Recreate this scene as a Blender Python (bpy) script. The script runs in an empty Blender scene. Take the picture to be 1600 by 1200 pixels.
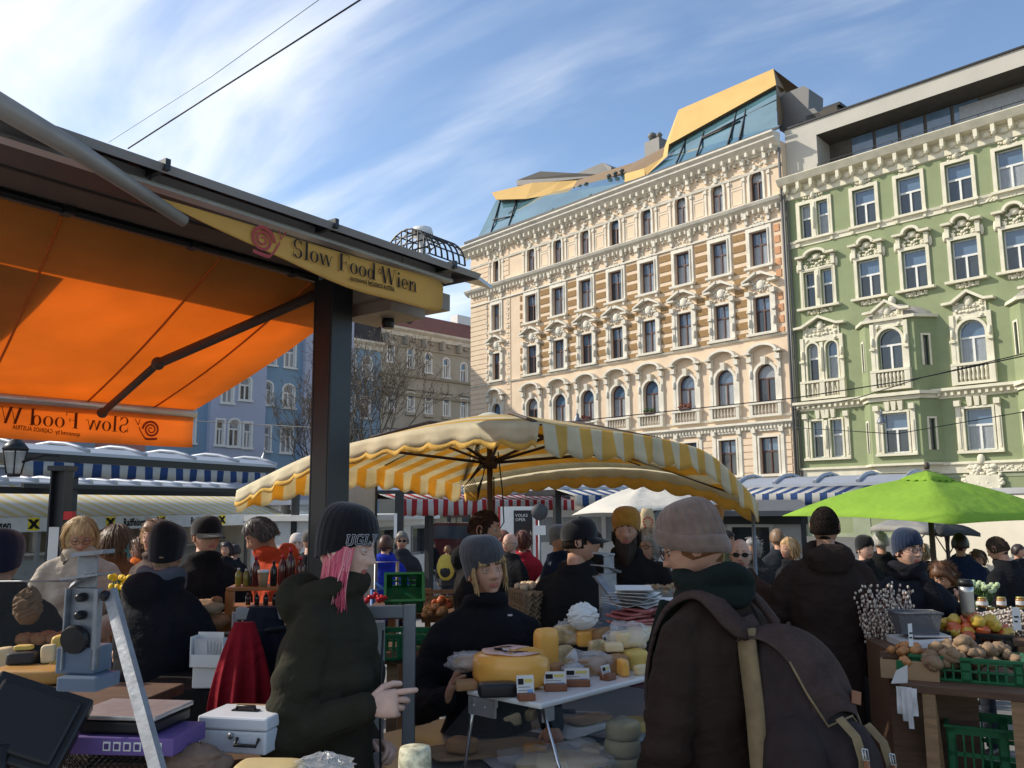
import bpy, bmesh, math, random
from mathutils import Vector, Matrix, noise
V = Vector
R = math.radians
random.seed(7)
scene = bpy.context.scene
COL = scene.collection
# ---------------- camera
F = 1340.0
PITCH, ROLL = R(8.2), R(0.4)
CAMZ = 1.8
fwd = V((0, math.cos(PITCH), math.sin(PITCH)))
r0 = V((1, 0, 0)); u0 = V((0, -math.sin(PITCH), math.cos(PITCH)))
cup = u0*math.cos(ROLL) + r0*math.sin(ROLL)
crt = r0*math.cos(ROLL) - u0*math.sin(ROLL)
cam = bpy.data.objects.new('camera', bpy.data.cameras.new('camera')); COL.objects.link(cam)
cam.data.sensor_width = 36; cam.data.lens = 36*F/1600; cam.data.clip_end = 3000; cam.data.clip_start = .05
m = Matrix((crt, cup, -fwd)).transposed().to_4x4(); m.translation = V((0, 0, CAMZ)); cam.matrix_world = m
scene.camera = cam
# ---------------- sun and sky
SUN = V((-1, .22, 0)).normalized(); ELEV = R(33)
sd = V((SUN.x*math.cos(ELEV), SUN.y*math.cos(ELEV), math.sin(ELEV)))
sl = bpy.data.lights.new('sun', 'SUN'); sl.energy = 3.5; sl.angle = R(.55); sl.color = (1, .93, .80)
so = bpy.data.objects.new('sun', sl); COL.objects.link(so); so.rotation_euler = sd.to_track_quat('Z', 'Y').to_euler()
w = bpy.data.worlds.new('World'); scene.world = w; w.use_nodes = True
nt = w.node_tree; N = nt.nodes; L = nt.links
bg = N['Background']; bg.inputs[1].default_value = .15
sky = N.new('ShaderNodeTexSky'); sky.sky_type = 'NISHITA'; sky.sun_disc = False; sky.sun_elevation = ELEV
sky.sun_rotation = math.atan2(sd.x, sd.y); sky.dust_density = .6; sky.ozone_density = 2.2; sky.air_density = 1.0
tc = N.new('ShaderNodeTexCoord')
def wn(t, **k):
    n = N.new(t)
    for a, b in k.items(): setattr(n, a, b)
    return n
# wispy cirrus: direction projected on a high plane, stretched and warped noise
sep = wn('ShaderNodeSeparateXYZ'); L.new(tc.outputs['Generated'], sep.inputs[0])
zz = wn('ShaderNodeMath', operation='MAXIMUM'); L.new(sep.outputs[2], zz.inputs[0]); zz.inputs[1].default_value = .03
zz2 = wn('ShaderNodeMath', operation='ADD'); L.new(zz.outputs[0], zz2.inputs[0]); zz2.inputs[1].default_value = .22
dx = wn('ShaderNodeMath', operation='DIVIDE'); L.new(sep.outputs[0], dx.inputs[0]); L.new(zz2.outputs[0], dx.inputs[1])
dy = wn('ShaderNodeMath', operation='DIVIDE'); L.new(sep.outputs[1], dy.inputs[0]); L.new(zz2.outputs[0], dy.inputs[1])
cb = wn('ShaderNodeCombineXYZ'); L.new(dx.outputs[0], cb.inputs[0]); L.new(dy.outputs[0], cb.inputs[1])
mp = wn('ShaderNodeMapping'); mp0 = wn('ShaderNodeMapping'); mp0.inputs['Rotation'].default_value = (0, 0, R(-142)); L.new(cb.outputs[0], mp0.inputs[0])
mp.inputs['Scale'].default_value = (.55, 1.7, 1)
L.new(mp0.outputs[0], mp.inputs[0])
n0 = wn('ShaderNodeTexNoise'); n0.inputs['Scale'].default_value = 1.3; n0.inputs['Detail'].default_value = 3; L.new(mp.outputs[0], n0.inputs['Vector'])
ad = wn('ShaderNodeMixRGB', blend_type='ADD'); ad.inputs[0].default_value = .22; L.new(mp.outputs[0], ad.inputs[1]); L.new(n0.outputs['Color'], ad.inputs[2])
n1 = wn('ShaderNodeTexNoise'); n1.inputs['Scale'].default_value = 2.1; n1.inputs['Detail'].default_value = 9; n1.inputs['Roughness'].default_value = .52; n1.inputs['Distortion'].default_value = .5
L.new(ad.outputs[0], n1.inputs['Vector'])
n2 = wn('ShaderNodeTexNoise'); n2.inputs['Scale'].default_value = .75; n2.inputs['Detail'].default_value = 4; L.new(cb.outputs[0], n2.inputs['Vector'])
# more cloud towards the left (towards the sun)
lf = wn('ShaderNodeMapRange'); L.new(dx.outputs[0], lf.inputs[0]); lf.inputs[1].default_value = .6; lf.inputs[2].default_value = -1.0; lf.inputs[3].default_value = -.12; lf.inputs[4].default_value = .27
s1 = wn('ShaderNodeMath', operation='MULTIPLY_ADD'); L.new(n2.outputs[0], s1.inputs[0]); s1.inputs[1].default_value = .45; L.new(n1.outputs[0], s1.inputs[2])
s2 = wn('ShaderNodeMath', operation='ADD'); L.new(s1.outputs[0], s2.inputs[0]); L.new(lf.outputs[0], s2.inputs[1])
cr = wn('ShaderNodeMapRange', interpolation_type='SMOOTHSTEP'); L.new(s2.outputs[0], cr.inputs[0]); cr.inputs[1].default_value = .64; cr.inputs[2].default_value = 1.2; cr.inputs[4].default_value = .9
mx = wn('ShaderNodeMixRGB'); L.new(cr.outputs[0], mx.inputs[0])
sat = wn('ShaderNodeHueSaturation'); sat.inputs['Saturation'].default_value = 1.0; sat.inputs['Value'].default_value = 1.0; L.new(sky.outputs[0], sat.inputs['Color'])
L.new(sat.outputs[0], mx.inputs[1]); mx.inputs[2].default_value = (6.1, 6.2, 6.3, 1)
L.new(mx.outputs[0], bg.inputs[0])
scene.view_settings.view_transform = 'Standard'; scene.view_settings.look = 'None'; scene.view_settings.exposure = .45; scene.view_settings.gamma = 1
scene.render.resolution_x = 1024; scene.render.resolution_y = 768
scene.render.engine = 'CYCLES'
scene.cycles.max_bounces = 7; scene.cycles.transparent_max_bounces = 12; scene.cycles.caustics_reflective = False; scene.cycles.caustics_refractive = False
scene.cycles.sample_clamp_indirect = 6

def ray(px, py):
    return fwd + crt*((px-800)/F) - cup*((py-600)/F)
def P(px, py, d):
    v = ray(px, py); v = v*(d/v.y); v.z += CAMZ; return v
def PZ(px, py, z):
    v = ray(px, py); v = v*((z-CAMZ)/v.z); v.z += CAMZ; return v

# ---------------- materials
MATS = {}
def mat(name, col, rough=.65, metal=0, var=.12, vs=6, bump=0, bs=40, transl=0, alpha=1, stripe=None, emit=0, spec=.4, aniso=(1,1,1), dirt=0, coat=0, trans=0, ior=1.45, sheen=0):
    """procedural principled material; stripe=(axis, period, phase, colour2, duty)"""
    if name in MATS: return MATS[name]
    M = bpy.data.materials.new(name); M.use_nodes = True; t = M.node_tree; n = t.nodes; l = t.links
    b = n['Principled BSDF']; out = n['Material Output']
    b.inputs['Roughness'].default_value = rough; b.inputs['Metallic'].default_value = metal
    b.inputs['Specular IOR Level'].default_value = spec; b.inputs['Coat Weight'].default_value = coat
    b.inputs['Transmission Weight'].default_value = trans; b.inputs['IOR'].default_value = ior
    if sheen: b.inputs['Sheen Weight'].default_value = sheen; b.inputs['Sheen Roughness'].default_value = .5
    tcn = n.new('ShaderNodeTexCoord'); mpn = n.new('ShaderNodeMapping'); mpn.inputs['Scale'].default_value = aniso
    l.new(tcn.outputs['Object'], mpn.inputs[0])
    c = n.new('ShaderNodeRGB'); c.outputs[0].default_value = (*col, 1); cur = c.outputs[0]
    if stripe:
        ax, per, ph, c2, duty = stripe
        d = n.new('ShaderNodeVectorMath'); d.operation = 'DOT_PRODUCT'; l.new(tcn.outputs['Object'], d.inputs[0]); d.inputs[1].default_value = ax
        a = n.new('ShaderNodeMath'); a.operation = 'MULTIPLY_ADD'; l.new(d.outputs['Value'], a.inputs[0]); a.inputs[1].default_value = 1/per; a.inputs[2].default_value = ph+100
        fr = n.new('ShaderNodeMath'); fr.operation = 'FRACT'; l.new(a.outputs[0], fr.inputs[0])
        g = n.new('ShaderNodeMath'); g.operation = 'GREATER_THAN'; l.new(fr.outputs[0], g.inputs[0]); g.inputs[1].default_value = duty
        mm = n.new('ShaderNodeMixRGB'); l.new(g.outputs[0], mm.inputs[0]); l.new(cur, mm.inputs[1]); mm.inputs[2].default_value = (*c2, 1); cur = mm.outputs[0]
    if var:
        nz = n.new('ShaderNodeTexNoise'); nz.inputs['Scale'].default_value = vs; nz.inputs['Detail'].default_value = 6; nz.inputs['Roughness'].default_value = .6
        l.new(mpn.outputs[0], nz.inputs['Vector'])
        mr = n.new('ShaderNodeMapRange'); l.new(nz.outputs[0], mr.inputs[0]); mr.inputs[1].default_value = .25; mr.inputs[2].default_value = .75; mr.inputs[3].default_value = 1-var; mr.inputs[4].default_value = 1+var
        mu = n.new('ShaderNodeVectorMath'); mu.operation = 'SCALE'; l.new(cur, mu.inputs[0]); l.new(mr.outputs[0], mu.inputs['Scale']); cur = mu.outputs[0]
    if dirt:
        nd = n.new('ShaderNodeTexNoise'); nd.inputs['Scale'].default_value = vs*.35; nd.inputs['Detail'].default_value = 8; nd.inputs['Roughness'].default_value = .7
        l.new(tcn.outputs['Object'], nd.inputs['Vector'])
        md = n.new('ShaderNodeMapRange'); l.new(nd.outputs[0], md.inputs[0]); md.inputs[1].default_value = .5; md.inputs[2].default_value = .72; md.inputs[4].default_value = dirt
        mm = n.new('ShaderNodeMixRGB'); l.new(md.outputs[0], mm.inputs[0]); l.new(cur, mm.inputs[1]); mm.inputs[2].default_value = (.13, .115, .095, 1); cur = mm.outputs[0]
    l.new(cur, b.inputs['Base Color'])
    if bump:
        nb = n.new('ShaderNodeTexNoise'); nb.inputs['Scale'].default_value = bs; nb.inputs['Detail'].default_value = 5; l.new(mpn.outputs[0], nb.inputs['Vector'])
        bp = n.new('ShaderNodeBump'); bp.inputs['Strength'].default_value = bump; bp.inputs['Distance'].default_value = .3/bs; l.new(nb.outputs[0], bp.inputs['Height']); l.new(bp.outputs[0], b.inputs['Normal'])
    sh = b.outputs[0]
    if transl:
        tr = n.new('ShaderNodeBsdfTranslucent'); l.new(cur, tr.inputs[0]); ms = n.new('ShaderNodeMixShader'); ms.inputs[0].default_value = transl
        l.new(sh, ms.inputs[1]); l.new(tr.outputs[0], ms.inputs[2]); sh = ms.outputs[0]
    if alpha < 1:
        tp = n.new('ShaderNodeBsdfTransparent'); ms = n.new('ShaderNodeMixShader'); ms.inputs[0].default_value = alpha
        l.new(tp.outputs[0], ms.inputs[1]); l.new(sh, ms.inputs[2]); sh = ms.outputs[0]
    if emit:
        l.new(cur, b.inputs['Emission Color']); b.inputs['Emission Strength'].default_value = emit
    l.new(sh, out.inputs[0]); MATS[name] = M; return M

def wrinkle(M_, sc=3.6, st=.5):
    t = M_.node_tree; n = t.nodes; l = t.links; b = n['Principled BSDF']
    tcn = n.new('ShaderNodeTexCoord'); nz = n.new('ShaderNodeTexNoise'); nz.inputs['Scale'].default_value = sc; nz.inputs['Detail'].default_value = 3; nz.inputs['Distortion'].default_value = 1.6; l.new(tcn.outputs['Object'], nz.inputs['Vector'])
    mq = n.new('ShaderNodeMapping'); mq.inputs['Scale'].default_value = (1, 1, 1.9); l.new(tcn.outputs['Object'], mq.inputs[0]); l.new(mq.outputs[0], nz.inputs['Vector']); wv = n.new('ShaderNodeMath'); wv.operation = 'MULTIPLY'; wv.inputs[1].default_value = 1.0; l.new(nz.outputs[0], wv.inputs[0])
    bp = n.new('ShaderNodeBump'); bp.inputs['Strength'].default_value = st; bp.inputs['Distance'].default_value = .05; l.new(wv.outputs[0], bp.inputs['Height'])
    if b.inputs['Normal'].links: l.new(b.inputs['Normal'].links[0].from_socket, bp.inputs['Normal'])
    l.new(bp.outputs[0], b.inputs['Normal']); return M_
def cl(name, col, **k):    # woven clothing
    k.setdefault('rough', .9); k.setdefault('bump', .35); k.setdefault('bs', 120); k.setdefault('var', .22); k.setdefault('vs', 9); k.setdefault('spec', .15)
    if name in MATS: return MATS[name]
    return wrinkle(mat(name, col, **k))

# ---------------- mesh builder
class MB:
    def __init__(s): s.b = bmesh.new(); s.mi = 0; s.T = None
    def v(s, p):
        p = V(p)
        if s.T: p = s.T @ p
        return s.b.verts.new(p)
    def face(s, pts, mi=None):
        vs = [s.v(p) for p in pts]
        try: f = s.b.faces.new(vs); f.material_index = s.mi if mi is None else mi; return f
        except ValueError: return None
    def box(s, c, d, rot=None, mi=None, tap=1):
        c = V(c); x, y, z = d[0]/2, d[1]/2, d[2]/2
        pts = [V((i*x*(tap if k > 0 else 1), j*y*(tap if k > 0 else 1), k*z)) for k in (-1, 1) for j in (-1, 1) for i in (-1, 1)]
        if rot is not None:
            if not isinstance(rot, Matrix): rot = Matrix.Rotation(rot, 3, 'Z')
            pts = [rot @ p for p in pts]
        vs = [s.v(p+c) for p in pts]
        for q in ((0, 2, 3, 1), (4, 5, 7, 6), (0, 1, 5, 4), (2, 6, 7, 3), (0, 4, 6, 2), (1, 3, 7, 5)):
            f = s.b.faces.new([vs[i] for i in q]); f.material_index = s.mi if mi is None else mi
        return s
    def b2(s, p, q, mi=None):      # box from two corners
        p, q = V(p), V(q); return s.box((p+q)/2, [abs(q[i]-p[i]) for i in range(3)], mi=mi)
    def grid(s, rows, closed=False, capped=False, mi=None, flip=False):
        mi = s.mi if mi is None else mi
        vr = [[s.v(p) for p in r] for r in rows]
        n = len(vr[0])
        for i in range(len(vr)-1):
            for j in range(n if closed else n-1):
                k = (j+1) % n; q = [vr[i][j], vr[i][k], vr[i+1][k], vr[i+1][j]]
                if flip: q.reverse()
                try: f = s.b.faces.new(q); f.material_index = mi; f.smooth = True
                except ValueError: pass
        if capped:
            for r, fl in ((vr[0], True), (vr[-1], False)):
                try: f = s.b.faces.new(list(reversed(r)) if fl != flip else r); f.material_index = mi
                except ValueError: pass
        return s
    def tube(s, pts, rad, n=8, cap=True, mi=None, sq=1):
        pts = [V(p) for p in pts]
        if not isinstance(rad, (list, tuple)): rad = [rad]*len(pts)
        rows = []; up = None
        for i, p in enumerate(pts):
            a = pts[max(0, i-1)]; b = pts[min(len(pts)-1, i+1)]; t = (b-a)
            if t.length < 1e-9: t = V((0, 0, 1))
            t.normalize()
            if up is None: up = t.orthogonal().normalized()
            up = (up - t*up.dot(t))
            up = up.normalized() if up.length > 1e-6 else t.orthogonal().normalized()
            w_ = t.cross(up)
            r = rad[i]
            rows.append([p + (up*math.cos(2*math.pi*k/n)*(r if not isinstance(r, tuple) else r[0]) + w_*math.sin(2*math.pi*k/n)*(r if not isinstance(r, tuple) else r[1])) for k in range(n)])
        s.grid(rows, True, cap, mi); return s
    def cap(s, a, b, ra, rb, n=12, mi=None):       # tapered capsule
        a, b = V(a), V(b); t = (b-a).normalized(); pts = []; rd = []
        for k in (1.45, 1.1, .75, .4, 0):
            pts.append(a - t*ra*math.sin(k)); rd.append(max(.0005, ra*math.cos(k)))
        for k in (0, .4, .75, 1.1, 1.45):
            pts.append(b + t*rb*math.sin(k)); rd.append(max(.0005, rb*math.cos(k)))
        return s.tube(pts, rd, n, True, mi)
    def ell(s, c, r, rot=None, n=14, m_=9, mi=None, nz=0, seed=0):
        c = V(c); rows = []
        for i in range(1, m_):
            th = math.pi*i/m_; row = []
            for j in range(n):
                ph = 2*math.pi*j/n; p = V((math.sin(th)*math.cos(ph)*r[0], math.sin(th)*math.sin(ph)*r[1], -math.cos(th)*r[2]))
                if nz: p *= 1+nz*noise.noise(V((math.sin(th)*math.cos(ph), math.sin(th)*math.sin(ph), math.cos(th)))*2+V((seed*3.1, seed, 0)))
                if rot is not None: p = rot @ p
                row.append(p+c)
            rows.append(row)
        return s.grid(rows, True, True, mi)
    def lathe(s, prof, c=(0, 0, 0), n=20, mi=None, capped=True, sx=1, sy=1):
        c = V(c); rows = [[c+V((r*math.cos(2*math.pi*k/n)*sx, r*math.sin(2*math.pi*k/n)*sy, z)) for k in range(n)] for r, z in prof]
        return s.grid(rows, True, capped, mi)
    def prism(s, poly, off, mi=None):             # polygon (3-D points) extruded by off
        off = V(off); a = [V(p) for p in poly]; b = [p+off for p in a]; n = len(a)
        s.face(a, mi); s.face(list(reversed(b)), mi)
        for i in range(n): s.face([a[i], b[i], b[(i+1) % n], a[(i+1) % n]], mi)
        return s
    def obj(s, name, mats, parent=None, smooth=None, bevel=0, recalc=True, loc=None, merge=0):
        if merge: bmesh.ops.remove_doubles(s.b, verts=s.b.verts, dist=merge)
        if recalc: bmesh.ops.recalc_face_normals(s.b, faces=s.b.faces)
        if smooth is not None:
            for f in s.b.faces: f.smooth = smooth
        me = bpy.data.meshes.new(name); s.b.to_mesh(me); s.b.free()
        return link(me, name, mats, parent, bevel, loc)
def link(me, name, mats, parent=None, bevel=0, loc=None):
    if not isinstance(mats, (list, tuple)): mats = [mats]
    if not len(me.materials):
        for q in mats: me.materials.append(q)
    o = bpy.data.objects.new(name, me); COL.objects.link(o)
    if parent: o.parent = parent
    if loc is not None: o.location = loc
    if bevel:
        bm_ = o.modifiers.new('bevel', 'BEVEL'); bm_.width = bevel; bm_.segments = 2; bm_.limit_method = 'ANGLE'; bm_.harden_normals = False
    return o
def tag(o, label=None, cat=None, group=None, kind=None):
    if label: o['label'] = label
    if cat: o['category'] = cat
    if group: o['group'] = group
    if kind: o['kind'] = kind
    return o
def thing(name, label, cat, loc=(0, 0, 0), rz=0, group=None):
    o = bpy.data.objects.new(name, None); o.empty_display_size = .1; COL.objects.link(o); o.location = loc; o.rotation_euler = (0, 0, rz)
    return tag(o, label, cat, group)
def copytree(o, loc=None, rz=None, label=None, parent=None):
    c = o.copy(); COL.objects.link(c); c.parent = parent
    if loc is not None: c.location = loc
    if rz is not None: c.rotation_euler = (0, 0, rz)
    if label: c['label'] = label
    for ch in list(o.children): copytree(ch, parent=c)
    return c
def textmesh(s, size, mb, T, extr=.001, mirror=False, bold=0, align='LEFT', sx=1, mi=None, shear=0):
    """lettering as flat extruded mesh, placed by matrix T (x right, y up, z out)"""
    cu = bpy.data.curves.new('t', 'FONT'); cu.body = s; cu.size = size; cu.extrude = extr; cu.offset = bold; cu.align_x = align; cu.resolution_u = 2; cu.shear = shear
    o = bpy.data.objects.new('t', cu); COL.objects.link(o)
    dg = bpy.context.evaluated_depsgraph_get(); dg.update(); me = o.evaluated_get(dg).to_mesh()
    vs = []
    for v in me.vertices:
        p = V(v.co); p.x *= sx*(-1 if mirror else 1)
        q = T(p) if callable(T) else T @ p
        vs.append(mb.b.verts.new(q))
    for f in me.polygons:
        try: g = mb.b.faces.new([vs[i] for i in f.vertices]); g.material_index = mb.mi if mi is None else mi
        except ValueError: pass
    o.to_mesh_clear(); bpy.data.objects.remove(o); bpy.data.curves.remove(cu)
def fuse(mb, voxel, smooth=4):
    """voxel-remesh overlapping shapes into one continuous surface; returns a mesh"""
    me = bpy.data.meshes.new('f'); bmesh.ops.recalc_face_normals(mb.b, faces=mb.b.faces); mb.b.to_mesh(me); mb.b.free()
    o = bpy.data.objects.new('f', me); COL.objects.link(o)
    r = o.modifiers.new('r', 'REMESH'); r.mode = 'VOXEL'; r.voxel_size = voxel; r.use_smooth_shade = True
    if smooth:
        q = o.modifiers.new('s', 'SMOOTH'); q.iterations = smooth; q.factor = .6
    dg = bpy.context.evaluated_depsgraph_get(); dg.update()
    out = bpy.data.meshes.new_from_object(o.evaluated_get(dg)); bpy.data.objects.remove(o); bpy.data.meshes.remove(me)
    return out
def lerp(a, b, t): return a+(b-a)*t
def frame(x, y, z, o):      # matrix from axes and origin
    M_ = Matrix((V(x), V(y), V(z))).transposed().to_4x4(); M_.translation = V(o); return M_
# ================= ground =================
M_asph = mat('asphalt', (.135, .13, .125), rough=.9, var=.25, vs=1.2, bump=.4, bs=60)
g = MB(); g.face([(-400, -60, 0), (400, -60, 0), (400, 600, 0), (-400, 600, 0)])
tag(g.obj('ground', M_asph), kind='structure')
# paving slabs of the market lane
M_pave = mat('pavement', (.21, .2, .19), rough=.85, var=.2, vs=3, bump=.3, bs=50)
g = MB(); g.b2((-9, -3, .0), (14, 30, .004)); tag(g.obj('pavement', M_pave), kind='structure')

# ================= buildings =================
def openwall(mb, x0, x1, z0, z1, ops, reveal=.28, y=0, mi=0, mr=None):
    """wall in the local XZ plane with real openings (xc, w, zb, zt, arch rise)"""
    mr = mi if mr is None else mr
    xs = sorted({x0, x1} | {o[0]+s*o[1]/2 for o in ops for s in (-1, 1)}); zs = sorted({z0, z1} | {o[k] for o in ops for k in (2, 3)})
    xs = [a for a in xs if x0 <= a <= x1]; zs = [a for a in zs if z0 <= a <= z1]
    for i in range(len(xs)-1):
        for j in range(len(zs)-1):
            cx, cz = (xs[i]+xs[i+1])/2, (zs[j]+zs[j+1])/2
            if any(abs(cx-o[0]) < o[1]/2 and o[2] < cz < o[3] for o in ops): continue
            mb.face([(xs[i], y, zs[j]), (xs[i+1], y, zs[j]), (xs[i+1], y, zs[j+1]), (xs[i], y, zs[j+1])], mi)
    for xc, w_, zb, zt, ar in ops:
        a, b = xc-w_/2, xc+w_/2
        if ar:
            arc = arcpts(xc, w_, zt, ar)
            for side in (0, 1):
                pts = arc[:len(arc)//2+1] if side == 0 else arc[len(arc)//2:]
                cor = (a, y, zt) if side == 0 else (b, y, zt)
                for k in range(len(pts)-1): mb.face([cor, (pts[k][0], y, pts[k][1]), (pts[k+1][0], y, pts[k+1][1])], mi)
            out = [(a, zb)]+arc+[(b, zb)]
        else: out = [(a, zb), (a, zt), (b, zt), (b, zb)]
        for k in range(len(out)):
            p, q = out[k], out[(k+1) % len(out)]
            mb.face([(p[0], y, p[1]), (q[0], y, q[1]), (q[0], y+reveal, q[1]), (p[0], y+reveal, p[1])], mr)
def arcpts(xc, w_, zt, rise, n=10):
    h = w_/2; rise = min(rise, h)
    return [(xc-h*math.cos(math.pi*k/n), zt-rise+rise*math.sin(math.pi*k/n)) for k in range(n+1)]
def ring(mb, xc, w_, zb, zt, ar, t, y0, y1, mi=0, bottom=False):
    """moulded band round an opening, from depth y0 to y1 (y1 nearer the street)"""
    if ar: inn = [(xc-w_/2, zb)]+arcpts(xc, w_, zt, ar)+[(xc+w_/2, zb)]; out = [(xc-w_/2-t, zb)]+arcpts(xc, w_+2*t, zt+t, ar+t)+[(xc+w_/2+t, zb)]
    else: inn = [(xc-w_/2, zb), (xc-w_/2, zt), (xc+w_/2, zt), (xc+w_/2, zb)]; out = [(xc-w_/2-t, zb), (xc-w_/2-t, zt+t), (xc+w_/2+t, zt+t), (xc+w_/2+t, zb)]
    for k in range(len(inn)-1):
        a, b, c, d = inn[k], inn[k+1], out[k+1], out[k]
        mb.face([(a[0], y1, a[1]), (b[0], y1, b[1]), (c[0], y1, c[1]), (d[0], y1, d[1])], mi)
        mb.face([(d[0], y1, d[1]), (c[0], y1, c[1]), (c[0], y0, c[1]), (d[0], y0, d[1])], mi)
        mb.face([(a[0], y0, a[1]), (b[0], y0, b[1]), (b[0], y1, b[1]), (a[0], y1, a[1])], mi)
    for a, d in ((inn[0], out[0]), (inn[-1], out[-1])): mb.face([(a[0], y0, a[1]), (a[0], y1, a[1]), (d[0], y1, d[1]), (d[0], y0, d[1])], mi)
def prof(mb, pts, x0, x1, mi=0, ends=True):     # profile (y,z) swept along x
    rows = [[(x0, p[0], p[1]) for p in pts], [(x1, p[0], p[1]) for p in pts]]
    for k in range(len(pts)-1): mb.face([rows[0][k], rows[1][k], rows[1][k+1], rows[0][k+1]], mi)
    if ends: mb.face(rows[0], mi); mb.face(list(reversed(rows[1])), mi)
def relief(mb, x0, x1, z0, z1, y, n, r, rnd, mi=0, sym=True):
    for i in range(n):
        fx, fz = rnd.random(), rnd.random(); rr = r*rnd.uniform(.55, 1.2); xc = (x0+x1)/2
        for sg in ((-1, 1) if sym else (1,)):
            px_ = xc+sg*fx*(x1-x0)/2
            mb.ell((px_, y, z0+fz*(z1-z0)), (rr*rnd.uniform(.6, 1.5), rr*.8, rr*rnd.uniform(.6, 1.3)), n=6, m_=4, mi=mi)
M_stone = mat('pale_stone', (.70, .65, .55), rough=.85, var=.16, vs=1.6, bump=.3, bs=30, dirt=.28)
M_glassA = mat('window_glass_dark', (.035, .045, .055), rough=.06, var=.3, vs=1.5, spec=.9)
M_glassB = mat('window_glass_curtained', (.26, .28, .3), rough=.12, var=.3, vs=2.5, spec=.7, aniso=(6, 1, 1))
M_glassS = mat('window_glass_sky', (.10, .16, .24), rough=.04, var=.25, vs=1, spec=1)
M_brownfr = mat('brown_window_frame', (.10, .045, .035), rough=.5)
M_whitefr = mat('white_window_frame', (.72, .71, .68), rough=.5)
def window_mesh(w_, h, ar, fr, rnd, t=.07, bar=.09, name='window', trans=.38, cross=True):
    """casement window, centred, base z=0, at y=0"""
    mb = MB(); top = []; n = 10
    arc = arcpts(0, w_, h, ar) if ar else [(-w_/2, h), (w_/2, h)]
    zt = h*(1-trans); low = 1 if rnd.random() < .45 else 2; up = 3 if rnd.random() < .6 else (1 if rnd.random() < .5 else 2)
    mb.face([(-w_/2, 0, 0), (w_/2, 0, 0), (w_/2, 0, zt), (-w_/2, 0, zt)], low)
    mb.face([(-w_/2, 0, zt), (w_/2, 0, zt)]+[(a, 0, b) for a, b in reversed(arc)], up)
    if ar: ring(mb, 0, w_-2*t, 0, h-t, ar-t*.6, t, 0, -.05, 0)
    else:
        mb.b2((-w_/2, -.05, h-t), (w_/2, 0, h))
    if not ar:
        for s_ in (-1, 1): mb.b2((s_*w_/2, -.05, 0), (s_*(w_/2-t), 0, h-t))
    mb.b2((-w_/2+t, -.05, 0), (w_/2-t, 0, t))
    mb.b2((-w_/2+t, -.062, zt-bar/2), (w_/2-t, 0, zt+bar/2))
    if cross: mb.b2((-bar/2, -.07, t), (bar/2, 0, zt-bar/2))
    if cross and not ar and trans > .3 and fr is M_brownfr: mb.b2((-bar/3, -.055, zt+bar/2), (bar/3, 0, h-t))
    bmesh.ops.recalc_face_normals(mb.b, faces=mb.b.faces)
    me = bpy.data.meshes.new(name); mb.b.to_mesh(me); mb.b.free()
    for q in (fr, M_glassA, M_glassB, M_glassS): me.materials.append(q)
    return me
def put(me, name, parent, loc):
    o = bpy.data.objects.new(name, me); COL.objects.link(o); o.parent = parent; o.location = loc; return o
class Fac:
    def __init__(s, xy, rz, root): s.o = V((xy[0], xy[1], 0)); s.c, s.s = math.cos(rz), math.sin(rz); s.root = root
    def __call__(s, px, py, y=0):
        d = ray(px, py); nrm = V((-s.s, s.c, 0)); t = ((s.o-V((0, 0, CAMZ))).dot(nrm)+y)/d.dot(nrm); p = V((0, 0, CAMZ))+d*t - s.o
        return V((p.x*s.c+p.y*s.s, y, p.z))
rnd = random.Random(3)
# ---- beige corner house
D0 = 52.0; B0 = P(1248, 745, D0); RZB = R(-48.8)
bg_root = thing('apartment_building', 'cream and brown ornate corner apartment house with folded golden roof extension', 'building', (B0.x, B0.y, 0), RZB)
fb = Fac(B0, RZB, bg_root)
M_cream = mat('cream_stucco', (.72, .56, .40), rough=.9, var=.08, vs=.9, bump=.2, bs=20, dirt=.13)
M_brick = mat('brown_rough_panel', (.30, .185, .085), rough=.95, var=.4, vs=14, bump=.6, bs=20)
M_peach = mat('peach_panel', (.58, .30, .16), rough=.9, var=.2, vs=3)
cols = [fb(px, py).x for px, py in ((1187, 390), (1125, 405), (1067.5, 430), (1013, 440), (963, 460), (916, 470), (873, 480), (831, 490))]
xl = fb(776, 500).x; XL = fb(736, 500).x
zf = lambda y: fb(1187, y).z
ZC, ZB_, ZE = fb(1222, 207).z, fb(1220, 307).z, fb(1237, 655).z
rows = {'a': (zf(312), zf(264), .5, .95), 'b': (zf(416), zf(361), 0, 1.28), 'c': (zf(521), zf(464), 0, 1.22), 'd': (zf(629), zf(570), .65, 1.4), 'e': (zf(741), zf(684), 0, 1.32)}
ops = []; wins = []
for i, x in enumerate(cols+[xl]):
    for k, (zb, zt, ar, ww) in rows.items():
        sc = .8 if i == 8 else 1
        ops.append((x, ww*sc, zb, zt, min(ar, ww*sc/2))); wins.append((k, x, zb, zt, min(ar, ww*sc/2), ww*sc))
for i in range(8):
    ops.append((cols[i], 1.9, .1, 3.1, 0))
mb = MB(); openwall(mb, XL, 0, 0, ZC-.5, ops, mi=0)
mb.face([(XL, 0, 0), (XL, 12, 0), (XL, 12, ZC-.5), (XL, 0, ZC-.5)]); mb.face([(0, 0, 0), (0, 12, 0), (0, 12, ZC-.5), (0, 0, ZC-.5)])
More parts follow.
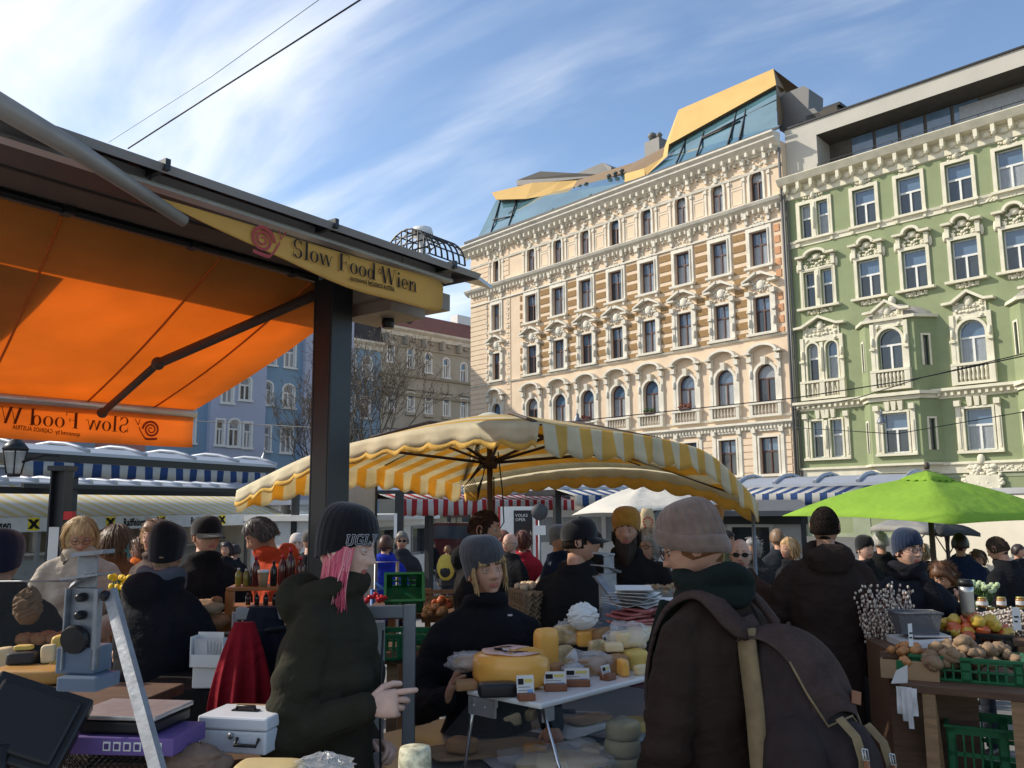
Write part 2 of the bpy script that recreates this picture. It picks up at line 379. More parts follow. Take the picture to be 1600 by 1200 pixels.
# banded rustication of the lower storeys: raised courses between the windows
def courses(mb, zones, z0, z1, h=.44, gap=.06, y=-.05, mi=0):
    z = z0
    while z+h <= z1+.01:
        for a, b in zones: mb.b2((a, 0, z), (b, y, z+h-gap), mi)
        z += h
cz = sorted(cols); mids = []
for i in range(len(cz)-1): mids.append((cz[i]+1.0, cz[i+1]-1.0))
edge = (cz[-1]+1.05, -.35)
courses(mb, mids+[edge, (xl+.95, cz[0]-1.0), (XL, xl-.95)], zf(760), zf(672))
courses(mb, [(XL, xl-1.25), (xl+1.25, xl+1.85)], ZE+.3, ZB_-.5)
courses(mb, [(XL, xl-1.1), (xl+1.0, xl+1.7)], ZB_+.5, ZC-1.4)
mb.obj('wall', M_cream, bg_root)
# brown / cream panels between the windows of two storeys
mb = MB()
for a, b in mids+[edge, (cz[0]-1.5, cz[0]-1.15)]:
    for k, (z0, z1) in enumerate(((rows['c'][0]-.3, rows['b'][1]+.35),)):
        z = z0
        j = 0
        while z < z1:
            if not (rows['c'][1]+.3 < z < rows['b'][0]-1.1 and (b-a) < .5): mb.b2((a+.06, 0, z), (b-.06, -.045, min(z+.46, z1)), 0 if (a, b) != edge else 1)
            z += .74; j += 1
mb.obj('brick_panel', [M_brick, M_peach], bg_root)
# cornices and string courses
mb = MB(); Lx = -.02
prof(mb, [(0, ZC-1.05), (-.12, ZC-1.05), (-.12, ZC-.9), (-.2, ZC-.85), (-.75, ZC-.42), (-.75, ZC-.28), (-.95, ZC-.12), (-.95, ZC), (0, ZC+.05)], XL-.8, Lx, ends=True)
prof(mb, [(0, ZC-2.1), (-.1, ZC-2.1), (-.14, ZC-1.95), (0, ZC-1.93)], XL, Lx)
x = Lx-.3
while x > XL: mb.b2((x, 0, ZC-1.0), (x-.16, -.55, ZC-.72)); x -= .62
mb.obj('cornice', M_stone, bg_root)
mb = MB()
prof(mb, [(0, ZB_-.5), (-.12, ZB_-.45), (-.45, ZB_-.22), (-.55, ZB_-.05), (-.55, ZB_), (0, ZB_+.1)], XL-.4, Lx)
prof(mb, [(0, ZB_-1.5), (-.12, ZB_-1.5), (-.12, ZB_-1.35), (0, ZB_-1.32)], XL, Lx)
x = Lx-.3
while x > XL: mb.b2((x, 0, ZB_-.7), (x-.12, -.34, ZB_-.45)); x -= .42
prof(mb, [(0, ZE-.55), (-.1, ZE-.5), (-.14, ZE-.3), (-.4, ZE-.12), (-.4, ZE), (0, ZE+.06)], XL-.3, Lx)
x = Lx-.2
while x > XL: mb.b2((x, 0, ZE-.45), (x-.12, -.24, ZE-.2)); x -= .26
for zz_ in (zf(526), rows['a'][0]-.12, zf(748), zf(650)): prof(mb, [(0, zz_-.14), (-.1, zz_-.12), (-.16, zz_), (0, zz_+.03)], XL, Lx)
mb.obj('string_course', M_stone, bg_root)
# friezes: paired brackets and scrollwork
mb = MB()
for x in cols+[xl]:
    for zt_, h_ in ((ZC-.95, 1.0), (ZB_-.5, .95)):
        for sg in (-1, 1):
            bx = x+sg*.82
            mb.box((bx, -.16, zt_-.22), (.24, .36, .42)); mb.box((bx, -.1, zt_-.6), (.2, .22, .4), tap=1); mb.ell((bx, -.2, zt_-.42), (.1, .12, .12), n=8, m_=5)
            for q in (.85, 1.18): mb.box((x+sg*q*1.3, -.08, zt_-.2), (.12, .18, .3))
        relief(mb, x-.6, x+.6, zt_-.78, zt_-.12, -.03, 9, .1, rnd)
mb.obj('frieze', M_stone, bg_root)
# panels with rounded mouldings in the top storey
mb = MB(); za, zb_ = rows['a'][0]+.1, rows['a'][1]+.1
for a, b in mids:
    for (p, q) in (((a+b)/2-.42, (a+b)/2+.42),):
        for z0, z1 in ((za, za+1.05), (za+1.2, zb_)):
            for r_ in (((p, -.03, z0), (q, 0, z0+.05)), ((p, -.03, z1-.05), (q, 0, z1)), ((p, -.03, z0+.05), (p+.05, 0, z1-.05)), ((q-.05, -.03, z0+.05), (q, 0, z1-.05))): mb.b2(*r_)
for x in cols+[xl]:
    for sg in (-1, 1):
        mb.b2((x+sg*.86, -.07, rows['a'][0]), (x+sg*1.0, 0, ZC-2.1)); mb.box((x+sg*.93, -.06, ZC-2.3), (.24, .16, .2))
mb.obj('pilaster_panel', M_stone, bg_root)
# window surrounds, one mesh each
def surround(kind, ww, h, ar):
    mb = MB(); hw = ww/2; rn = random.Random(hash(kind) % 97 if False else ord(kind))
    if kind == 'a':
        ring(mb, 0, ww, 0, h, ar, .16, 0, -.09); mb.box((0, -.1, h+.14), (.2, .2, .3), tap=1.3)
    if kind == 'b':
        ring(mb, 0, ww, 0, h, 0, .3, 0, -.1); ring(mb, 0, ww+.02, 0, h+.01, 0, .08, -.1, -.16)
        mb.b2((-hw-.42, -.3, -.16), (hw+.42, 0, 0)); relief(mb, -hw*.8, hw*.8, h+.3, h+.5, -.08, 5, .1, rn)
        for s_ in (-1, 1): mb.b2((s_*(hw+.1), -.2, -.42), (s_*(hw+.28), 0, -.16))
    if kind == 'c':
        ring(mb, 0, ww, 0, h, 0, .13, 0, -.12)
        for s_ in (-1, 1):
            mb.b2((s_*(hw+.15), -.16, -.1), (s_*(hw+.4), 0, h+.1)); mb.box((s_*(hw+.27), -.16, h*.62), (.3, .2, .16)); mb.box((s_*(hw+.3), -.17, h+.25), (.34, .34, .32)); mb.ell((s_*(hw+.28), -.2, h*.3), (.1, .1, .3), n=8, m_=6)
            mb.prism([(s_*(hw+.62), -.44, h+.95), (s_*(hw+.62), -.44, h+1.08), (s_*.18, -.44, h+1.62), (s_*.18, -.44, h+1.44)], (0, .44, 0))
            mb.box((s_*(hw+.34), -.2, h+.9), (.6, .44, .14))
        mb.box((0, -.18, h+1.5), (.42, .4, .2)); relief(mb, -hw*1.1, hw*1.1, h+.25, h+1.15, -.05, 22, .11, rn); mb.ell((0, -.1, h+.75), (.3, .12, .34), n=10, m_=6)
        mb.b2((-hw-.5, -.3, -.16), (hw+.5, 0, 0))
    if kind == 'd':
        ring(mb, 0, ww, 0, h, ar, .18, 0, -.12); mb.box((0, -.14, h+.2), (.26, .24, .5), tap=1.4)
        for s_ in (-1, 1):
            mb.box((s_*(hw+.2), -.14, h+.62), (.16, .2, .3)); mb.b2((s_*(hw+.2), -.14, -.1), (s_*(hw+.44), 0, h+.2)); mb.box((s_*(hw+.32), -.18, h+.36), (.34, .3, .34)); mb.ell((s_*(hw+.32), -.17, h*.75), (.1, .08, .3), n=8, m_=6); mb.box((s_*(hw+.4), -.22, h+.72), (.5, .46, .12))
        arc = arcpts(0, ww+.85, h+1.32, .62, 12); a2 = arcpts(0, ww+.5, h+1.17, .5, 12)
        mb.prism([(p[0], -.46, p[1]) for p in arc]+[(p[0], -.46, p[1]) for p in reversed(a2)], (0, .46, 0))
        mb.b2((-hw-.5, -.34, -.14), (hw+.5, 0, 0)); mb.b2((-hw-.45, -.3, -.95), (hw+.45, 0, -.8))
        for s_ in (-1, 1): mb.b2((s_*(hw+.2), -.3, -.8), (s_*(hw+.44), 0, -.14))
        for k in range(7): mb.lathe([(.035, -.8), (.075, -.62), (.04, -.4), (.04, -.3), (.06, -.14)], c=(-hw-.05+k*(ww+.1)/6, -.2, 0), n=6)
    if kind == 'e':
        ring(mb, 0, ww, 0, h, 0, .12, 0, -.1)
        for s_ in (-1, 1): mb.b2((s_*(hw+.2), -.12, -.1), (s_*(hw+.44), 0, h+.5)); mb.box((s_*(hw+.32), -.15, h+.45), (.3, .26, .3)); mb.b2((s_*(hw+.46), -.08, 0), (s_*(hw+.5), 0, h+.4))
        mb.box((0, -.08, h+.5), (ww+.1, .1, .2)); mb.b2((-hw-.5, -.22, -.16), (hw+.5, 0, 0))
        mb.b2((-hw-.5, -.2, h+.72), (hw+.5, 0, h+.85))
    me = bpy.data.meshes.new('window_surround'); bmesh.ops.recalc_face_normals(mb.b, faces=mb.b.faces); mb.b.to_mesh(me); mb.b.free(); me.materials.append(M_stone); return me
cache = {}
for k, x, zb, zt, ar, ww in wins:
    key = (k, round(ww, 2))
    if key not in cache: cache[key] = (surround(k, ww, zt-zb, ar), [window_mesh(ww, zt-zb, ar, M_brownfr, rnd) for _ in range(4)])
    put(cache[key][0], 'window_surround', bg_root, (x, 0, zb)); put(rnd.choice(cache[key][1]), 'window', bg_root, (x, .25, zb))
mb = MB()
for sx in (xl-1.35, xl+1.5, cz[0]-1.35):
    if sx != cz[0]-1.35: relief(mb, sx-.14, sx+.14, ZE+5.2, ZB_-1.6, -.03, 50, .11, rnd, sym=False)
mb.obj('carved_pilaster', M_stone, bg_root)
# ground floor shop fronts
mb = MB()
for x in cols: mb.b2((x-.95, .27, .1), (x+.95, .3, 3.1))
mb.obj('shop_window', M_glassA, bg_root)
# flower boxes on three balustrades, with red-brown plants
for x, c_ in ((cols[2], (.22, .06, .03)), (cols[3], (.05, .12, .03)), (cols[5], (.16, .05, .04))):
    mb = MB(); zz_ = rows['d'][0]; mb.b2((x-.45, -.42, zz_-.0), (x+.45, -.2, zz_+.16), 0)
    for i in range(60): mb.ell((x+rnd.uniform(-.5, .5), -.32+rnd.uniform(-.14, .12), zz_+.16+abs(rnd.gauss(0, .13))), [rnd.uniform(.03, .08) for _ in range(3)], n=5, m_=3, mi=1)
    mb.obj('flower_box', [M_brownfr, mat('dry_plant%d' % len(MATS), c_, var=.4, vs=12)], bg_root)
# ---- golden folded roof
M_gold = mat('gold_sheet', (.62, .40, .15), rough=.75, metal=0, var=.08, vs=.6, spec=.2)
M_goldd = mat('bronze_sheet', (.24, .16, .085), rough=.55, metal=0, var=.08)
M_zinc = mat('grey_zinc', (.17, .165, .16), rough=.6, metal=.3, var=.1, vs=1)
M_rglass = mat('roof_glass', (.08, .17, .2), rough=.04, spec=1, var=.35, vs=.35, coat=1)
M_dark = mat('dark_metal', (.03, .03, .032), rough=.5, metal=.3)
def q3(pts): return [fb(720+x/3, 100+y/3, d) for x, y, d in pts]
G = MB()
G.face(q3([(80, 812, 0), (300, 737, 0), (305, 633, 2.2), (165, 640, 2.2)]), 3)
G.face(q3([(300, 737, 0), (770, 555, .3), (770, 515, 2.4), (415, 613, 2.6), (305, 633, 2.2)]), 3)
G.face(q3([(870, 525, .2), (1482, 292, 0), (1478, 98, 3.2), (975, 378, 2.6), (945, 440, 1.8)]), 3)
for a in ([(140, 795, -.03), (185, 640, 2.15)], [(222, 765, -.03), (262, 636, 2.15)], [(150, 730, .9), (250, 712, .9)], [(1105, 432, 0), (1150, 290, 2.9)], [(1250, 382, -.02), (1300, 205, 3)], [(1305, 358, -.02), (1345, 182, 3.05)], [(1010, 466, -.02), (1060, 345, 2.6)], [(1130, 350, 1.6), (1310, 268, 1.6)], [(1350, 235, 2), (1480, 170, 2)], [(1340, 240, 1.9), (1130, 345, 1.6)], [(420, 690, 0), (530, 600, 2.3)], [(600, 622, .1), (700, 540, 2.2)]):
    G.tube(q3(a), .07, n=4, mi=4)
top = q3([(145, 603, 1.6), (335, 557, 2), (465, 550, 2.6), (545, 545, 3), (810, 462, 3.2), (955, 389, 3), (1020, 215, 3), (1465, 22, 3.2)])
low = q3([(165, 636, 1.5), (305, 632, 1.7), (415, 613, 2.1), (520, 588, 2.4), (765, 512, 2.4), (945, 440, 1.8), (975, 377, 1.9), (1478, 97, 2.6)])
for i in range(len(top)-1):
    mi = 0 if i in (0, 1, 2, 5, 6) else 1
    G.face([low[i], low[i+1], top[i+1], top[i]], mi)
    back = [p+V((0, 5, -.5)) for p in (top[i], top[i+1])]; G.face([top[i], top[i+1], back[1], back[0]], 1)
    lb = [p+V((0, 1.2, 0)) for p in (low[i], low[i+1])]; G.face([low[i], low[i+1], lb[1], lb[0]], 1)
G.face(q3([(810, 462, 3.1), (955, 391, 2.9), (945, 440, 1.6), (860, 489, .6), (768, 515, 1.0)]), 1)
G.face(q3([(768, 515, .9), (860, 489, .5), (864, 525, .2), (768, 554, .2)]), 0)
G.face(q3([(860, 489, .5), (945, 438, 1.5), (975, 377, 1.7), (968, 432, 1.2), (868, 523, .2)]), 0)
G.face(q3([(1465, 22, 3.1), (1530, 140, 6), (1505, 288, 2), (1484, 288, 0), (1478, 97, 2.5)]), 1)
G.prism(q3([(262, 570, 6), (262, 545, 6), (372, 503, 6), (545, 512, 6.5), (665, 462, 7), (705, 482, 7), (705, 520, 7)]), (0, 4, 0), 2)
G.prism(q3([(-5+20, 845, -.1), (1490, 300, -.1), (1490, 290, -.1), (15, 835, -.1)]), (0, .12, 0), 4)
rf = G.obj('roof_extension', [M_gold, M_goldd, M_zinc, M_rglass, M_dark], bg_root)
mb = MB(); c = q3([(900, 400, 8)])[0]; mb.b2((c.x-.9, c.y, c.z-3), (c.x+.7, c.y+1.2, c.z+.9))
mb.lathe([(.3, c.z+.9), (.3, c.z+1.3), (.42, c.z+1.4), (.38, c.z+1.6), (.1, c.z+1.8)], c=(c.x-.4, c.y+.5, 0), n=12); mb.lathe([(.2, c.z+.9), (.2, c.z+1.2), (.3, c.z+1.3), (.1, c.z+1.55)], c=(c.x+.35, c.y+.5, 0), n=12)
mb.obj('chimney', M_zinc, rf)
mb = MB()
for px, py in ((720, 540), (555, 600)):
    c = q3([(px, py, 2.2)])[0]
    for k in range(3): mb.lathe([(.12, 0), (.12, .4), (.2, .42), (.2, .55), (0.02, .6)], c=c+V((k*.7-.6, 0, 0)), n=8)
mb.obj('roof_vent', M_zinc, rf)
# downpipe
mb = MB(); mb.tube([(-.05, -.18, 0), (-.05, -.18, ZC-1)], .09, n=8); mb.obj('downpipe', M_zinc, bg_root)

# ---- green house
G0 = V((B0.x, B0.y)) + V((.05, 0)); RZG = R(-46.3)
gr = thing('apartment_building', 'green stucco apartment house with bay windows beside the cream one', 'building', (G0.x, G0.y, 0), RZG)
fg = Fac((G0.x, G0.y), RZG, gr)
M_green = mat('green_stucco', (.26, .30, .165), rough=.92, var=.10, vs=.8, bump=.2, bs=18, dirt=.16)
M_stone2 = mat('cream_stone', (.72, .67, .52), rough=.85, var=.14, vs=1.6, bump=.3, bs=30, dirt=.22)
GX = {'A': fg(1279, 450).x, 'B': fg(1358, 430).x, 'C': fg(1430, 425).x, 'D': fg(1508, 400).x, 'E': fg(1590, 380).x}
dcd = GX['D']-GX['C']; GX['F'] = GX['E']+dcd; GX['G'] = GX['F']+dcd; XR = GX['G']+2
zg = lambda y: fg(1508, y).z
GR = {'t': (zg(313), zg(251)), 's': (zg(437), zg(373)), 'r': (zg(568), zg(501)), 'q': (zg(704), zg(639))}
GC = fg(1600, 172).z
ops = []; gw = []
def addw(k, x, w_, ar=0):
    zb, zt = GR[k]; ops.append((x, w_, zb, zt, ar)); gw.append((k, x, w_, ar, zb, zt))
for k in 'ts':
    for s_ in (-.55, .55): addw(k, GX['A']+s_, .72)
    for c in 'BCDEFG': addw(k, GX[c], 1.3)
for s_ in (-.6, .6): addw('r', GX['A']+s_, .72, .36); addw('q', GX['A']+s_, .72)
addw('r', GX['D'], 1.35, .67); addw('q', GX['D'], 1.35)
mb = MB(); openwall(mb, 0.02, XR, 0, GC-.3, ops, mi=0); mb.obj('wall', [M_green], gr)
mb = MB()
prof(mb, [(0, GC-1.35), (-.12, GC-1.3), (-.12, GC-1.15), (-.1, GC-.5), (-.6, GC-.42), (-.75, GC-.2), (-.85, GC-.05), (-.85, GC), (0, GC+.08)], -.1, XR)
x = .35
while x < XR:
    mb.box((x, -.34, GC-.66), (.2, .5, .42)); mb.ell((x, -.46, GC-.85), (.12, .14, .2), n=8, m_=5)
    mb.ell((x+.42, -.14, GC-.82), (.26, .1, .22), n=9, m_=5); relief(mb, x+.2, x+.64, GC-1.05, GC-.6, -.12, 5, .07, rnd); x += .85
mb.obj('cornice', M_stone2, gr)
zq = zg(606); zt_ = zg(724)
mb = MB()
for z, d_ in ((GR['t'][0]-.12, .12),): prof(mb, [(0, z-.3), (-.06, z-.3), (-.06, z-.06), (-d_, z-.04), (-.16, z+.1), (0, z+.12)], 0, XR); relief(mb, 0.2, XR-1, z-.25, z-.08, -.05, 110, .06, rnd, sym=False)
prof(mb, [(0, zq-.4), (-.1, zq-.4), (-.14, zq-.22), (-.42, zq-.1), (-.42, zq+.05), (0, zq+.1)], 0, XR)
x = .2
while x < XR: mb.b2((x, -.32, zq-.36), (x+.14, 0, zq-.16)); x += .34
prof(mb, [(0, zt_-.5), (-.08, zt_-.5), (-.1, zt_-.1), (-.22, zt_-.04), (-.22, zt_+.06), (0, zt_+.1)], 0, XR); relief(mb, .2, XR-1, zt_-.42, zt_-.14, -.09, 150, .06, rnd, sym=False)
prof(mb, [(0, GR['q'][1]+.62), (-.1, GR['q'][1]+.64), (-.1, GR['q'][1]+.72), (0, GR['q'][1]+.76)], 0, XR)
mb.obj('string_course', M_stone2, gr)
def gsur(k, ww, h, ar, double=False):
    mb = MB(); hw = ww/2; rn = random.Random(5+ord(k)); o_ = 1.35 if double else hw*2
    W = (1.1+.72+.1) if double else ww; hW = W/2
    def T_(s_): return s_*hW
    if double:
        sp = .55 if k in 'ts' else .6
        for s_ in (-sp, sp): 
            ring(mb, s_, ww, 0, h, ar, .1, 0, -.1)
        mb.b2((-.1, -.14, 0), (.1, 0, h)); mb.ell((0, -.16, h*.55), (.1, .1, h*.35), n=8, m_=7); hW = sp+ww/2+.02; W = 2*hW
    if k == 't':
        ring(mb, 0, W+.02, 0, h+.02, 0, .2, 0, -.09); mb.b2((-hW-.3, -.24, -.14), (hW+.3, 0, 0)); relief(mb, -hW*.8, hW*.8, h+.22, h+.45, -.05, 10, .09, rn)
        for s_ in (-1, 1): mb.b2((s_*(hW+.2), -.14, -.4), (s_*(hW+.05), 0, -.14))
        mb.ell((0, -.1, h+.45), (.16, .14, .24), n=8, m_=6)
    if k == 's':
        ring(mb, 0, W+.02, 0, h+.02, 0, .18, 0, -.1); mb.b2((-hW-.4, -.3, -.14), (hW+.4, 0, 0)); relief(mb, -hW, hW, -.42, -.16, -.05, 12, .09, rn)
        arc = arcpts(0, W*.8, h+1.35, .42, 12); a2 = arcpts(0, W*.8-.3, h+1.2, .3, 12)
        mb.prism([(p[0], -.4, p[1]) for p in arc]+[(p[0], -.4, p[1]) for p in reversed(a2)], (0, .4, 0))
        for s_ in (-1, 1):
            mb.box((s_*(hW*.8+.22), -.2, h+.93), (.55, .4, .13)); mb.box((s_*(hW+.12), -.1, h+.5), (.22, .24, .6)); mb.ell((s_*(hW+.3), -.06, h+.3), (.1, .08, .34), n=8, m_=5)
        relief(mb, -hW, hW, h+.22, h+.62, -.06, 16, .09, rn); relief(mb, -hW*.55, hW*.55, h+.6, h+1.05, -.06, 12, .1, rn); mb.ell((0, -.1, h+.85), (.24, .12, .2), n=10, m_=6)
    if k == 'r':
        if not double: ring(mb, 0, W, 0, h, ar, .14, 0, -.12)
        mb.b2((-hW-.15, -.06, h*.72), (-hW+.0, 0, h+.5)); 
        for s_ in (-1, 1):
            mb.b2((s_*(hW+.14), -.14, 0), (s_*(hW+.36), 0, h+.35)); mb.ell((s_*(hW+.25), -.16, h*.7), (.1, .08, .3), n=8, m_=5); mb.box((s_*(hW+.25), -.16, h*.52), (.28, .2, .12)); mb.ell((s_*(hW-.1), -.06, h+.2), (.12, .08, .12), n=8, m_=5)
            mb.prism([(s_*(hW+.62), -.4, h+.92), (s_*(hW+.62), -.4, h+1.05), (s_*(hW+.15), -.4, h+1.08), (0, -.4, h+1.62), (0, -.4, h+1.46), (s_*(hW+.1), -.4, h+.94)], (0, .4, 0))
        mb.box((0, -.02, h+.5), (2*hW+.3, .1, .85)); relief(mb, -hW, hW, h+.45, h+1.05, -.08, 22, .1, rn); mb.ell((0, -.12, h+1.0), (.22, .12, .32), n=10, m_=6)
        mb.b2((-hW-.4, -.32, -.14), (hW+.4, 0, 0)); mb.b2((-hW-.4, -.3, -1.15), (hW+.4, 0, -1.0))
        for s_ in (-1, 1): mb.b2((s_*(hW+.1), -.3, -1.0), (s_*(hW+.4), 0, -.14))
        if double: mb.b2((-.15, -.3, -1.0), (.15, 0, -.14))
        mb.b2((-hW-.1, -.06, -1.0), (hW+.1, 0, -.14), 0)
        n_ = 7
        for j in range(n_):
            xx = -hW+.05+j*(W-.1)/(n_-1)
            if not (double and abs(xx) < .2): mb.lathe([(.04, -1.0), (.09, -.8), (.05, -.55), (.09, -.35), (.05, -.14)], c=(xx, -.2, 0), n=6)
    if k == 'q':
        if not double: ring(mb, 0, W, 0, h, 0, .12, 0, -.12)
        for s_ in (-1, 1): mb.b2((s_*(hW+.16), -.1, -.1), (s_*(hW+.42), 0, h+.45)); mb.b2((s_*(hW+.24), -.14, .1), (s_*(hW+.34), -.1, h*.8)); mb.box((s_*(hW+.29), -.13, h+.3), (.3, .26, .3))
        for s_ in ((-1, 0, 1) if not double else (-1.3, -.3, .3, 1.3)): mb.box((s_*.36, -.08, h+.38), (.2, .16, .5), tap=1.4)
        mb.b2((-hW-.45, -.2, -.16), (hW+.45, 0, -.02))
    me = bpy.data.meshes.new('window_surround'); bmesh.ops.recalc_face_normals(mb.b, faces=mb.b.faces); mb.b.to_mesh(me); mb.b.free(); me.materials.append(M_stone2); return me
gc = {}
for k, x, w_, ar, zb, zt in gw:
    dbl = w_ < 1; key = (k, dbl)
    if key not in gc: gc[key] = (gsur(k, w_, zt-zb, ar, dbl), [window_mesh(w_, zt-zb, ar, M_whitefr, rnd, trans=.4, cross=not dbl, bar=.11) for _ in range(4)])
    if not dbl: put(gc[key][0], 'window_surround', gr, (x, 0, zb))
    elif x < GX['A']: put(gc[key][0], 'window_surround', gr, (GX['A'], 0, zb))
    put(rnd.choice(gc[key][1]), 'window', gr, (x, .25, zb))
# bays
def bay(xc, hw, dep, cant, z0, z1):
    b_ = MB(); zr, zrt = GR['r']; zq0, zqt = GR['q']
    def P3(u, z): return None
    M1 = Matrix.Translation((xc, -dep, 0)); b_.T = M1
    openwall(b_, -hw, hw, z0, z1, [(0, 1.25, zr, zrt, .62), (0, 1.35, zq0, zqt, 0)])
    for s_ in (-1, 1):
        L_ = math.hypot(cant, dep); ang = math.atan2(dep, cant)
        Mx = Matrix.Translation((xc+s_*hw, -dep, 0)) @ (Matrix.Rotation(ang, 4, 'Z') if s_ > 0 else Matrix.Rotation(-ang, 4, 'Z'))
        b_.T = Mx; a, c_ = (0, L_) if s_ > 0 else (-L_, 0)
        openwall(b_, a, c_, z0, z1, [((a+c_)/2, .34, zr+.1, zrt-.55, 0), ((a+c_)/2, .34, zq0+.1, zqt-.4, 0)], reveal=.15)
        ring(b_, (a+c_)/2, .34, zr+.1, zrt-.55, 0, .1, 0, -.05, 1); ring(b_, (a+c_)/2, .34, zq0+.1, zqt-.4, 0, .1, 0, -.05, 1)
        for z_, q in ((zr+.1, zrt-.55), (zq0+.1, zqt-.4)): b_.b2(((a+c_)/2-.17, .13, z_), ((a+c_)/2+.17, .15, q), 2)
    b_.T = None
    base = [(xc-hw-cant, 0), (xc-hw, -dep), (xc+hw, -dep), (xc+hw+cant, 0)]
    def band(z, t, e):
        pts = [(base[0][0]-e, .0, z), (base[1][0]-e*.5, -dep-e, z), (base[2][0]+e*.5, -dep-e, z), (base[3][0]+e, .0, z)]
        b_.prism(pts, (0, 0, t), 1)
    band(z0-.12, .12, .16); band(z0+.0, .3, .1) if 0 else None
    band(zq-.2, .18, .3); band(zq+.0-.42, .2, .12); band(z1, .16, .22); band(z0-.5, .38, -.15); band(z0-.12-.3+.5, .02, .0)
    # little swept roof
    rows_ = []
    for t in (0, .3, .6, .85, 1):
        f_ = 1-t**1.6*.75; rows_.append([(xc+(p[0]-xc)*f_, p[1]*f_-.0, z1+.16+.85*t) for p in base])
    b_.grid(rows_, mi=3); b_.ell((xc, -.25, z1+1.25), (.22, .22, .3), n=10, m_=6, mi=1)
    for j in range(6): pass
    o = b_.obj('bay', [M_green, M_stone2, M_glassA, mat('lead_roof', (.32, .30, .27), rough=.8, var=.3, vs=4)], gr)
    for k in 'rq':
        key = (k, False); s_ = put(gc[key][0], 'window_surround', o, (xc, -dep, GR[k][0]))
        put(rnd.choice(gc[key][1]), 'window', o, (xc, -dep+.22, GR[k][0]))
zb0, zb1 = zg(724)+.1, zg(488)+.0
bx = fg(1396, 560).x
bay(bx+.25, 1.35, .95, .75, zb0, zb1)
bay(bx+.25+3.0*dcd, 1.35, .95, .75, zb0, zb1)
# carved cartouche over the doorway
mb = MB(); c = fg(1537, 745); relief(mb, c.x-.9, c.x+.9, c.z-.6, c.z+.2, -.12, 30, .13, rnd); mb.b2((c.x-.8, -.2, c.z-.65), (c.x+.8, 0, c.z+.1)); relief(mb, c.x-.6, c.x+.6, c.z+.15, c.z+.6, -.1, 18, .15, rnd); mb.ell((c.x, -.15, c.z+.9), (.2, .15, .3), n=8, m_=6); mb.obj('cartouche', M_stone2, gr)
# loft: white frame, dark recess, railing
M_loft = mat('loft_render', (.50, .47, .41), rough=.9, var=.08, vs=.6, dirt=.06)
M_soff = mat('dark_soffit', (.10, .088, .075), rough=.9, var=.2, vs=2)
def q5(pts, y=0): return [fg(1200+x*.3, 60+yy*.3, y) for x, yy in pts]
mb = MB()
a = fg(1222, 205, .5); zt0 = fg(1600, 74, .5).z; zt1 = zt0-.98
mb.b2((0, .5, zt1), (XR, 2.2, zt0), 0); mb.b2((0, .5, GC), (2.1, 2.2, zt1), 0)
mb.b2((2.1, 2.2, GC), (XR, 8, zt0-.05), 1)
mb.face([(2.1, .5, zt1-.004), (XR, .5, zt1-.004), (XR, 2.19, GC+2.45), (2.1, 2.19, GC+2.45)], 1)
mb.b2((0-.05, .4, zt0), (XR, 2.3, zt0+.1), 2)
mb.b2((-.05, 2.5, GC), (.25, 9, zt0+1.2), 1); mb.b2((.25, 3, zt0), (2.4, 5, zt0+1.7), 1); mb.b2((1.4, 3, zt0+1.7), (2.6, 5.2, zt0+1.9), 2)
mb.prism([fg(1200+x*.3, 60+yy*.3, 3) for x, yy in ((60, 480), (60, 310), (90, 285), (185, 247), (213, 262), (210, 370), (240, 362), (287, 415), (140, 480))], (0, 2, 0), 3)
lo = mb.obj('loft', [M_loft, M_soff, M_dark, M_zinc], gr)
mb = MB()
for i in range(5): mb.b2((3.6+i*1.5, 2.12, GC+.1), (4.9+i*1.5, 2.18, GC+2.4), 0)
mb.b2((9.9, 2.1, GC+.1), (XR, 2.16, GC+2.2), 1)
mb.obj('loft_window', [M_glassS, mat('pale_glass', (.3, .31, .32), rough=.2)], lo)
mb = MB(); x = 2.2
while x < XR: mb.tube([(x, .2, GC), (x, .2, GC+.62)], .025, n=4); x += 1.15
for h_ in (.35, .62): mb.tube([(2.2, .2, GC+h_), (XR, .2, GC+h_)], .022, n=4)
mb.obj('railing', M_dark, gr)
mb = MB(); mb.tube([(.25, -.16, 0), (.25, -.16, GC-1.3)], .06, n=8); mb.tube([(.12, -.3, 0), (.12, -.3, GC-.6)], .07, n=8); mb.obj('downpipe', M_zinc, gr)
# stall of the ground floor: plaster patches
mb = MB(); openwall(mb, .02, XR, 0, zt_-.6, [(2+i*3.3, 2.3, .2, 3.2, 0) for i in range(int((XR-3)/3.3))], y=-.03, reveal=.3)
mb.obj('base_wall', mat('grey_green_plaster', (.3, .33, .22), var=.2, vs=.7, dirt=.2), gr)
mb = MB()
for i in range(int((XR-3)/3.3)): mb.b2((.85+i*3.3, .2, .2), (3.15+i*3.3, .24, 3.2))
mb.obj('shop_window', M_glassA, gr)

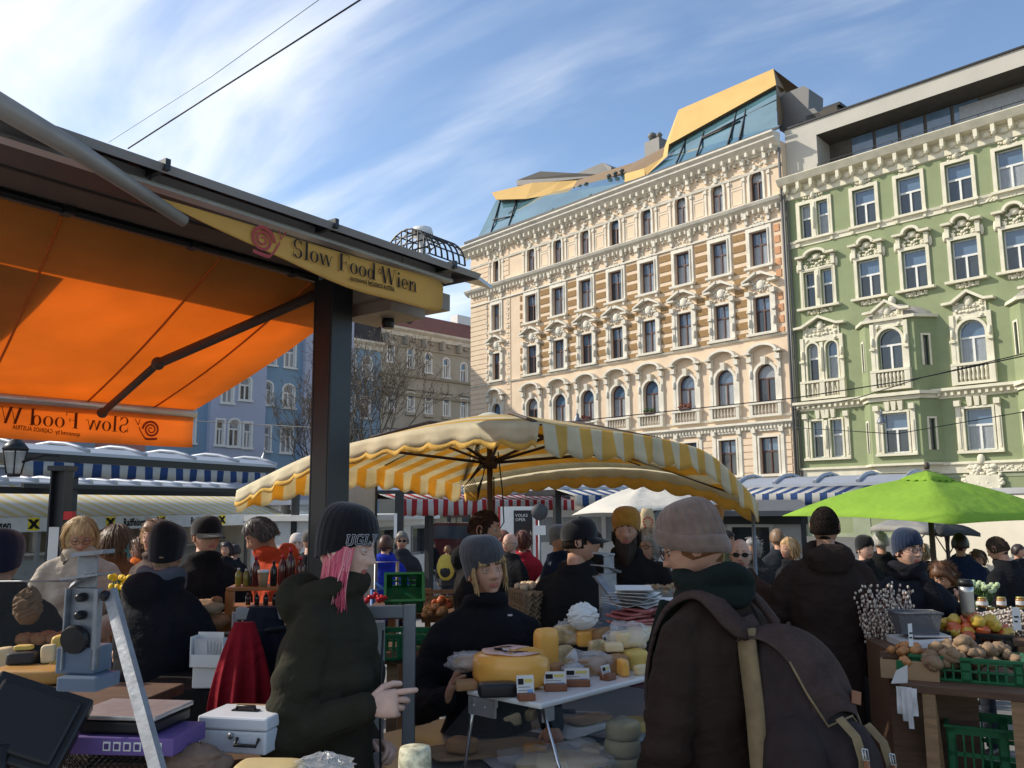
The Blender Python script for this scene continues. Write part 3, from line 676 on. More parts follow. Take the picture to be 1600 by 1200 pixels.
# ---- far row: grey, blue and pink houses
RZF = R(46.2); F0 = P(735, 793, 92)
def farfac(yoff=0):
    return Fac((F0.x, F0.y), RZF, None)
ff = farfac()
def house(name, label, pxs, zones, roofpy, wins, wallmats, rofm, yo=0, frm=M_whitefr, rise=2.5, rset=3):
    """zones: (px0, px1, material index, protrusion)"""
    x0, x1 = ff(pxs[0], 793).x, ff(pxs[1], 793).x
    root = thing('apartment_building', label, 'building', (F0.x+x0*math.cos(RZF), F0.y+x0*math.sin(RZF), 0), RZF)
    H = ff(*roofpy).z
    for (p0, p1, mi, pr) in zones:
        a, b = ff(p0, 793).x-x0, ff(p1, 793).x-x0
        ops_ = []
        for (px, py, wpx, hpx, ar) in wins:
            if p0 <= px < p1:
                q = ff(px, py, -pr); xx = q.x-x0; t_ = (ff(px+wpx/2, py, -pr).x-ff(px-wpx/2, py, -pr).x); zt_, zb_ = ff(px, py-hpx/2, -pr).z, ff(px, py+hpx/2, -pr).z
                ops_.append((xx, t_, zb_, zt_, t_*.35 if ar else 0))
        mb = MB(); mb.T = None
        openwall(mb, a, b, 0, H, ops_, y=-pr, mi=0, mr=1, reveal=.2)
        if pr:
            for e in (a, b): mb.face([(e, -pr, 0), (e, 0, 0), (e, 0, H), (e, -pr, H)])
        for o_ in ops_:
            ring(mb, *o_, .16, -pr, -pr-.05, 1); mb.b2((o_[0]-o_[1]/2-.25, -pr-.16, o_[2]-.14), (o_[0]+o_[1]/2+.25, -pr, o_[2]), 1)
        mb.obj('wall', [wallmats[mi], M_whitefr if frm is M_whitefr else M_stone], root)
        for o_ in ops_: put(window_mesh(o_[1], o_[3]-o_[2], o_[4], frm, rnd, t=.1, bar=.14, trans=.35), 'window', root, (o_[0], -pr+.18, o_[2]))
    mb = MB(); Lh = x1-x0; pm = max(z[3] for z in zones)
    prof(mb, [(0, H-.8), (-pm-.15, H-.8), (-pm-.2, H-.4), (-pm-.55, H-.15), (-pm-.6, H+.05), (0, H+.15)], -.05, Lh+.05); 
    mb.obj('cornice', M_stone, root)
    mb = MB(); prof(mb, [(-pm-.4, H+.1), (rset, H+rise), (rset+6, H+rise), (14, H)], 0, Lh); mb.obj('roof', rofm, root)
    return root, H, Lh, x0
M_grey = mat('grey_stone_facade', (.42, .38, .31), rough=.95, var=.14, vs=.5, bump=.3, bs=10, dirt=.3)
M_tile = mat('red_roof_tiles', (.22, .085, .06), rough=.9, var=.3, vs=3, bump=.5, bs=12)
M_slate = mat('dark_roof', (.055, .05, .05), rough=.8, var=.3, vs=2)
def c2(x, y): return 290+x*.2834, 460+y*.2834
W = []
for x in (1130, 1240, 1338, 1437, 1533):
    px, py = c2(x, 0); W.append((px, c2(0, 318+ (x-1130)*.29)[1], 8.5, 30, 1)); W.append((px+.3, c2(0, 595+(x-1240)*.12)[1], 8.5, 30, 0)); W.append((px+.6, c2(0, 595+(x-1240)*.12)[1]+63, 8.5, 30, 0))
gh, H, Lh, x0 = house('g', 'tall grey weathered stone apartment house with red tiled roof behind the bare tree', (592, 770), [(592, 770, 0, 0)], (735, 533), W, [M_grey], M_tile, frm=M_whitefr, rise=2.6)
mb = MB()
x = .5
while x < Lh: mb.box((x, -.4, H-1.2), (.3, .6, .9)); mb.ell((x+1.2, -.1, H-1.1), (.3, .15, .22), n=8, m_=5); x += 2.4
prof(mb, [(0, H-1.9), (-.15, H-1.9), (-.15, H-1.7), (0, H-1.68)], 0, Lh)
for py in (599, 627): z = ff(735, py).z; prof(mb, [(0, z-.2), (-.2, z-.2), (-.3, z), (0, z+.1)], 0, Lh)
for (px, py, a, b_, ar) in W:
    if not ar:
        q = ff(px, py-b_/2-4); xx = q.x-x0; mb.box((xx, -.22, q.z+.1), (1.5, .4, .22)); 
        mb.box((xx, -.1, ff(px, py+b_/2+3).z), (1.3, .3, .3))
mb.obj('moulding', M_grey, gh)
mb = MB(); q = ff(727, 520, 3); mb.b2((q.x-x0-1.2, 3, H+.5), (q.x-x0+1.2, 4.2, H+3.6)); mb.obj('chimney', M_whitefr, gh)
# arched ground floor + shop sign
mb = MB(); q = ff(700, 840)
for px in (652, 676, 700, 724):
    q = ff(px, 840); xx = q.x-x0; ring(mb, xx, 1.9, .1, 3.3, .95, .9, 0, -.12, 0); mb.b2((xx-.95, -.02, .1), (xx+.95, -.01, 3.2), 1)
mb.obj('arcade', [mat('tan_stone', (.42, .34, .23), var=.2, vs=1, bump=.4, bs=8), M_glassA], gh)
mb = MB(); q = ff(711, 798); mb.b2((q.x-x0-1.7, -.3, q.z-.6), (q.x-x0+1.7, -.14, q.z+.6), 0)
textmesh('RADATZ', .78, mb, Matrix.Translation((q.x-x0, -.31, q.z-.1)) @ Matrix.Rotation(R(90), 4, 'X'), align='CENTER', mi=1, bold=.01)
textmesh('seit 1962', .34, mb, Matrix.Translation((q.x-x0, -.31, q.z-.45)) @ Matrix.Rotation(R(90), 4, 'X'), align='CENTER', mi=1) if 0 else None
mb.obj('shop_sign', [mat('maroon', (.13, .012, .02), rough=.4), M_whitefr], gh)
M_blue = mat('blue_stucco', (.22, .33, .44), rough=.9, var=.1, vs=.5, dirt=.08)
M_lil = mat('lilac_stucco', (.40, .44, .56), rough=.9, var=.08, vs=.5, dirt=.08)
M_pink = mat('pink_stucco', (.42, .20, .17), rough=.9, var=.12, vs=.6, dirt=.15)
M_gst = mat('blueish_grey_stucco', (.25, .28, .34), rough=.9, var=.12, vs=.6, dirt=.15)
W = [(c2(910, 0)[0], c2(0, 390)[1], 13, 34, 0), (c2(1000, 0)[0], c2(0, 405)[1], 13, 34, 1), (c2(905, 0)[0], c2(0, 615)[1], 13, 32, 0), (c2(990, 0)[0], c2(0, 625)[1], 13, 32, 0), (c2(990, 0)[0], 705, 13, 32, 0), (c2(905, 0)[0], 703, 13, 32, 0)]
bh, H2, L2, _ = house('b', 'blue apartment house with dark mansard roof seen just right of the steel post', (543, 592), [(543, 592, 0, 0)], (592, 537), W, [M_blue], M_slate, rise=5, rset=1.6)
mb = MB(); mb.b2((L2*.2, .4, H2+1.8), (L2*.2+1.6, .9, H2+3.6)); mb.obj('skylight', M_glassB, bh)
W = []
def add(x, y, w_, h, a=0): W.append((*c2(x, y), w_, h, a))
for x, y in ((330, 520), (232, 535)): add(x, y, 16, 36, 1)
for x, y in ((448, 545), (568, 563)): add(x, y, 16, 36, 1)
for x, y in ((268, 765),): add(x, y, 16, 42, 1)
for x, y in ((190, 762), (341, 778), (30, 750)): add(x, y, 11, 39)
for x, y in ((437, 795), (556, 805)): add(x, y, 16, 39)
for x, y in ((576, 340), (470, 325), (448, 110), (568, 125)): add(x, y, 15, 36)
for x, y in ((335, 300), (232, 318)): add(x, y, 14, 36)
lh, H3, L3, x03 = house('l', 'sky blue apartment house with pale lilac bays and white window frames', (222, 543), [(222, 318, 0, 0), (318, 405, 1, .5), (405, 466, 0, 0), (466, 543, 1, .5)], (543, 470), W, [M_blue, M_lil], M_slate, rise=4)
W = [(175, 725, 28, 30, 0), (120, 720, 28, 30, 0), (60, 712, 28, 30, 0), (175, 640, 28, 30, 0), (120, 640, 28, 30, 0), (60, 640, 28, 30, 0), (15, 712, 24, 30, 0)]
house('p', 'pink and grey apartment house on the far left behind the striped valances', (-260, 222), [(-260, 12, 1, 0), (12, 60, 0, .3), (60, 140, 1, .3), (140, 222, 0, 0)], (222, 555), W, [M_pink, M_gst], M_slate, rise=4)
# ================= market structures =================
M_steel = mat('dark_painted_steel', (.035, .037, .04), rough=.38, metal=.4, var=.15, vs=5, bump=.05)
M_alu = mat('aluminium', (.48, .48, .48), rough=.4, metal=.6, var=.12, vs=4, dirt=.1)
M_alug = mat('galvanised_grey', (.2, .21, .225), rough=.45, metal=.6, var=.2, vs=7)
M_white = mat('white_paint', (.72, .71, .68), rough=.5, var=.06, dirt=.06)
M_black = mat('black_plastic', (.012, .012, .013), rough=.4)
M_orange = mat('orange_awning', (.86, .37, .085), rough=.8, transl=.62, var=.13, vs=1.6, bump=.3, bs=9, dirt=.05)
M_banner = mat('yellow_banner', (.80, .47, .12), rough=.8, transl=.3, var=.12, vs=4, bump=.3, bs=12, dirt=.12)
M_brown = mat('brown_housing', (.075, .05, .04), rough=.6, var=.2)
M_ink = mat('black_ink', (.012, .01, .01), rough=.8, var=0)
M_snail = mat('pink_snail', (.42, .07, .07), rough=.9, var=.1)
RX = R(90)
# ---- the Slow Food stall with its two awnings
E1 = PZ(700, 424, 3.0); RZS = math.atan2(.81, .585)
fs = Fac(E1, RZS, None)
st = thing('market_stall_roof', 'long flat stall roof on a dark steel post with grey fascia and yellow snail banner, nearest the camera', 'stall roof', (E1.x, E1.y, 0), RZS)
def fl(px, py, y=0): return fs(px, py, y)
zt = fl(700, 419, -.13).z; zm = fl(696, 425).z; zbm = fl(695, 441).z
mb = MB(); XN = -5.2
prof(mb, [(-.12, zt+.0), (-.14, zt+.025), (0, zt+.05), (.5, zt+.11), (1.0, zt+.05), (1.1, zt)], XN, .10, mi=0)
mb.b2((XN, .02, zm), (.0, .98, zt), 1)
x = -.1
while x > XN: mb.b2((x-.02, -.145, zt+.005), (x, .1, zt+.045), 1); x -= .78
mb.prism([(.10, -.12, zt), (.24, -.1, zt-.02), (.10, .05, zt+.03)], (0, 0, .02), 0)
rfo = mb.obj('roof', [M_alu, M_steel], st)
mb = MB(); mb.b2((XN, -.02, zbm), (0.0, .02, zm-.001)); mb.b2((XN, -.035, zbm), (.0, -.02, zbm+.014))
x = -.35
while x > XN: mb.b2((x-.01, -.028, zbm+.016), (x+.01, -.0201, zm-.004)); x -= 1.3
mb.obj('fascia', M_alu, st)
# banner valance, rolled up towards the left
mb = MB(); pts = [(693, 438, 490), (640, 424, 476), (600, 414, 466), (546, 398, 451), (480, 379, 422), (420, 360, 395), (350, 338, 362), (290, 321, 332), (240, 306, 309), (180, 287, 289)]
rows_ = []
for i, (px, a, b) in enumerate(pts):
    p, q = fl(px, a, -.03), fl(px, b, -.035); rows_.append([lerp(p, q, t)+V((0, .012*math.sin(i*1.9+t*2)*t, 0)) for t in (0, .25, .5, .75, 1)])
mb.grid(rows_); bn = mb.obj('banner', M_banner, st, smooth=True)
so_ = bn.modifiers.new('s', 'SOLIDIFY'); so_.thickness = .004; sb_ = bn.modifiers.new('b', 'SUBSURF'); sb_.levels = sb_.render_levels = 1; bn.modifiers.move(1, 0)
def textline(mb, s, a, b, y, size=None, mirror=False, bold=.002, mi=0, wide=1):
    """lettering between local points a and b in the plane y"""
    a, b = V(a), V(b); d = (b-a); L_ = d.length; ang = math.atan2(d.z, d.x)
    T = lambda p: V((a.x+(p.x*math.cos(ang)-p.y*math.sin(ang)), y, a.z+p.x*math.sin(ang)+p.y*math.cos(ang)))
    if mirror: T = lambda p: V((b.x+(p.x*math.cos(ang)-p.y*math.sin(ang)), y, b.z+p.x*math.sin(ang)+p.y*math.cos(ang)))
    textmesh(s, size, mb, T, extr=.0008, mirror=mirror, bold=bold, sx=wide, mi=mi)
def serif_text(mb, s, a, b, y, size, mirror=False, ad=None):
    """Didone-like lettering: heavy stems, hair serifs; glyphs from strokes"""
    # widths in em for the few letters needed
    G_ = {'S': (.56, 's'), 'l': (.3, 'l'), 'o': (.5, 'o'), 'w': (.72, 'w'), 'F': (.62, 'F'), 'd': (.55, 'd'), 'W': (.95, 'W'), 'i': (.3, 'i'), 'e': (.47, 'e'), 'n': (.58, 'n'), ' ': (.3, ' ')}
    tot = sum(G_[c][0] for c in s); a, b = V(a), V(b); d = b-a; sc = d.length/tot; ux = d.normalized(); uz = V((0, 0, 1)); hs = size
    x = 0
    def pt(px_, pz_):
        u = (tot-px_) if mirror else px_
        p = a+ux*(u*sc)+uz*(pz_*hs); p.y = y; return p
    def poly(ps): mb.face([pt(x+u, z) for u, z in ps], 0)
    def bar(u0_, u1_, z0, z1): poly([(u0_, z0), (u1_, z0), (u1_, z1), (u0_, z1)])
    def diag(ua, za, ub, zb_, t): poly([(ua, za), (ua+t, za), (ub+t, zb_), (ub, zb_)])
    def oval(cx, cz, rx, rz, tx, tz, a0=0, a1=360, n=20):
        for i in range(n):
            p, q = R(a0+(a1-a0)*i/n), R(a0+(a1-a0)*(i+1)/n)
            poly([(cx+rx*math.cos(p), cz+rz*math.sin(p)), (cx+rx*math.cos(q), cz+rz*math.sin(q)), (cx+(rx-tx)*math.cos(q), cz+(rz-tz)*math.sin(q)), (cx+(rx-tx)*math.cos(p), cz+(rz-tz)*math.sin(p))])
    XH = .45
    for c in s:
        w_, k = G_[c]
        if k == 'o': oval(.23, XH/2, .22, XH/2+.01, .105, .02)
        if k == 'e': oval(.22, XH/2, .2, XH/2+.01, .1, .025, 0, 318); bar(.06, .41, XH/2-.01, XH/2+.015)
        if k == 'l': bar(.08, .19, 0, .74); bar(.01, .26, 0, .022); bar(.01, .08, .715, .74)
        if k == 'i': bar(.08, .19, 0, XH); bar(.01, .26, 0, .022); bar(.01, .08, XH-.022, XH); oval(.135, .62, .065, .065, .065, .065)
        if k == 'n': bar(.07, .18, 0, XH); bar(.0, .25, 0, .022); bar(.0, .07, XH-.022, XH); bar(.38, .49, 0, XH*.75); bar(.31, .56, 0, .022); oval(.335, XH*.7, .155, XH*.32, .1, .03, 0, 180, 12)
        if k == 'd': oval(.22, XH/2, .2, XH/2+.01, .1, .022); bar(.35, .46, 0, .74); bar(.46, .53, 0, .022); bar(.28, .35, .715, .74)
        if k == 'F': bar(.08, .21, 0, .72); bar(.01, .29, 0, .022); bar(.01, .58, .70, .72); bar(.55, .58, .54, .70); bar(.21, .42, .36, .38); bar(.40, .43, .28, .46)
        if k == 's': oval(.24, .54, .2, .195, .09, .03, 20, 270, 16); oval(.27, .175, .21, .195, .1, .03, -160, 90, 16); bar(.41, .44, .5, .72); bar(.04, .07, 0, .22); diag(.13, .36, .22, .33, .14)
        if k == 'w':
            for q in (0, .3): diag(q, XH, q+.15, 0, .1); diag(q+.17, 0, q+.31, XH, .03)
            for q in (-.03, .27, .57): bar(q, q+.16, XH-.022, XH)
        if k == 'W':
            for q in (0, .38): diag(q, .72, q+.2, 0, .12); diag(q+.23, 0, q+.42, .72, .03)
            for q in (-.04, .34, .74): bar(q, q+.2, .7, .72)
        x += w_
def snail(mb, c, y, r, fx=1, mi=0):
    n = 60
    for i in range(n-1):
        def sp(k):
            t = k/n*R(900); rr = r*(1-.86*k/n); return V((c.x+fx*(rr*math.cos(t)), y, c.z+rr*math.sin(t)*.95))
        p, q = sp(i), sp(i+1); cc = V((c.x, y, c.z)); k_ = r*.24*(1-.6*i/n)
        mb.face([p, q, q+(cc-q).normalized()*k_, p+(cc-p).normalized()*k_], mi)
    f = []
    for t in range(9): u = t/8; f.append((c.x+fx*(-r*.7+u*r*2.0), c.z-r*.98-math.sin(u*3)*r*.1+max(0, u-.6)**1.3*r*3.4))
    for i in range(8): mb.face([(f[i][0], y, f[i][1]), (f[i+1][0], y, f[i+1][1]), (f[i+1][0], y, f[i+1][1]+r*.22), (f[i][0], y, f[i][1]+r*.22)], mi)
    e = V((f[-1][0], y, f[-1][1]+r*.3))
    for a_ in (.3, -.25): mb.face([e, e+V((fx*r*(.1+a_), 0, r*.6)), e+V((fx*r*(.18+a_), 0, r*.58)), e+V((fx*r*.1, 0, 0))], mi)
mb = MB(); yb = -.043
serif_text(mb, 'Slow Food Wien', fl(457, 400, yb), fl(652, 457, yb), yb, .105)
textline(mb, 'sponsored by', fl(547, 437, yb), fl(585, 447, yb), yb, .030, bold=.0006, wide=.8)
textline(mb, 'CASINOS AUSTRIA', fl(580, 446.5, yb), fl(640, 461, yb), yb, .029, bold=.0006, wide=.62)
oo = fl(594, 424, yb); ring_ = []
for i in range(12): a_ = R(i*30); b_ = R(i*30+30); mb.face([(oo.x+.012*math.cos(a_), yb, oo.z+.012*math.sin(a_)), (oo.x+.012*math.cos(b_), yb, oo.z+.012*math.sin(b_)), (oo.x+.009*math.cos(b_), yb, oo.z+.009*math.sin(b_)), (oo.x+.009*math.cos(a_), yb, oo.z+.009*math.sin(a_))], 0)
mb.obj('lettering', M_ink, bn)
mb = MB(); snail(mb, fl(411, 374, yb), yb, .065); mb.obj('snail_emblem', M_snail, bn)
# dark soffit beam and awning cassette
mb = MB(); za = min(fl(300, 385, .82).z, zm-.05)
pb0 = PZ(0, 300, za)-V((E1.x, E1.y, 0)); YB = pb0.dot(V((-.81, .585, 0)))
mb.b2((XN, .12, zm-.03), (-.42, YB-.24, zm-.001), 0); mb.b2((XN, YB-.22, za+.01), (-.36, YB-.03, zm-.001), 0)
mb.tube([(XN, YB, za), (-.45, YB, za)], .018, n=8, mi=1)
x = -.6
while x > XN: mb.b2((x-.02, YB-.03, za-.02), (x+.02, YB+.03, za+.04), 1); x -= .55
mb.obj('awning_cassette', [M_brown, M_black], st, bevel=.006)
# post (H section)
pp = fl(518, 600, .42); zc_ = zm-.062
mb = MB(); hw = .068
mb.b2((pp.x-hw, .42-hw, .01), (pp.x+hw, .42-hw+.012, zc_)); mb.b2((pp.x-hw, .42+hw-.012, .01), (pp.x+hw, .42+hw, zc_)); mb.b2((pp.x-.012, .42-hw+.012, .01), (pp.x+.012, .42+hw-.012, zc_))
for s_ in (-1, 1): mb.b2((pp.x+s_*hw, .42-hw+.014, .01), (pp.x+s_*(hw-.01), .42+hw-.014, zc_))
mb.b2((pp.x-.13, .29, 0), (pp.x+.13, .55, .012)); mb.obj('post', M_steel, st, bevel=.004)
# orange awning
cor = {}
mb = MB(); yt, yl = YB+.025, 2.1
rows_ = []
for i in range(15):
    t = i/14
    top = lerp(fl(-360, 190, yt), fl(566, 470, yt), t); top.z = za-.015
    bot = lerp(fl(-280, 590, yl), fl(303, 641, yl), t)
    row = []
    for j in range(9):
        s_ = j/8; p = lerp(top, bot, s_); p.z -= .035*math.sin(math.pi*s_)*(1+.25*math.sin(i*1.3)); row.append(p)
    rows_.append(row)
mb.grid(rows_); aw = mb.obj('awning', M_orange, st, smooth=True); sm = aw.modifiers.new('s', 'SOLIDIFY'); sm.thickness = .002
mb = MB()
for px in (110, 420):      # seams
    p = lerp(rows_[0][0], rows_[-1][0], .0); 
for i in (5, 9, 12): mb.tube([q+V((0, 0, -.004)) for q in rows_[i]], .006, n=4)
mb.obj('seam', mat('orange_seam', (.55, .11, .01), rough=.8), aw)
fine = [(i*.25, j*.25) for i in range(0, 57) for j in range(0, 33)]
def awp(i, j): a, b = int(min(i, 13.99)), int(min(j, 7.99)); f, g_ = i-a, j-b; return lerp(lerp(rows_[a][b], rows_[a+1][b], f), lerp(rows_[a][b+1], rows_[a+1][b+1], f), g_)
ms_ = Matrix.Translation((E1.x, E1.y, 0)) @ Matrix.Rotation(RZS, 4, 'Z')
def prj(p): d = ms_ @ p-V((0, 0, CAMZ)); z_ = d.dot(fwd); return 800+F*d.dot(crt)/z_, 600-F*d.dot(cup)/z_
def near_(px, py): return min((awp(*q) for q in fine), key=lambda p: (prj(p)[0]-px)**2+(prj(p)[1]-py)**2)
mb = MB(); A4 = [near_(-80, 405), near_(92, 437), near_(2, 528), near_(-80, 590)]; mb.grid([[lerp(lerp(A4[0], A4[1], u), lerp(A4[3], A4[2], u), v)+V((0, 0, .03)) for u in (0, .25, .5, .75, 1)] for v in (0, .25, .5, .75, 1)])  # extra cloth layer added above the awning so its left corner shows darker
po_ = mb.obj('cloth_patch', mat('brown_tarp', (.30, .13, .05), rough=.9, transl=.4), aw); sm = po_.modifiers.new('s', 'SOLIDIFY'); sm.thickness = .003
b0, b1 = rows_[0][-1], rows_[-1][-1]
mb = MB(); mb.tube([b0+V((0, .02, -.02)), b1+V((.02, .02, -.02))], .035, n=10); mb.b2((b0.x, yl-.03, b0.z-.06), (b0.x+.01, yl, b0.z)) if 0 else None
mb.obj('front_bar', M_alu, aw)
mb = MB(); vr = []
for i in range(25):
    t = i/24; p = lerp(b0, b1, t)+V((0, .0, -.045)); vr.append([p+V((0, .012*math.sin(i*.8+k)*k/3, -k*.065)) for k in range(4)])
mb.grid(vr); vo = mb.obj('valance', M_orange, aw, smooth=True); sm = vo.modifiers.new('s', 'SOLIDIFY'); sm.thickness = .002
mb = MB(); yv = yl-.016
serif_text(mb, 'Slow Food Wien', fl(-60, 656, yv), fl(201, 676, yv), yv, .125, mirror=True)
textline(mb, 'sponsored by  CASINOS AUSTRIA', fl(45, 673, yv), fl(125, 682, yv), yv, .034, mirror=True, bold=.0006, wide=.75)
mb.obj('lettering', mat('brown_ink', (.12, .02, .004), rough=.9), vo)
mb = MB(); snail(mb, fl(236, 671, yv), yv, .062, fx=-1); mb.obj('snail_emblem', mat('dark_red_ink', (.28, .03, .01), rough=.9), vo)
mb = MB(); j0, j1, j2 = fl(505, 456, YB+.02), fl(247, 568, 1.3), fl(160, 645, 2.0)
mb.tube([j0, lerp(j0, j1, .5), j1], [(.036, .026)]*3, n=8); mb.tube([j1, j2], [(.026, .02)]*2, n=8); mb.ell(j1, (.035, .03, .035)); mb.ell(j2, (.03, .03, .03))
mb.obj('folding_arm', M_brown, aw)
mb = MB(); mb.tube([fl(-60, 130, -.16), fl(120, 235, -.13), fl(288, 346, -.06)], [.04, .032, .022], n=12); mb.obj('strut', mat('grey_strut', (.3, .27, .24), rough=.5, metal=.3, var=.15, vs=8), st)
# camera box, cables and loudspeaker under the roof end
mb = MB(); c = fl(600, 478, .35); mb.b2((c.x-.22, .1, c.z-.02), (c.x+.24, .62, c.z+.07), 0); mb.b2((c.x-.16, .15, c.z-.08), (c.x+.1, .5, c.z-.02), 0); mb.lathe([(.03, -.13), (.035, -.1), (.03, -.08)], c=(c.x-.02, .3, c.z), n=12, mi=1)
mb.tube([c+V((.1, .0, .02)), c+V((.12, 0, -.05)), c+V((.2, 0, -.06)), c+V((.26, 0, .0))], .006, n=5, mi=1); mb.tube([c+V((.12, -.1, .06)), c+V((.12, -.1, -.05))], .012, n=6, mi=1)
mb.obj('junction_box', [mat('beige_box', (.3, .25, .2), rough=.6), M_black], st, bevel=.005)
# round wire cage with an antenna on the roof end
mb = MB(); a = fl(640, 395, .1); b = fl(692, 405, .1); z0 = zt+.085; r_ = .155; CY = .12
for k in range(7):
    x = lerp(a.x, b.x+.02, k/6); f_ = 1
    mb.tube([(x, CY-r_*math.cos(R(t)), z0+r_*f_*math.sin(R(t))) for t in range(0, 181, 15)], .005, n=4)
for t in range(0, 181, 20): mb.tube([(a.x, CY-r_*math.cos(R(t)), z0+r_*math.sin(R(t))), (b.x+.02, CY-r_*math.cos(R(t)), z0+r_*math.sin(R(t)))], .004, n=4)
for k in range(-3, 4):
    for x in (a.x,): mb.tube([(x, CY+k*r_/4, z0), (x, CY+k*r_/4, z0+math.sqrt(max(0, r_*r_-(k*r_/4)**2)))], .004, n=4)
for k in range(1, 4): mb.tube([(a.x, CY-math.sqrt(r_*r_-(k*r_/4)**2), z0+k*r_/4), (a.x, CY+math.sqrt(r_*r_-(k*r_/4)**2), z0+k*r_/4)], .004, n=4)
cg = mb.obj('wire_cage', M_black, rfo)
mb = MB(); mx_ = lerp(a.x, b.x, .45); mb.lathe([(.07, 0), (.05, .04), (.02, .06), (.02, .13), (.06, .15), (.05, .19), (.01, .2)], c=(mx_, CY, z0), n=12); mb.obj('vent_cap', M_white, rfo)

# ---- yellow striped square umbrella
CRM = (.80, .72, .52); YEL = (.80, .53, .13)
ax = (.69, .72, 0); 
M_yst = mat('yellow_cream_stripes', CRM, stripe=(ax, .2, .8, YEL, .5), rough=.85, transl=.5, var=.12, vs=6, bump=.3, bs=10, dirt=.10)
UC = V((-.16, 6.2, 0)); um = thing('market_umbrella', 'large square yellow and cream striped parasol with scalloped edge', 'umbrella', UC)
nearc, leftc, rightc, farc = (845, 664, 4.3), (372, 766, 6.38), (1180, 784, 6.02), (722, 762, 8.1)
edges = [
 ([(372, 766), (430, 737), (490, 710), (560, 690), (640, 674), (740, 662), (845, 662)], 6.38, 4.3),
 ([(845, 662), (900, 668), (990, 678), (1060, 692), (1100, 706), (1135, 733), (1182, 784)], 4.3, 6.02),
 ([(1182, 784), (1140, 764), (1100, 750), (1020, 734), (930, 730), (840, 737), (722, 758)], 6.02, 8.1),
 ([(722, 758), (680, 748), (640, 740), (590, 733), (530, 733), (450, 748), (372, 766)], 8.1, 6.38)]
apex = P(765, 659, 6.2)-UC
can = MB(); val = MB(); rimc = []
for ei, (pl, da, db) in enumerate(edges):
    n = 24; cur = []
    for i in range(n+1):
        t = i/n*(len(pl)-1); k = min(int(t), len(pl)-2); f_ = t-k
        p0, p1, p2, p3 = pl[max(0, k-1)], pl[k], pl[k+1], pl[min(len(pl)-1, k+2)]
        cm = lambda j: .5*((2*p1[j])+(-p0[j]+p2[j])*f_+(2*p0[j]-5*p1[j]+4*p2[j]-p3[j])*f_*f_+(-p0[j]+3*p1[j]-3*p2[j]+p3[j])*f_**3)
        # straight edge in plan: depth from the pixel column
        A_, B_ = P(pl[0][0], pl[0][1], da), P(pl[-1][0], pl[-1][1], db); kx = ray(cm(0), cm(1)); kx = kx.x/kx.y
        s_ = (kx*A_.y-A_.x)/((B_.x-A_.x)-kx*(B_.y-A_.y)); s_ = min(1, max(0, s_))
        cur.append(P(cm(0), cm(1), lerp(A_.y, B_.y, s_))-UC)
    rimc.append(cur)
    rws = [[lerp(p, apex, t)+V((0, 0, .05*math.sin(math.pi*t)*(1 if i not in (0, n) else .6)*(.6+.4*abs(math.cos(i/n*math.pi))))) for t in [j/8 for j in range(9)]] for i, p in enumerate(cur)]
    can.grid(rws)
    ln = sum((cur[i+1]-cur[i]).length for i in range(n)); acc = 0; rws = []; out = (cur[-1]-cur[0]).cross(V((0, 0, 1))).normalized(); 
    if out.dot((cur[0]+cur[-1])/2) < 0: out = -out
    pr_ = None
    for i in range(n*4+1):
        t = i/4; k = min(int(t), n-1); p = lerp(cur[k], cur[k+1], t-k)
        if pr_ is not None: acc += (p-pr_).length
        pr_ = p; hgt = (.105 if ei == 0 else .135)+.035*abs(math.sin(acc/.2*math.pi)); wv = .018*math.sin(acc*23)
        rws.append([p+out*(.012+.05*s_*(.3)+wv*s_)+V((0, 0, -hgt*s_)) for s_ in (0, .25, .5, .75, 1)])
    if ei in (0, 2): val.grid([r[:3 if ei else 4] for r in rws], mi=1); val.grid([r[2 if ei else 3:] for r in rws], mi=2)
    else: val.grid(rws)
co = can.obj('canopy', M_yst, um, smooth=True); sm = co.modifiers.new('s', 'SOLIDIFY'); sm.thickness = .002
vo_ = val.obj('valance', [M_yst, mat('cream_canvas', CRM, rough=.85, transl=.4, var=.12, vs=6, dirt=.2), mat('yellow_canvas', YEL, rough=.85, transl=.4, var=.12, vs=6, dirt=.1)], co, smooth=True); sm = vo_.modifiers.new('s', 'SOLIDIFY'); sm.thickness = .002
hub = apex+V((0, 0, -.3))
mb = MB(); mb.tube([(0, 0, 0.02), hub+V((0, 0, .26))], .021, n=10); mb.b2((-.25, -.25, 0), (.25, .25, .05)); mb.obj('pole', M_brown, um)
mb = MB(); mb.lathe([(.05, -.04), (.06, 0), (.05, .05)], c=hub, n=12)
mb.obj('hub', M_brown, um)
for cur in rimc:
    for q in (cur[0], cur[12]):
        mb = MB(); top_ = lerp(q, apex, .08)+V((0, 0, .01)); md = lerp(q, apex, .5)+V((0, 0, .06))
        mb.tube([apex+V((0, 0, -.03)), md, top_], .012, n=6); mb.tube([hub, md], .011, n=6); mb.obj('rib', M_brown, um)
mb = MB()
for k in range(9): mb.tube([hub+V((-.05+.018*math.sin(k), .02*k-.1, 0)), hub+V((-.12-.01*k, 0, -.1-.01*k)), hub+V((-.09, 0, -.18-.012*k)), hub+V((-.05, 0, -.1)), hub+V((-.03, 0, 0))], .004, n=4)
mb.tube([hub+V((.06, 0, .08)), hub+V((.09, 0, -.2)), hub+V((.1, -.02, -.42)), hub+V((.05, -.02, -.5)), hub+V((.03, 0, -.4)), hub+V((.03, 0, -.1))], .005, n=5)
mb.obj('cord', M_black, um)
mb = MB(); cc = rimc[1][-1]; fx_, fy_ = cc.x*.985, cc.y*.985; mb.tube([(fx_, fy_, 0), (fx_, fy_, cc.z-.02)], .013, n=8); mb.obj('side_pole', M_alug, um)
for k, e in enumerate(rimc[0][:1]):
    pass
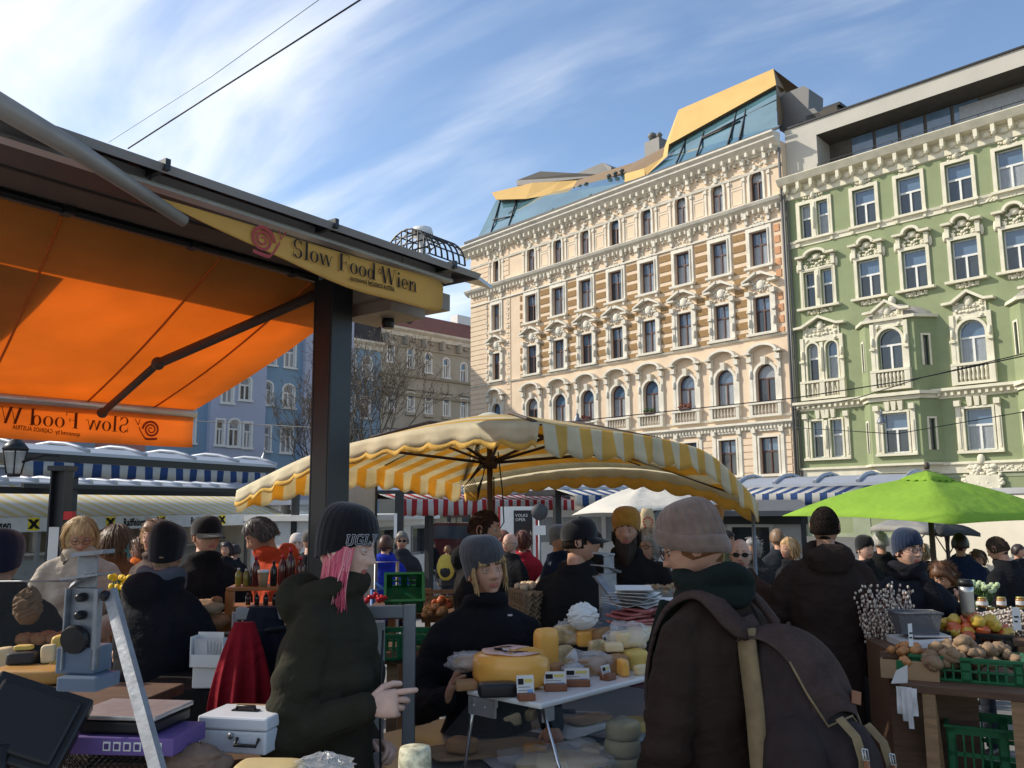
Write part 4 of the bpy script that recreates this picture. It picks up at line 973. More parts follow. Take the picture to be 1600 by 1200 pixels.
mb = MB(); ap = apex+V((0, 0, .02)); mb.lathe([(.16, -.03), (.1, .02), (.05, .04), (.01, .05)], c=ap, n=12); mb.obj('cap', mat('dirty_cream', (.5, .46, .36), var=.2, dirt=.2), um)
# ---- generic round/square parasol
def parasol(name, label, apx, dep, corners, col, topcap=None, val=.0, tr=.45, polemat=None, polepx=None):
    c = P(*apx, dep); o = thing('parasol', label, 'umbrella', (c.x, c.y, 0)); ap = V((0, 0, c.z)); cs = [P(*q)-V((c.x, c.y, 0)) for q in corners]
    M_ = mat('fabric_'+name, col, rough=.85, transl=tr, var=.12, vs=2, bump=.45, bs=5, dirt=.06)
    mb = MB(); n = len(cs)
    for i in range(n):
        a, b = cs[i], cs[(i+1) % n]; rows = []
        for t in [k/8 for k in range(9)]:
            p = lerp(a, b, t); sg = math.sin(math.pi*t); rows.append([lerp(p, ap, s_)+V((0, 0, -.03*sg*math.sin(math.pi*s_)+.02*sg*(1-s_)+.05*math.sin(math.pi*s_))) for s_ in [j/6 for j in range(7)]]+[])
            if val: rows[-1] = [rows[-1][0]*1.0+V((0, 0, -val))]+rows[-1]
        mb.grid(rows)
    cn = mb.obj('canopy', M_, o, smooth=True, merge=.0005); sm = cn.modifiers.new('s', 'SOLIDIFY'); sm.thickness = .003
    if topcap:
        mb = MB()
        for i in range(n):
            a, b = (lerp(ap, q, topcap)+V((0, 0, .045)) for q in (cs[i], cs[(i+1) % n])); t_ = ap+V((0, 0, .045))
            rows = [[lerp(lerp(a, b, u), t_, s_)+V((0, 0, (-.02+.012*math.sin(u*25)) if s_ == 0 else 0)) for s_ in (0, .3, .6, 1)] for u in [k/12 for k in range(13)]]
            mb.grid(rows)
        k_ = mb.obj('top_flap', M_, cn, smooth=True); sm = k_.modifiers.new('s', 'SOLIDIFY'); sm.thickness = .003
    mb = MB(); mb.tube([(0, 0, 0), ap+V((0, 0, .04))], .025, n=10); mb.lathe([(.02, 0), (.028, .03), (.02, .06), (.004, .07)], c=ap+V((0, 0, .05)), n=10); mb.b2((-.2, -.2, 0), (.2, .2, .06)); mb.obj('pole', polemat or M_brown, o)
    for q in cs:
        mb = MB(); mb.tube([ap+V((0, 0, -.02)), lerp(ap, q, .97)+V((0, 0, -.012))], .009, n=5); mb.tube([ap+V((0, 0, -.4)), lerp(ap, q, .5)+V((0, 0, -.01))], .008, n=5); mb.obj('rib', polemat or M_brown, o)
    return o
parasol('lime', 'large lime green parasol with a small top flap on the right', (1449, 742), 8.0, [(1222, 806, 8.2), (1487, 819, 6.8), (1690, 814, 7.8), (1420, 800, 9.3)], (.33, .54, .06), topcap=.2, tr=.4)
parasol('white', 'white parasol behind the man in the yellow beanie', (1008, 757), 11.0, [(893, 805, 10.6), (975, 802, 9.8), (1090, 797, 10), (1143, 789, 11), (1110, 782, 12), (930, 790, 12)], (.8, .76, .68), tr=.4)
parasol('grey', 'grey flat parasol behind the lime green one', (1420, 812), 12.0, [(1360, 824, 11.6), (1450, 829, 10.8), (1500, 824, 12), (1420, 818, 13)], (.33, .31, .28), val=.06, tr=.2)
parasol('black', 'black parasol beside the grey flat one', (1478, 820), 11.5, [(1430, 829, 11.5), (1470, 833, 10.8), (1532, 833, 11.6), (1490, 824, 12.6)], (.03, .03, .03), val=.05, tr=.1)
# ---- stall rows in the background
M_roofg = mat('grey_curved_roof', (.36, .38, .42), rough=.45, metal=.3, var=.1, vs=1)
def stallrow(name, label, a, b, bw, valpx, cols2, per, inner, seg=8, posts=(), humps=True, awning=None, cat='stall roof', valtop=None):
    """a, b: (px, py, depth) of the roof's front edge; runs on the ground plan between them"""
    A_, B_ = P(*a), P(*b); A_.z = B_.z = (A_.z+B_.z)/2; d = B_-A_; L_ = d.length; rz = math.atan2(d.y, d.x)
    o = thing('market_stall', label, cat, (A_.x, A_.y, 0), rz); z = A_.z; hgt = lambda px_h: px_h/1354*(A_.y+B_.y)/2
    mb = MB(); prof(mb, [(0, z-.05), (0, z), (bw*.2, z+.10), (bw*.5, z+.14), (bw*.8, z+.10), (bw, z), (bw, z-.05)], 0, L_, 0)
    if humps:
        for k in range(seg+1):
            x = k*L_/seg; mb.tube([(x, bw*t, z+.02+.16*math.sin(math.pi*t)) for t in (0, .15, .3, .5, .7, .85, 1)], .035, n=6, mi=0 if humps == 1 else 1)
    mb.b2((0, .02, z-.16), (L_, bw-.02, z-.051), 1)
    mb.obj('roof', [M_roofg, M_black], o)
    if valpx:
        h = hgt(valpx); mb = MB(); rows = []; n = int(L_/.05)
        for i in range(n+1): x = i*L_/n; rows.append([(x, -.03-.02*math.sin(x*9)*s_, z-.17-h*s_-(.02*abs(math.sin(x/per*math.pi)) if s_ == 1 else 0)) for s_ in (0, .5, 1)])
        mb.grid(rows); M_ = mat('stripes_'+name, cols2[0], stripe=((1, 0, 0), per, 0, cols2[1], .5), rough=.85, transl=.35, var=.1, vs=4, dirt=.08)
        vv = mb.obj('valance', M_, o, smooth=True); sm = vv.modifiers.new('s', 'SOLIDIFY'); sm.thickness = .003
        if valtop:
            mb = MB(); mb.grid([[(x_, -.02+.0, z-.1), (x_, -.6*valtop, z-.165)] for x_ in (0, L_)]); 
            mb2 = MB(); mb2.grid([[(x_, .0, z-.05), (x_, -valtop, z-.18)] for x_ in (0, L_/2, L_)]); mb.b.free()
            t_ = mb2.obj('awning', M_, o); sm = t_.modifiers.new('s', 'SOLIDIFY'); sm.thickness = .003
            vv.location.y = -valtop
    if inner:
        mb = MB(); mb.b2((.1, bw*.6, 0.02), (L_-.1, bw, z-.16), 0); mb.b2((.15, .3, .02), (L_-.15, bw*.5, .95), 1); mb.b2((.1, .2, .95), (L_-.1, bw*.55, .99), 2)
        mb.obj('counter', [inner, mat('stall_front', (.28, .27, .25), var=.15), M_alu], o)
    for x in posts or (.05, L_/2, L_-.05):
        mb = MB(); mb.b2((x-.06, .1, 0), (x+.06, .22, z-.16)); mb.obj('post', M_steel, o)
    return o, z, L_
BW = ((.56, .54, .50), (.03, .07, .20)); RW = ((.62, .58, .54), (.42, .03, .03))
M_int = mat('stall_interior', (.05, .045, .04), rough=.8, var=.3, vs=2)
M_intl = mat('stall_interior_light', (.30, .29, .27), rough=.8, var=.3, vs=2)
# blue striped row on the left
o, z, L_ = stallrow('bluel', 'stall row on the left with navy blue and white striped valance and lantern', (34, 700, 12.0), (432, 727, 17.2), 1.6, 18, BW, .34, None, seg=5, posts=(1.0, 6.5))
mb = MB(); mb.b2((0, -.1, z-.55), (L_, -.04, z-.49), 0); mb.b2((0, .6, z-.62), (L_, .66, z-.52), 0); mb.obj('beam', M_black, o)
# lantern
lc = P(24, 705, 11.8); ln_ = thing('wall_lantern', 'old black four sided lantern with dusty glass at the left stall roof end', 'lantern', lc-V((0, 0, .25)))
mb = MB(); mb.lathe([(.17, .26), (.19, .28), (.12, .36), (.05, .42), (.02, .46)], n=6); mb.lathe([(.09, -.1), (.1, -.06)], n=6)
for k in range(6): mb.tube([(.1*math.cos(k*R(60)), .1*math.sin(k*R(60)), -.06), (.17*math.cos(k*R(60)), .17*math.sin(k*R(60)), .26)], .01, n=4)
mb.tube([(.1, 0, .1), (.4, .0, .2), (.5, .2, .2)], .02, n=5)
mb.obj('lantern_frame', M_black, ln_)
mb = MB(); mb.lathe([(.09, -.05), (.155, .25)], n=6, capped=False); mb.obj('lantern_glass', mat('dusty_glass', (.5, .5, .48), rough=.3, alpha=.5), ln_)
# row with yellow awning and advertising strip
A_, B_ = P(-220, 748, 13.6), P(368, 768, 22.0); A_.z = B_.z = P(0, 751, 15.6).z; d = B_-A_; L_ = d.length; rz = math.atan2(d.y, d.x)
ra = thing('market_stall', 'stall row with pale yellow striped awning and advertising strip with black and yellow crosses', 'stall', (A_.x, A_.y, 0), rz); z = A_.z
mb = MB(); prof(mb, [(0, z-.08), (0, z), (.3, z+.07), (.8, z+.09), (1.4, z), (1.4, z-.1)], 0, L_)
for k in range(15): x = k*L_/14; mb.tube([(x, t*1.4, z+.015+.1*math.sin(math.pi*t)) for t in (0, .2, .5, .8, 1)], .05, n=6)
mb.obj('roof', M_roofg, ra)
fr_ = Fac(A_, rz, None); M_ylw = mat('pale_yellow_stripes', (.80, .76, .66), stripe=((1, 0, 0), .30, 0, (.80, .66, .34), .5), rough=.85, transl=.4, var=.05, vs=4)
yo = -1.75; q0, q1 = fr_(-200, 798, yo), fr_(441, 809, yo); zl = q1.z+.0; zl = fr_(200, 805, yo).z
mb = MB(); mb.grid([[(lerp(0, L_, t), .02, z-.05), (lerp(q0.x, q1.x, t), yo, zl)] for t in [k/10 for k in range(11)]]); aw_ = mb.obj('awning', M_ylw, ra); sm = aw_.modifiers.new('s', 'SOLIDIFY'); sm.thickness = .003
mb = MB(); zb2 = fr_(200, 826, yo).z; mb.b2((q0.x, yo-.03, zb2), (q1.x, yo+.0, zl-.01)); ab_ = mb.obj('advertising_strip', mat('white_board', (.6, .6, .58), rough=.5), aw_)
mb = MB(); M_yl = mat('signal_yellow', (.75, .60, .02), rough=.5)
for k, (pxa, pxx) in enumerate(((-35, 53), (193, 252), (298, 347), (380, 435), (90, 173))):
    a_ = fr_(pxa, 815, yo-.035); x2 = fr_(pxx, 815, yo-.035); hh = zl-zb2
    if k not in (4,):
        tw = (x2.x-a_.x-.3); textline(mb, 'Raiffeisen', V((a_.x, 0, zb2+hh*.22)), V((x2.x, 0, zb2+hh*.22)), yo-.034, hh*.78, bold=.006, wide=max(.6, tw/(hh*.78*4.55)))
    cx, cz, r_ = x2.x, (zl+zb2)/2, hh*.42
    mb.b2((cx-r_, yo-.036, cz-r_), (cx+r_, yo-.031, cz+r_), 1)
    for s_ in (-1, 1): mb.prism([(cx-s_*r_*.75-.03, yo-.04, cz-r_*.75), (cx-s_*r_*.75+.05, yo-.04, cz-r_*.75), (cx+s_*r_*.75+.03, yo-.04, cz+r_*.75), (cx+s_*r_*.75-.05, yo-.04, cz+r_*.75)], (0, .003, 0), 0)
mb.obj('lettering', [M_ink, M_yl], ab_)
mb = MB(); mb.b2((.2, 0, .02), (L_-.2, .1, 1.0), 0); mb.b2((.2, .9, .02), (L_-.2, 1.0, z-.1), 1)
for k in range(12): mb.b2((.2+k*L_/12, 0, 1.0), (.26+k*L_/12, .08, z-.1), 2)
mb.obj('stall_front', [mat('stall_white', (.42, .42, .40), var=.15, dirt=.1), M_intl, M_alu], ra)
mb = MB(); mb.b2((.2, -.4, .98), (L_-.2, .05, 1.03)); mb.obj('counter', M_alu, ra)
for px in (310, 60, 190, 385):
    q = fr_(px, 830, yo+.3); mb = MB(); mb.b2((q.x-.03, yo+.27, 0), (q.x+.03, yo+.33, zl)); mb.obj('post', M_alug, ra)
# big steel post of the left stall in front of the yellow awning
c = P(97, 745, 8.6); sp = thing('steel_post', 'worn grey steel post holding the left stall roof beside the blonde woman', 'post', (c.x, c.y, 0))
mb = MB(); ztp = P(97, 736, 8.6).z
for s_ in (-1, 1): mb.b2((s_*.075, -.08, 0), (s_*.06, .08, ztp))
mb.b2((-.06, -.01, 0), (.06, .01, ztp)); mb.b2((-.1, -.1, ztp), (.1, .1, ztp+.05)); mb.b2((-.05, -.085, ztp-.95), (.05, -.075, ztp-.55), 1); mb.b2((.085, -.09, ztp-.48), (.17, -.02, ztp-.40), 2)
mb.obj('shaft', [M_steel, M_alu, mat('red_plastic', (.5, .02, .02), rough=.4)], sp)
# red striped row in the centre, blue rows to the right
stallrow('red', 'stall row with red and white striped valance in the centre', (585, 770, 15.0), (866, 765, 19.0), 1.5, 22, RW, .26, None, seg=6, posts=(1.5,), valtop=.5)
stallrow('bluec', 'stall row with blue and white striped awning behind the white parasol', (868, 765, 16.0), (1150, 757, 17.5), 1.5, 14, BW, .26, None, seg=6, posts=(.1,), valtop=.8)
stallrow('bluer', 'stall row with bright blue and white striped awning below the cream house', (1150, 758, 15.2), (1412, 752, 13.4), 1.5, 16, BW, .235, None, seg=4, posts=(.05,), valtop=.75)
# kiosks
def kiosk(label, a, b, dp, zt_, parts, cols_, cat='kiosk'):
    A_, B_ = P(*a), P(*b); d = B_-A_; rz = math.atan2(d.y, d.x); o = thing('kiosk', label, cat, (A_.x, A_.y, 0), rz); L_ = V((d.x, d.y)).length; zt2 = (A_.z+B_.z)/2
    mb = MB(); ops_ = parts; openwall(mb, 0, L_, 0, zt2, [(u*L_, w_*L_, z0, z1, 0) for u, w_, z0, z1 in ops_], reveal=.12); mb.b2((0, .3, 0), (L_, dp, zt2)); mb.obj('wall', cols_[0], o)
    mb = MB(); mb.b2((-.15, -.18, zt2), (L_+.15, dp+.1, zt2+.12)); mb.b2((-.05, -.08, zt2-.12), (L_+.05, -.004, zt2-.001)); mb.obj('roof', cols_[1], o)
    for u, w_, z0, z1 in ops_:
        mb = MB(); mb.b2(((u-w_/2)*L_, .1, z0), ((u+w_/2)*L_, .13, z1), 1); ring(mb, u*L_, w_*L_-.12, z0+.06, z1-.06, 0, .06, .1, -.02, 0); mb.b2(((u-w_/2)*L_+.06, .08, z0), ((u+w_/2)*L_-.06, .099, z0+.06), 0); mb.obj('window', [cols_[2], M_glassA], o)
    return o
kiosk('white flat roofed kiosk with one framed window in the centre distance', (548, 812, 17.5), (672, 812, 20.5), 2.5, 0, [(.84, .22, .75, 1.4), (.4, .22, .75, 1.4)], (M_white, M_white, M_alug))
kiosk('pale grey stall cabin between the steel post and the yellow parasol', (455, 790, 21.0), (560, 788, 24), 2.5, 0, [(.3, .4, .9, 1.6)], (M_white, M_roofg, M_alug))
kiosk('grey market cabin with glazed counter under the dark canopy on the right', (1112, 806, 13.0), (1256, 806, 12.6), 2.0, 0, [(.42, .5, .75, 1.55)], (mat('cabin_grey', (.38, .37, .35), var=.1), M_steel, M_alu))
mb = MB(); A_ = P(1118, 795, 11.8); B_ = P(1262, 790, 11.6)
ov = thing('canopy_roof', 'dark grey folded canopy over the market cabin on the right', 'canopy', (A_.x, A_.y, 0), math.atan2(B_.y-A_.y, B_.x-A_.x)); L_ = (B_-A_).length
prof(mb, [(-.1, A_.z-.1), (-.1, A_.z-.03), (.5, A_.z+.12), (1.2, A_.z+.12), (1.2, A_.z+.05)], 0, L_); mb.obj('roof', mat('canopy_grey', (.12, .12, .12), rough=.6, var=.1), ov)
mb = MB()
for x in (.05, L_-.05): mb.b2((x-.03, .1, 0), (x+.03, .16, A_.z-.02))
mb.obj('post', M_steel, ov)
# cream truck body on the right
A_ = P(1392, 768, 16.5); B_ = P(1700, 762, 13.5); tr = thing('box_truck', 'plain cream box truck parked at the right behind the lime parasol', 'truck', (A_.x, A_.y, 0), math.atan2(B_.y-A_.y, B_.x-A_.x)); L_ = V((B_.x-A_.x, B_.y-A_.y)).length; ht = A_.z
mb = MB(); mb.b2((0, 0, .55), (L_, 2.3, ht)); mb.obj('cargo_box', mat('cream_paint', (.72, .66, .53), rough=.4, var=.04, dirt=.05), tr, bevel=.03)
mb = MB(); mb.b2((-.02, -.03, ht-.08), (L_+.02, -.004, ht+.02)); mb.b2((0, -.02, .5), (L_, -.002, .6)); mb.obj('trim', M_alu, tr)
for x in (1.2, L_-1.2):
    mb = MB(); mb.T = Matrix.Translation((x, -.05, .42)) @ Matrix.Rotation(RX, 4, 'X'); mb.lathe([(.2, -.25), (.42, -.25), (.45, -.2), (.45, -.03), (.42, 0), (.2, .0)], n=24); mb.obj('wheel', M_black, tr, smooth=False)
# poster column panel, road sign, black lamp post, slab
def panel(label, px, py, w_, h, d, cat, rz=0, name='sign_panel'):
    c = P(px, py, d); return thing(name, label, cat, (c.x, c.y, 0), rz), c, d/1354
pn, c, k = panel('white advertising panel with a theatre poster of a dark haired woman', 790+14, 835, 0, 0, 13.5, 'poster panel', R(-8))
zc = c.z; mb = MB(); mb.b2((-22*k, 0, zc-70*k), (33*k, .12, zc+43*k), 0); mb.b2((-26*k, .0, zc-70*k), (-22*k, .12, zc+43*k), 1); mb.b2((33*k, 0, 0), (35*k, .12, zc+43*k), 1); mb.b2((-20*k, .02, 0), (30*k, .1, zc-70*k), 1); pb = mb.obj('panel', [M_white, mat('red_edge', (.4, .03, .03))], pn)
mb = MB(); mb.b2((-1*k, -.012, zc-62*k), (28*k, -.001, zc+37*k), 0)
mb.T = Matrix.Translation((20*k, -.013, zc-8*k)) @ Matrix.Rotation(RX, 4, 'X')
def disc(mb, cx, cz, rx, rz_, mi, y=0, n=20): mb.face([(cx+rx*math.cos(2*math.pi*i/n), cz+rz_*math.sin(2*math.pi*i/n), y) for i in range(n)], mi)
disc(mb, 1*k, 10*k, 6*k, 14*k, 1, .001); disc(mb, 0, -14*k, 8*k, 16*k, 4, .0005); disc(mb, 2.5*k, 8*k, 4.2*k, 10*k, 2, .002); disc(mb, -1*k, 15*k, 6.5*k, 9*k, 3, .003); disc(mb, 2*k, -11*k, 3.4*k, 8*k, 2, .0015); disc(mb, 4*k, 8.5*k, 1*k, .5*k, 3, .004); disc(mb, 4*k, 2.5*k, 1.4*k, .6*k, 5, .004); disc(mb, .5*k, 8.5*k, 1*k, .5*k, 3, .004)
mb.T = None
textmesh('VOLKS\nOPER', 6.5*k, mb, Matrix.Translation((1.5*k, -.014, zc+27*k)) @ Matrix.Rotation(RX, 4, 'X'), mi=6)
mb.obj('poster', [mat('poster_black', (.02, .02, .022), rough=.5), mat('poster_hair', (.035, .02, .015)), mat('poster_skin', (.5, .36, .28)), mat('poster_shadow', (.03, .02, .02)), mat('poster_dress', (.22, .16, .13)), mat('poster_lips', (.35, .06, .05)), M_white], pb)
rs, c, k = panel('round road sign seen from behind on a thin pole next to the theatre poster', 843, 800, 0, 0, 13, 'road sign', 0, 'road_sign')
mb = MB(); mb.tube([(0, .03, 0), (0, .03, c.z+.12)], .02, n=8); mb.obj('pole', M_alug, rs)
mb = MB(); mb.T = Matrix.Translation((0, 0, c.z)) @ Matrix.Rotation(RX, 4, 'X'); mb.lathe([(.001, -.005), (.125, -.005), (.125, .01), (.001, .01)], n=24, mi=0); mb.T = None; mb.b2((-.01, -.02, c.z-.11), (.01, -.01, c.z+.11), 0); mb.b2((-.09, -.01, c.z-.34), (.09, 0, c.z-.2), 1); mb.obj('sign_plate', [mat('sign_back', (.07, .07, .075), rough=.6), M_white], rs)
# dark gantry with square tube, far centre-left
gp, c, k = panel('dark steel stall post with a white strip, in front of the white kiosk', 627, 800, 0, 0, 14.5, 'post', 0, 'stall_post')
mb = MB(); mb.b2((-.1, -.06, 0), (.04, .06, c.z+.35), 0); mb.b2((-1.6, -.04, c.z+.3), (.3, .04, c.z+.36), 0); mb.b2((-.11, -.07, c.z-.42), (-.06, -.061, c.z-.02), 1); mb.obj('shaft', [M_steel, M_white], gp)
# grey slab behind the near post
gb, c, k = panel('tall grey metal cabinet just right of the dark steel post', 562, 800, 0, 0, 7.5, 'cabinet', R(12), 'metal_cabinet')
mb = MB(); mb.b2((-.12, 0, .0), (.13, .2, P(560, 752, 7.5).z), 0); mb.b2((.13, -.01, 0), (.15, .2, P(560, 751, 7.5).z+.004), 1); mb.obj('cabinet_body', [mat('streaked_grey', (.36, .37, .38), rough=.5, var=.15, vs=3, aniso=(4, 1, .5)), M_steel], gb)
# white van
c = P(940, 850, 18); vn = thing('van', 'white van with a large side window behind the man in the black cap', 'van', (c.x, c.y, 0), R(12))
mb = MB(); body = [(-1.6, 0, .35), (1.9, 0, .35), (1.9, 0, .95), (1.45, 0, 1.05), (1.0, 0, 1.62), (.75, 0, 1.72), (-1.6, 0, 1.75)]; mb.prism(body, (0, 1.7, 0), 0); mb.obj('body', mat('white_car_paint', (.75, .74, .72), rough=.25, var=.02, coat=.6), vn, bevel=.05)
mb = MB(); mb.prism([(.1, -.012, 1.1), (1.3, -.012, 1.06), (.95, -.012, 1.55), (.1, -.012, 1.6)], (0, .01, 0)); mb.prism([(-1.4, -.012, 1.1), (0, -.012, 1.1), (0, -.012, 1.6), (-1.4, -.012, 1.6)], (0, .01, 0)); mb.obj('window', M_glassB, vn)
for x in (-1, 1.2):
    mb = MB(); mb.T = Matrix.Translation((x, -.03, .34)) @ Matrix.Rotation(RX, 4, 'X'); mb.lathe([(.12, -.2), (.32, -.2), (.34, -.16), (.34, -.02), (.3, .0), (.12, -.01)], n=20); mb.obj('wheel', M_black, vn, smooth=False)
# dark parked car by the kiosk
c = P(735, 880, 24); cr_ = thing('parked_car', 'dark red parked car in the street beyond the kiosk', 'car', (c.x, c.y, 0), R(8))
mb = MB(); mb.prism([(-2, 0, .3), (2, 0, .3), (2.05, 0, .75), (1.2, 0, .92), (.6, 0, 1.38), (-1.1, 0, 1.4), (-1.7, 0, .98), (-2.05, 0, .85)], (0, 1.7, 0)); mb.obj('body', mat('dark_red_car', (.06, .012, .014), rough=.2, var=.02, coat=.8), cr_, bevel=.08)
mb = MB(); mb.prism([(-1.5, -.01, .98), (1.05, -.01, .92), (.55, -.01, 1.3), (-1.05, -.01, 1.32)], (0, .008, 0)); mb.obj('window', M_glassA, cr_)
for x in (-1.25, 1.3):
    mb = MB(); mb.T = Matrix.Translation((x, -.03, .32)) @ Matrix.Rotation(RX, 4, 'X'); mb.lathe([(.12, -.2), (.3, -.2), (.32, -.16), (.32, -.02), (.28, .0), (.12, -.01)], n=20); mb.obj('wheel', M_black, cr_, smooth=False)
# street lamps hanging from span wires
def wire(label, pts, r, m_=M_black):
    mb = MB(); mb.tube([P(*p) for p in pts], r, n=5); tag(mb.obj('overhead_wire', m_), label, 'cable')
wire('thick black overhead wire crossing the upper sky above the stall roof', [(200, 232, 9), (330, 148, 8.4), (450, 72, 7.9), (575, -8, 7.4)], .009)
wire('thin pale overhead wire above the thick black one', [(170, 222, 9), (330, 120, 8.4), (505, -5, 7.6)], .0035, M_alug)
wire('long overhead wire crossing the house fronts at balcony height', [(200, 652, 40), (560, 672, 34), (880, 660, 30), (1240, 622, 26), (1420, 594, 24), (1620, 552, 22)], .017)
wire('lower overhead wire sagging across the green house', [(1240, 668, 26), (1400, 678, 25), (1620, 640, 22)], .012)
wire('upper cable beside the long overhead wire on the green house', [(1240, 640, 26), (1340, 622, 25), (1440, 590, 24), (1620, 548, 22)], .014)
for lab, px, py, d in (('small grey street lamp hanging in front of the green house bay', 1377, 655, 25), ('small dark street lamp hanging in front of the cream house', 902, 655, 30), ('street lamp seen low on the left in front of the blue house', 413, 715, 34)):
    c = P(px, py, d); o = thing('hanging_lamp', lab, 'street lamp', c); s_ = d/1354
    mb = MB(); mb.lathe([(13*s_*.6, -6*s_), (12*s_*.6, -5*s_), (7*s_*.6, 2*s_), (3*s_, 4*s_), (2*s_, 9*s_)], n=14); mb.tube([(0, 0, 8*s_), (0, 0, 16*s_)], .02, n=5); mb.obj('lamp_shade', M_alug, o)
    mb = MB(); mb.ell((0, 0, -5*s_), (5*s_, 5*s_, 4*s_)); mb.obj('bulb', M_white, o)
# ---- bare tree
def tree(label, px, d, H, seed, base=0, spread=1):
    c = P(px, 793, d); o = thing('bare_tree', label, 'tree', (c.x, c.y, 0)); rn = random.Random(seed); mb = MB(); tw = MB(); lv = MB()
    def br(p, dr, ln, r, k):
        pts = [p]; q = p.copy(); dd = dr.copy()
        for i in range(4): dd = (dd+V((rn.gauss(0, .13), rn.gauss(0, .13), rn.gauss(.05, .06)))).normalized(); q = q+dd*ln/4; pts.append(q.copy())
        (mb if k < 3 else tw).tube(pts, [r*(1-.1*i) for i in range(5)], n=6 if k < 2 else (4 if k < 4 else 3))
        if k >= 3 and rn.random() < .3: lv.ell(q, (.05, .05, .06), n=4, m_=3)
        if k < 7:
            for i in range(rn.choice((2, 3)) if k < 5 else rn.choice((1, 2))):
                a = rn.uniform(.3, .75); az = rn.uniform(0, 6.28); ax_ = dd.orthogonal().normalized(); nd = (Matrix.Rotation(az, 3, dd) @ (Matrix.Rotation(a, 3, ax_) @ dd)); nd.z += .18
                br(pts[rn.choice((2, 3, 4, 4))], nd.normalized(), ln*rn.uniform(.64, .84), max(.014, r*.6), k+1)
    mb.tube([(0, 0, 0), (.05, 0, H*.15), (0, .05, H*.3)], [.22, .18, .16], n=10)
    for i in range(6): az = i*1.05+rn.uniform(-.3, .3); br(V((0, .05, H*rn.uniform(.24, .32))), V((math.cos(az)*.55*spread, math.sin(az)*.55*spread, 1)).normalized(), H*.24, .09, 0)
    M_bark = mat('bark', (.10, .085, .07), rough=.95, var=.3, vs=5); mb.obj('trunk', M_bark, o); t_ = tw.obj('crown', M_bark, o); lv.obj('seed_pods', mat('dry_pods', (.16, .12, .07)), t_)
tree('bare winter tree right of the steel post in front of the grey house', 572, 55, 12.6, 4)
tree('small bare winter tree left of the steel post before the blue house', 500, 62, 10.5, 9)
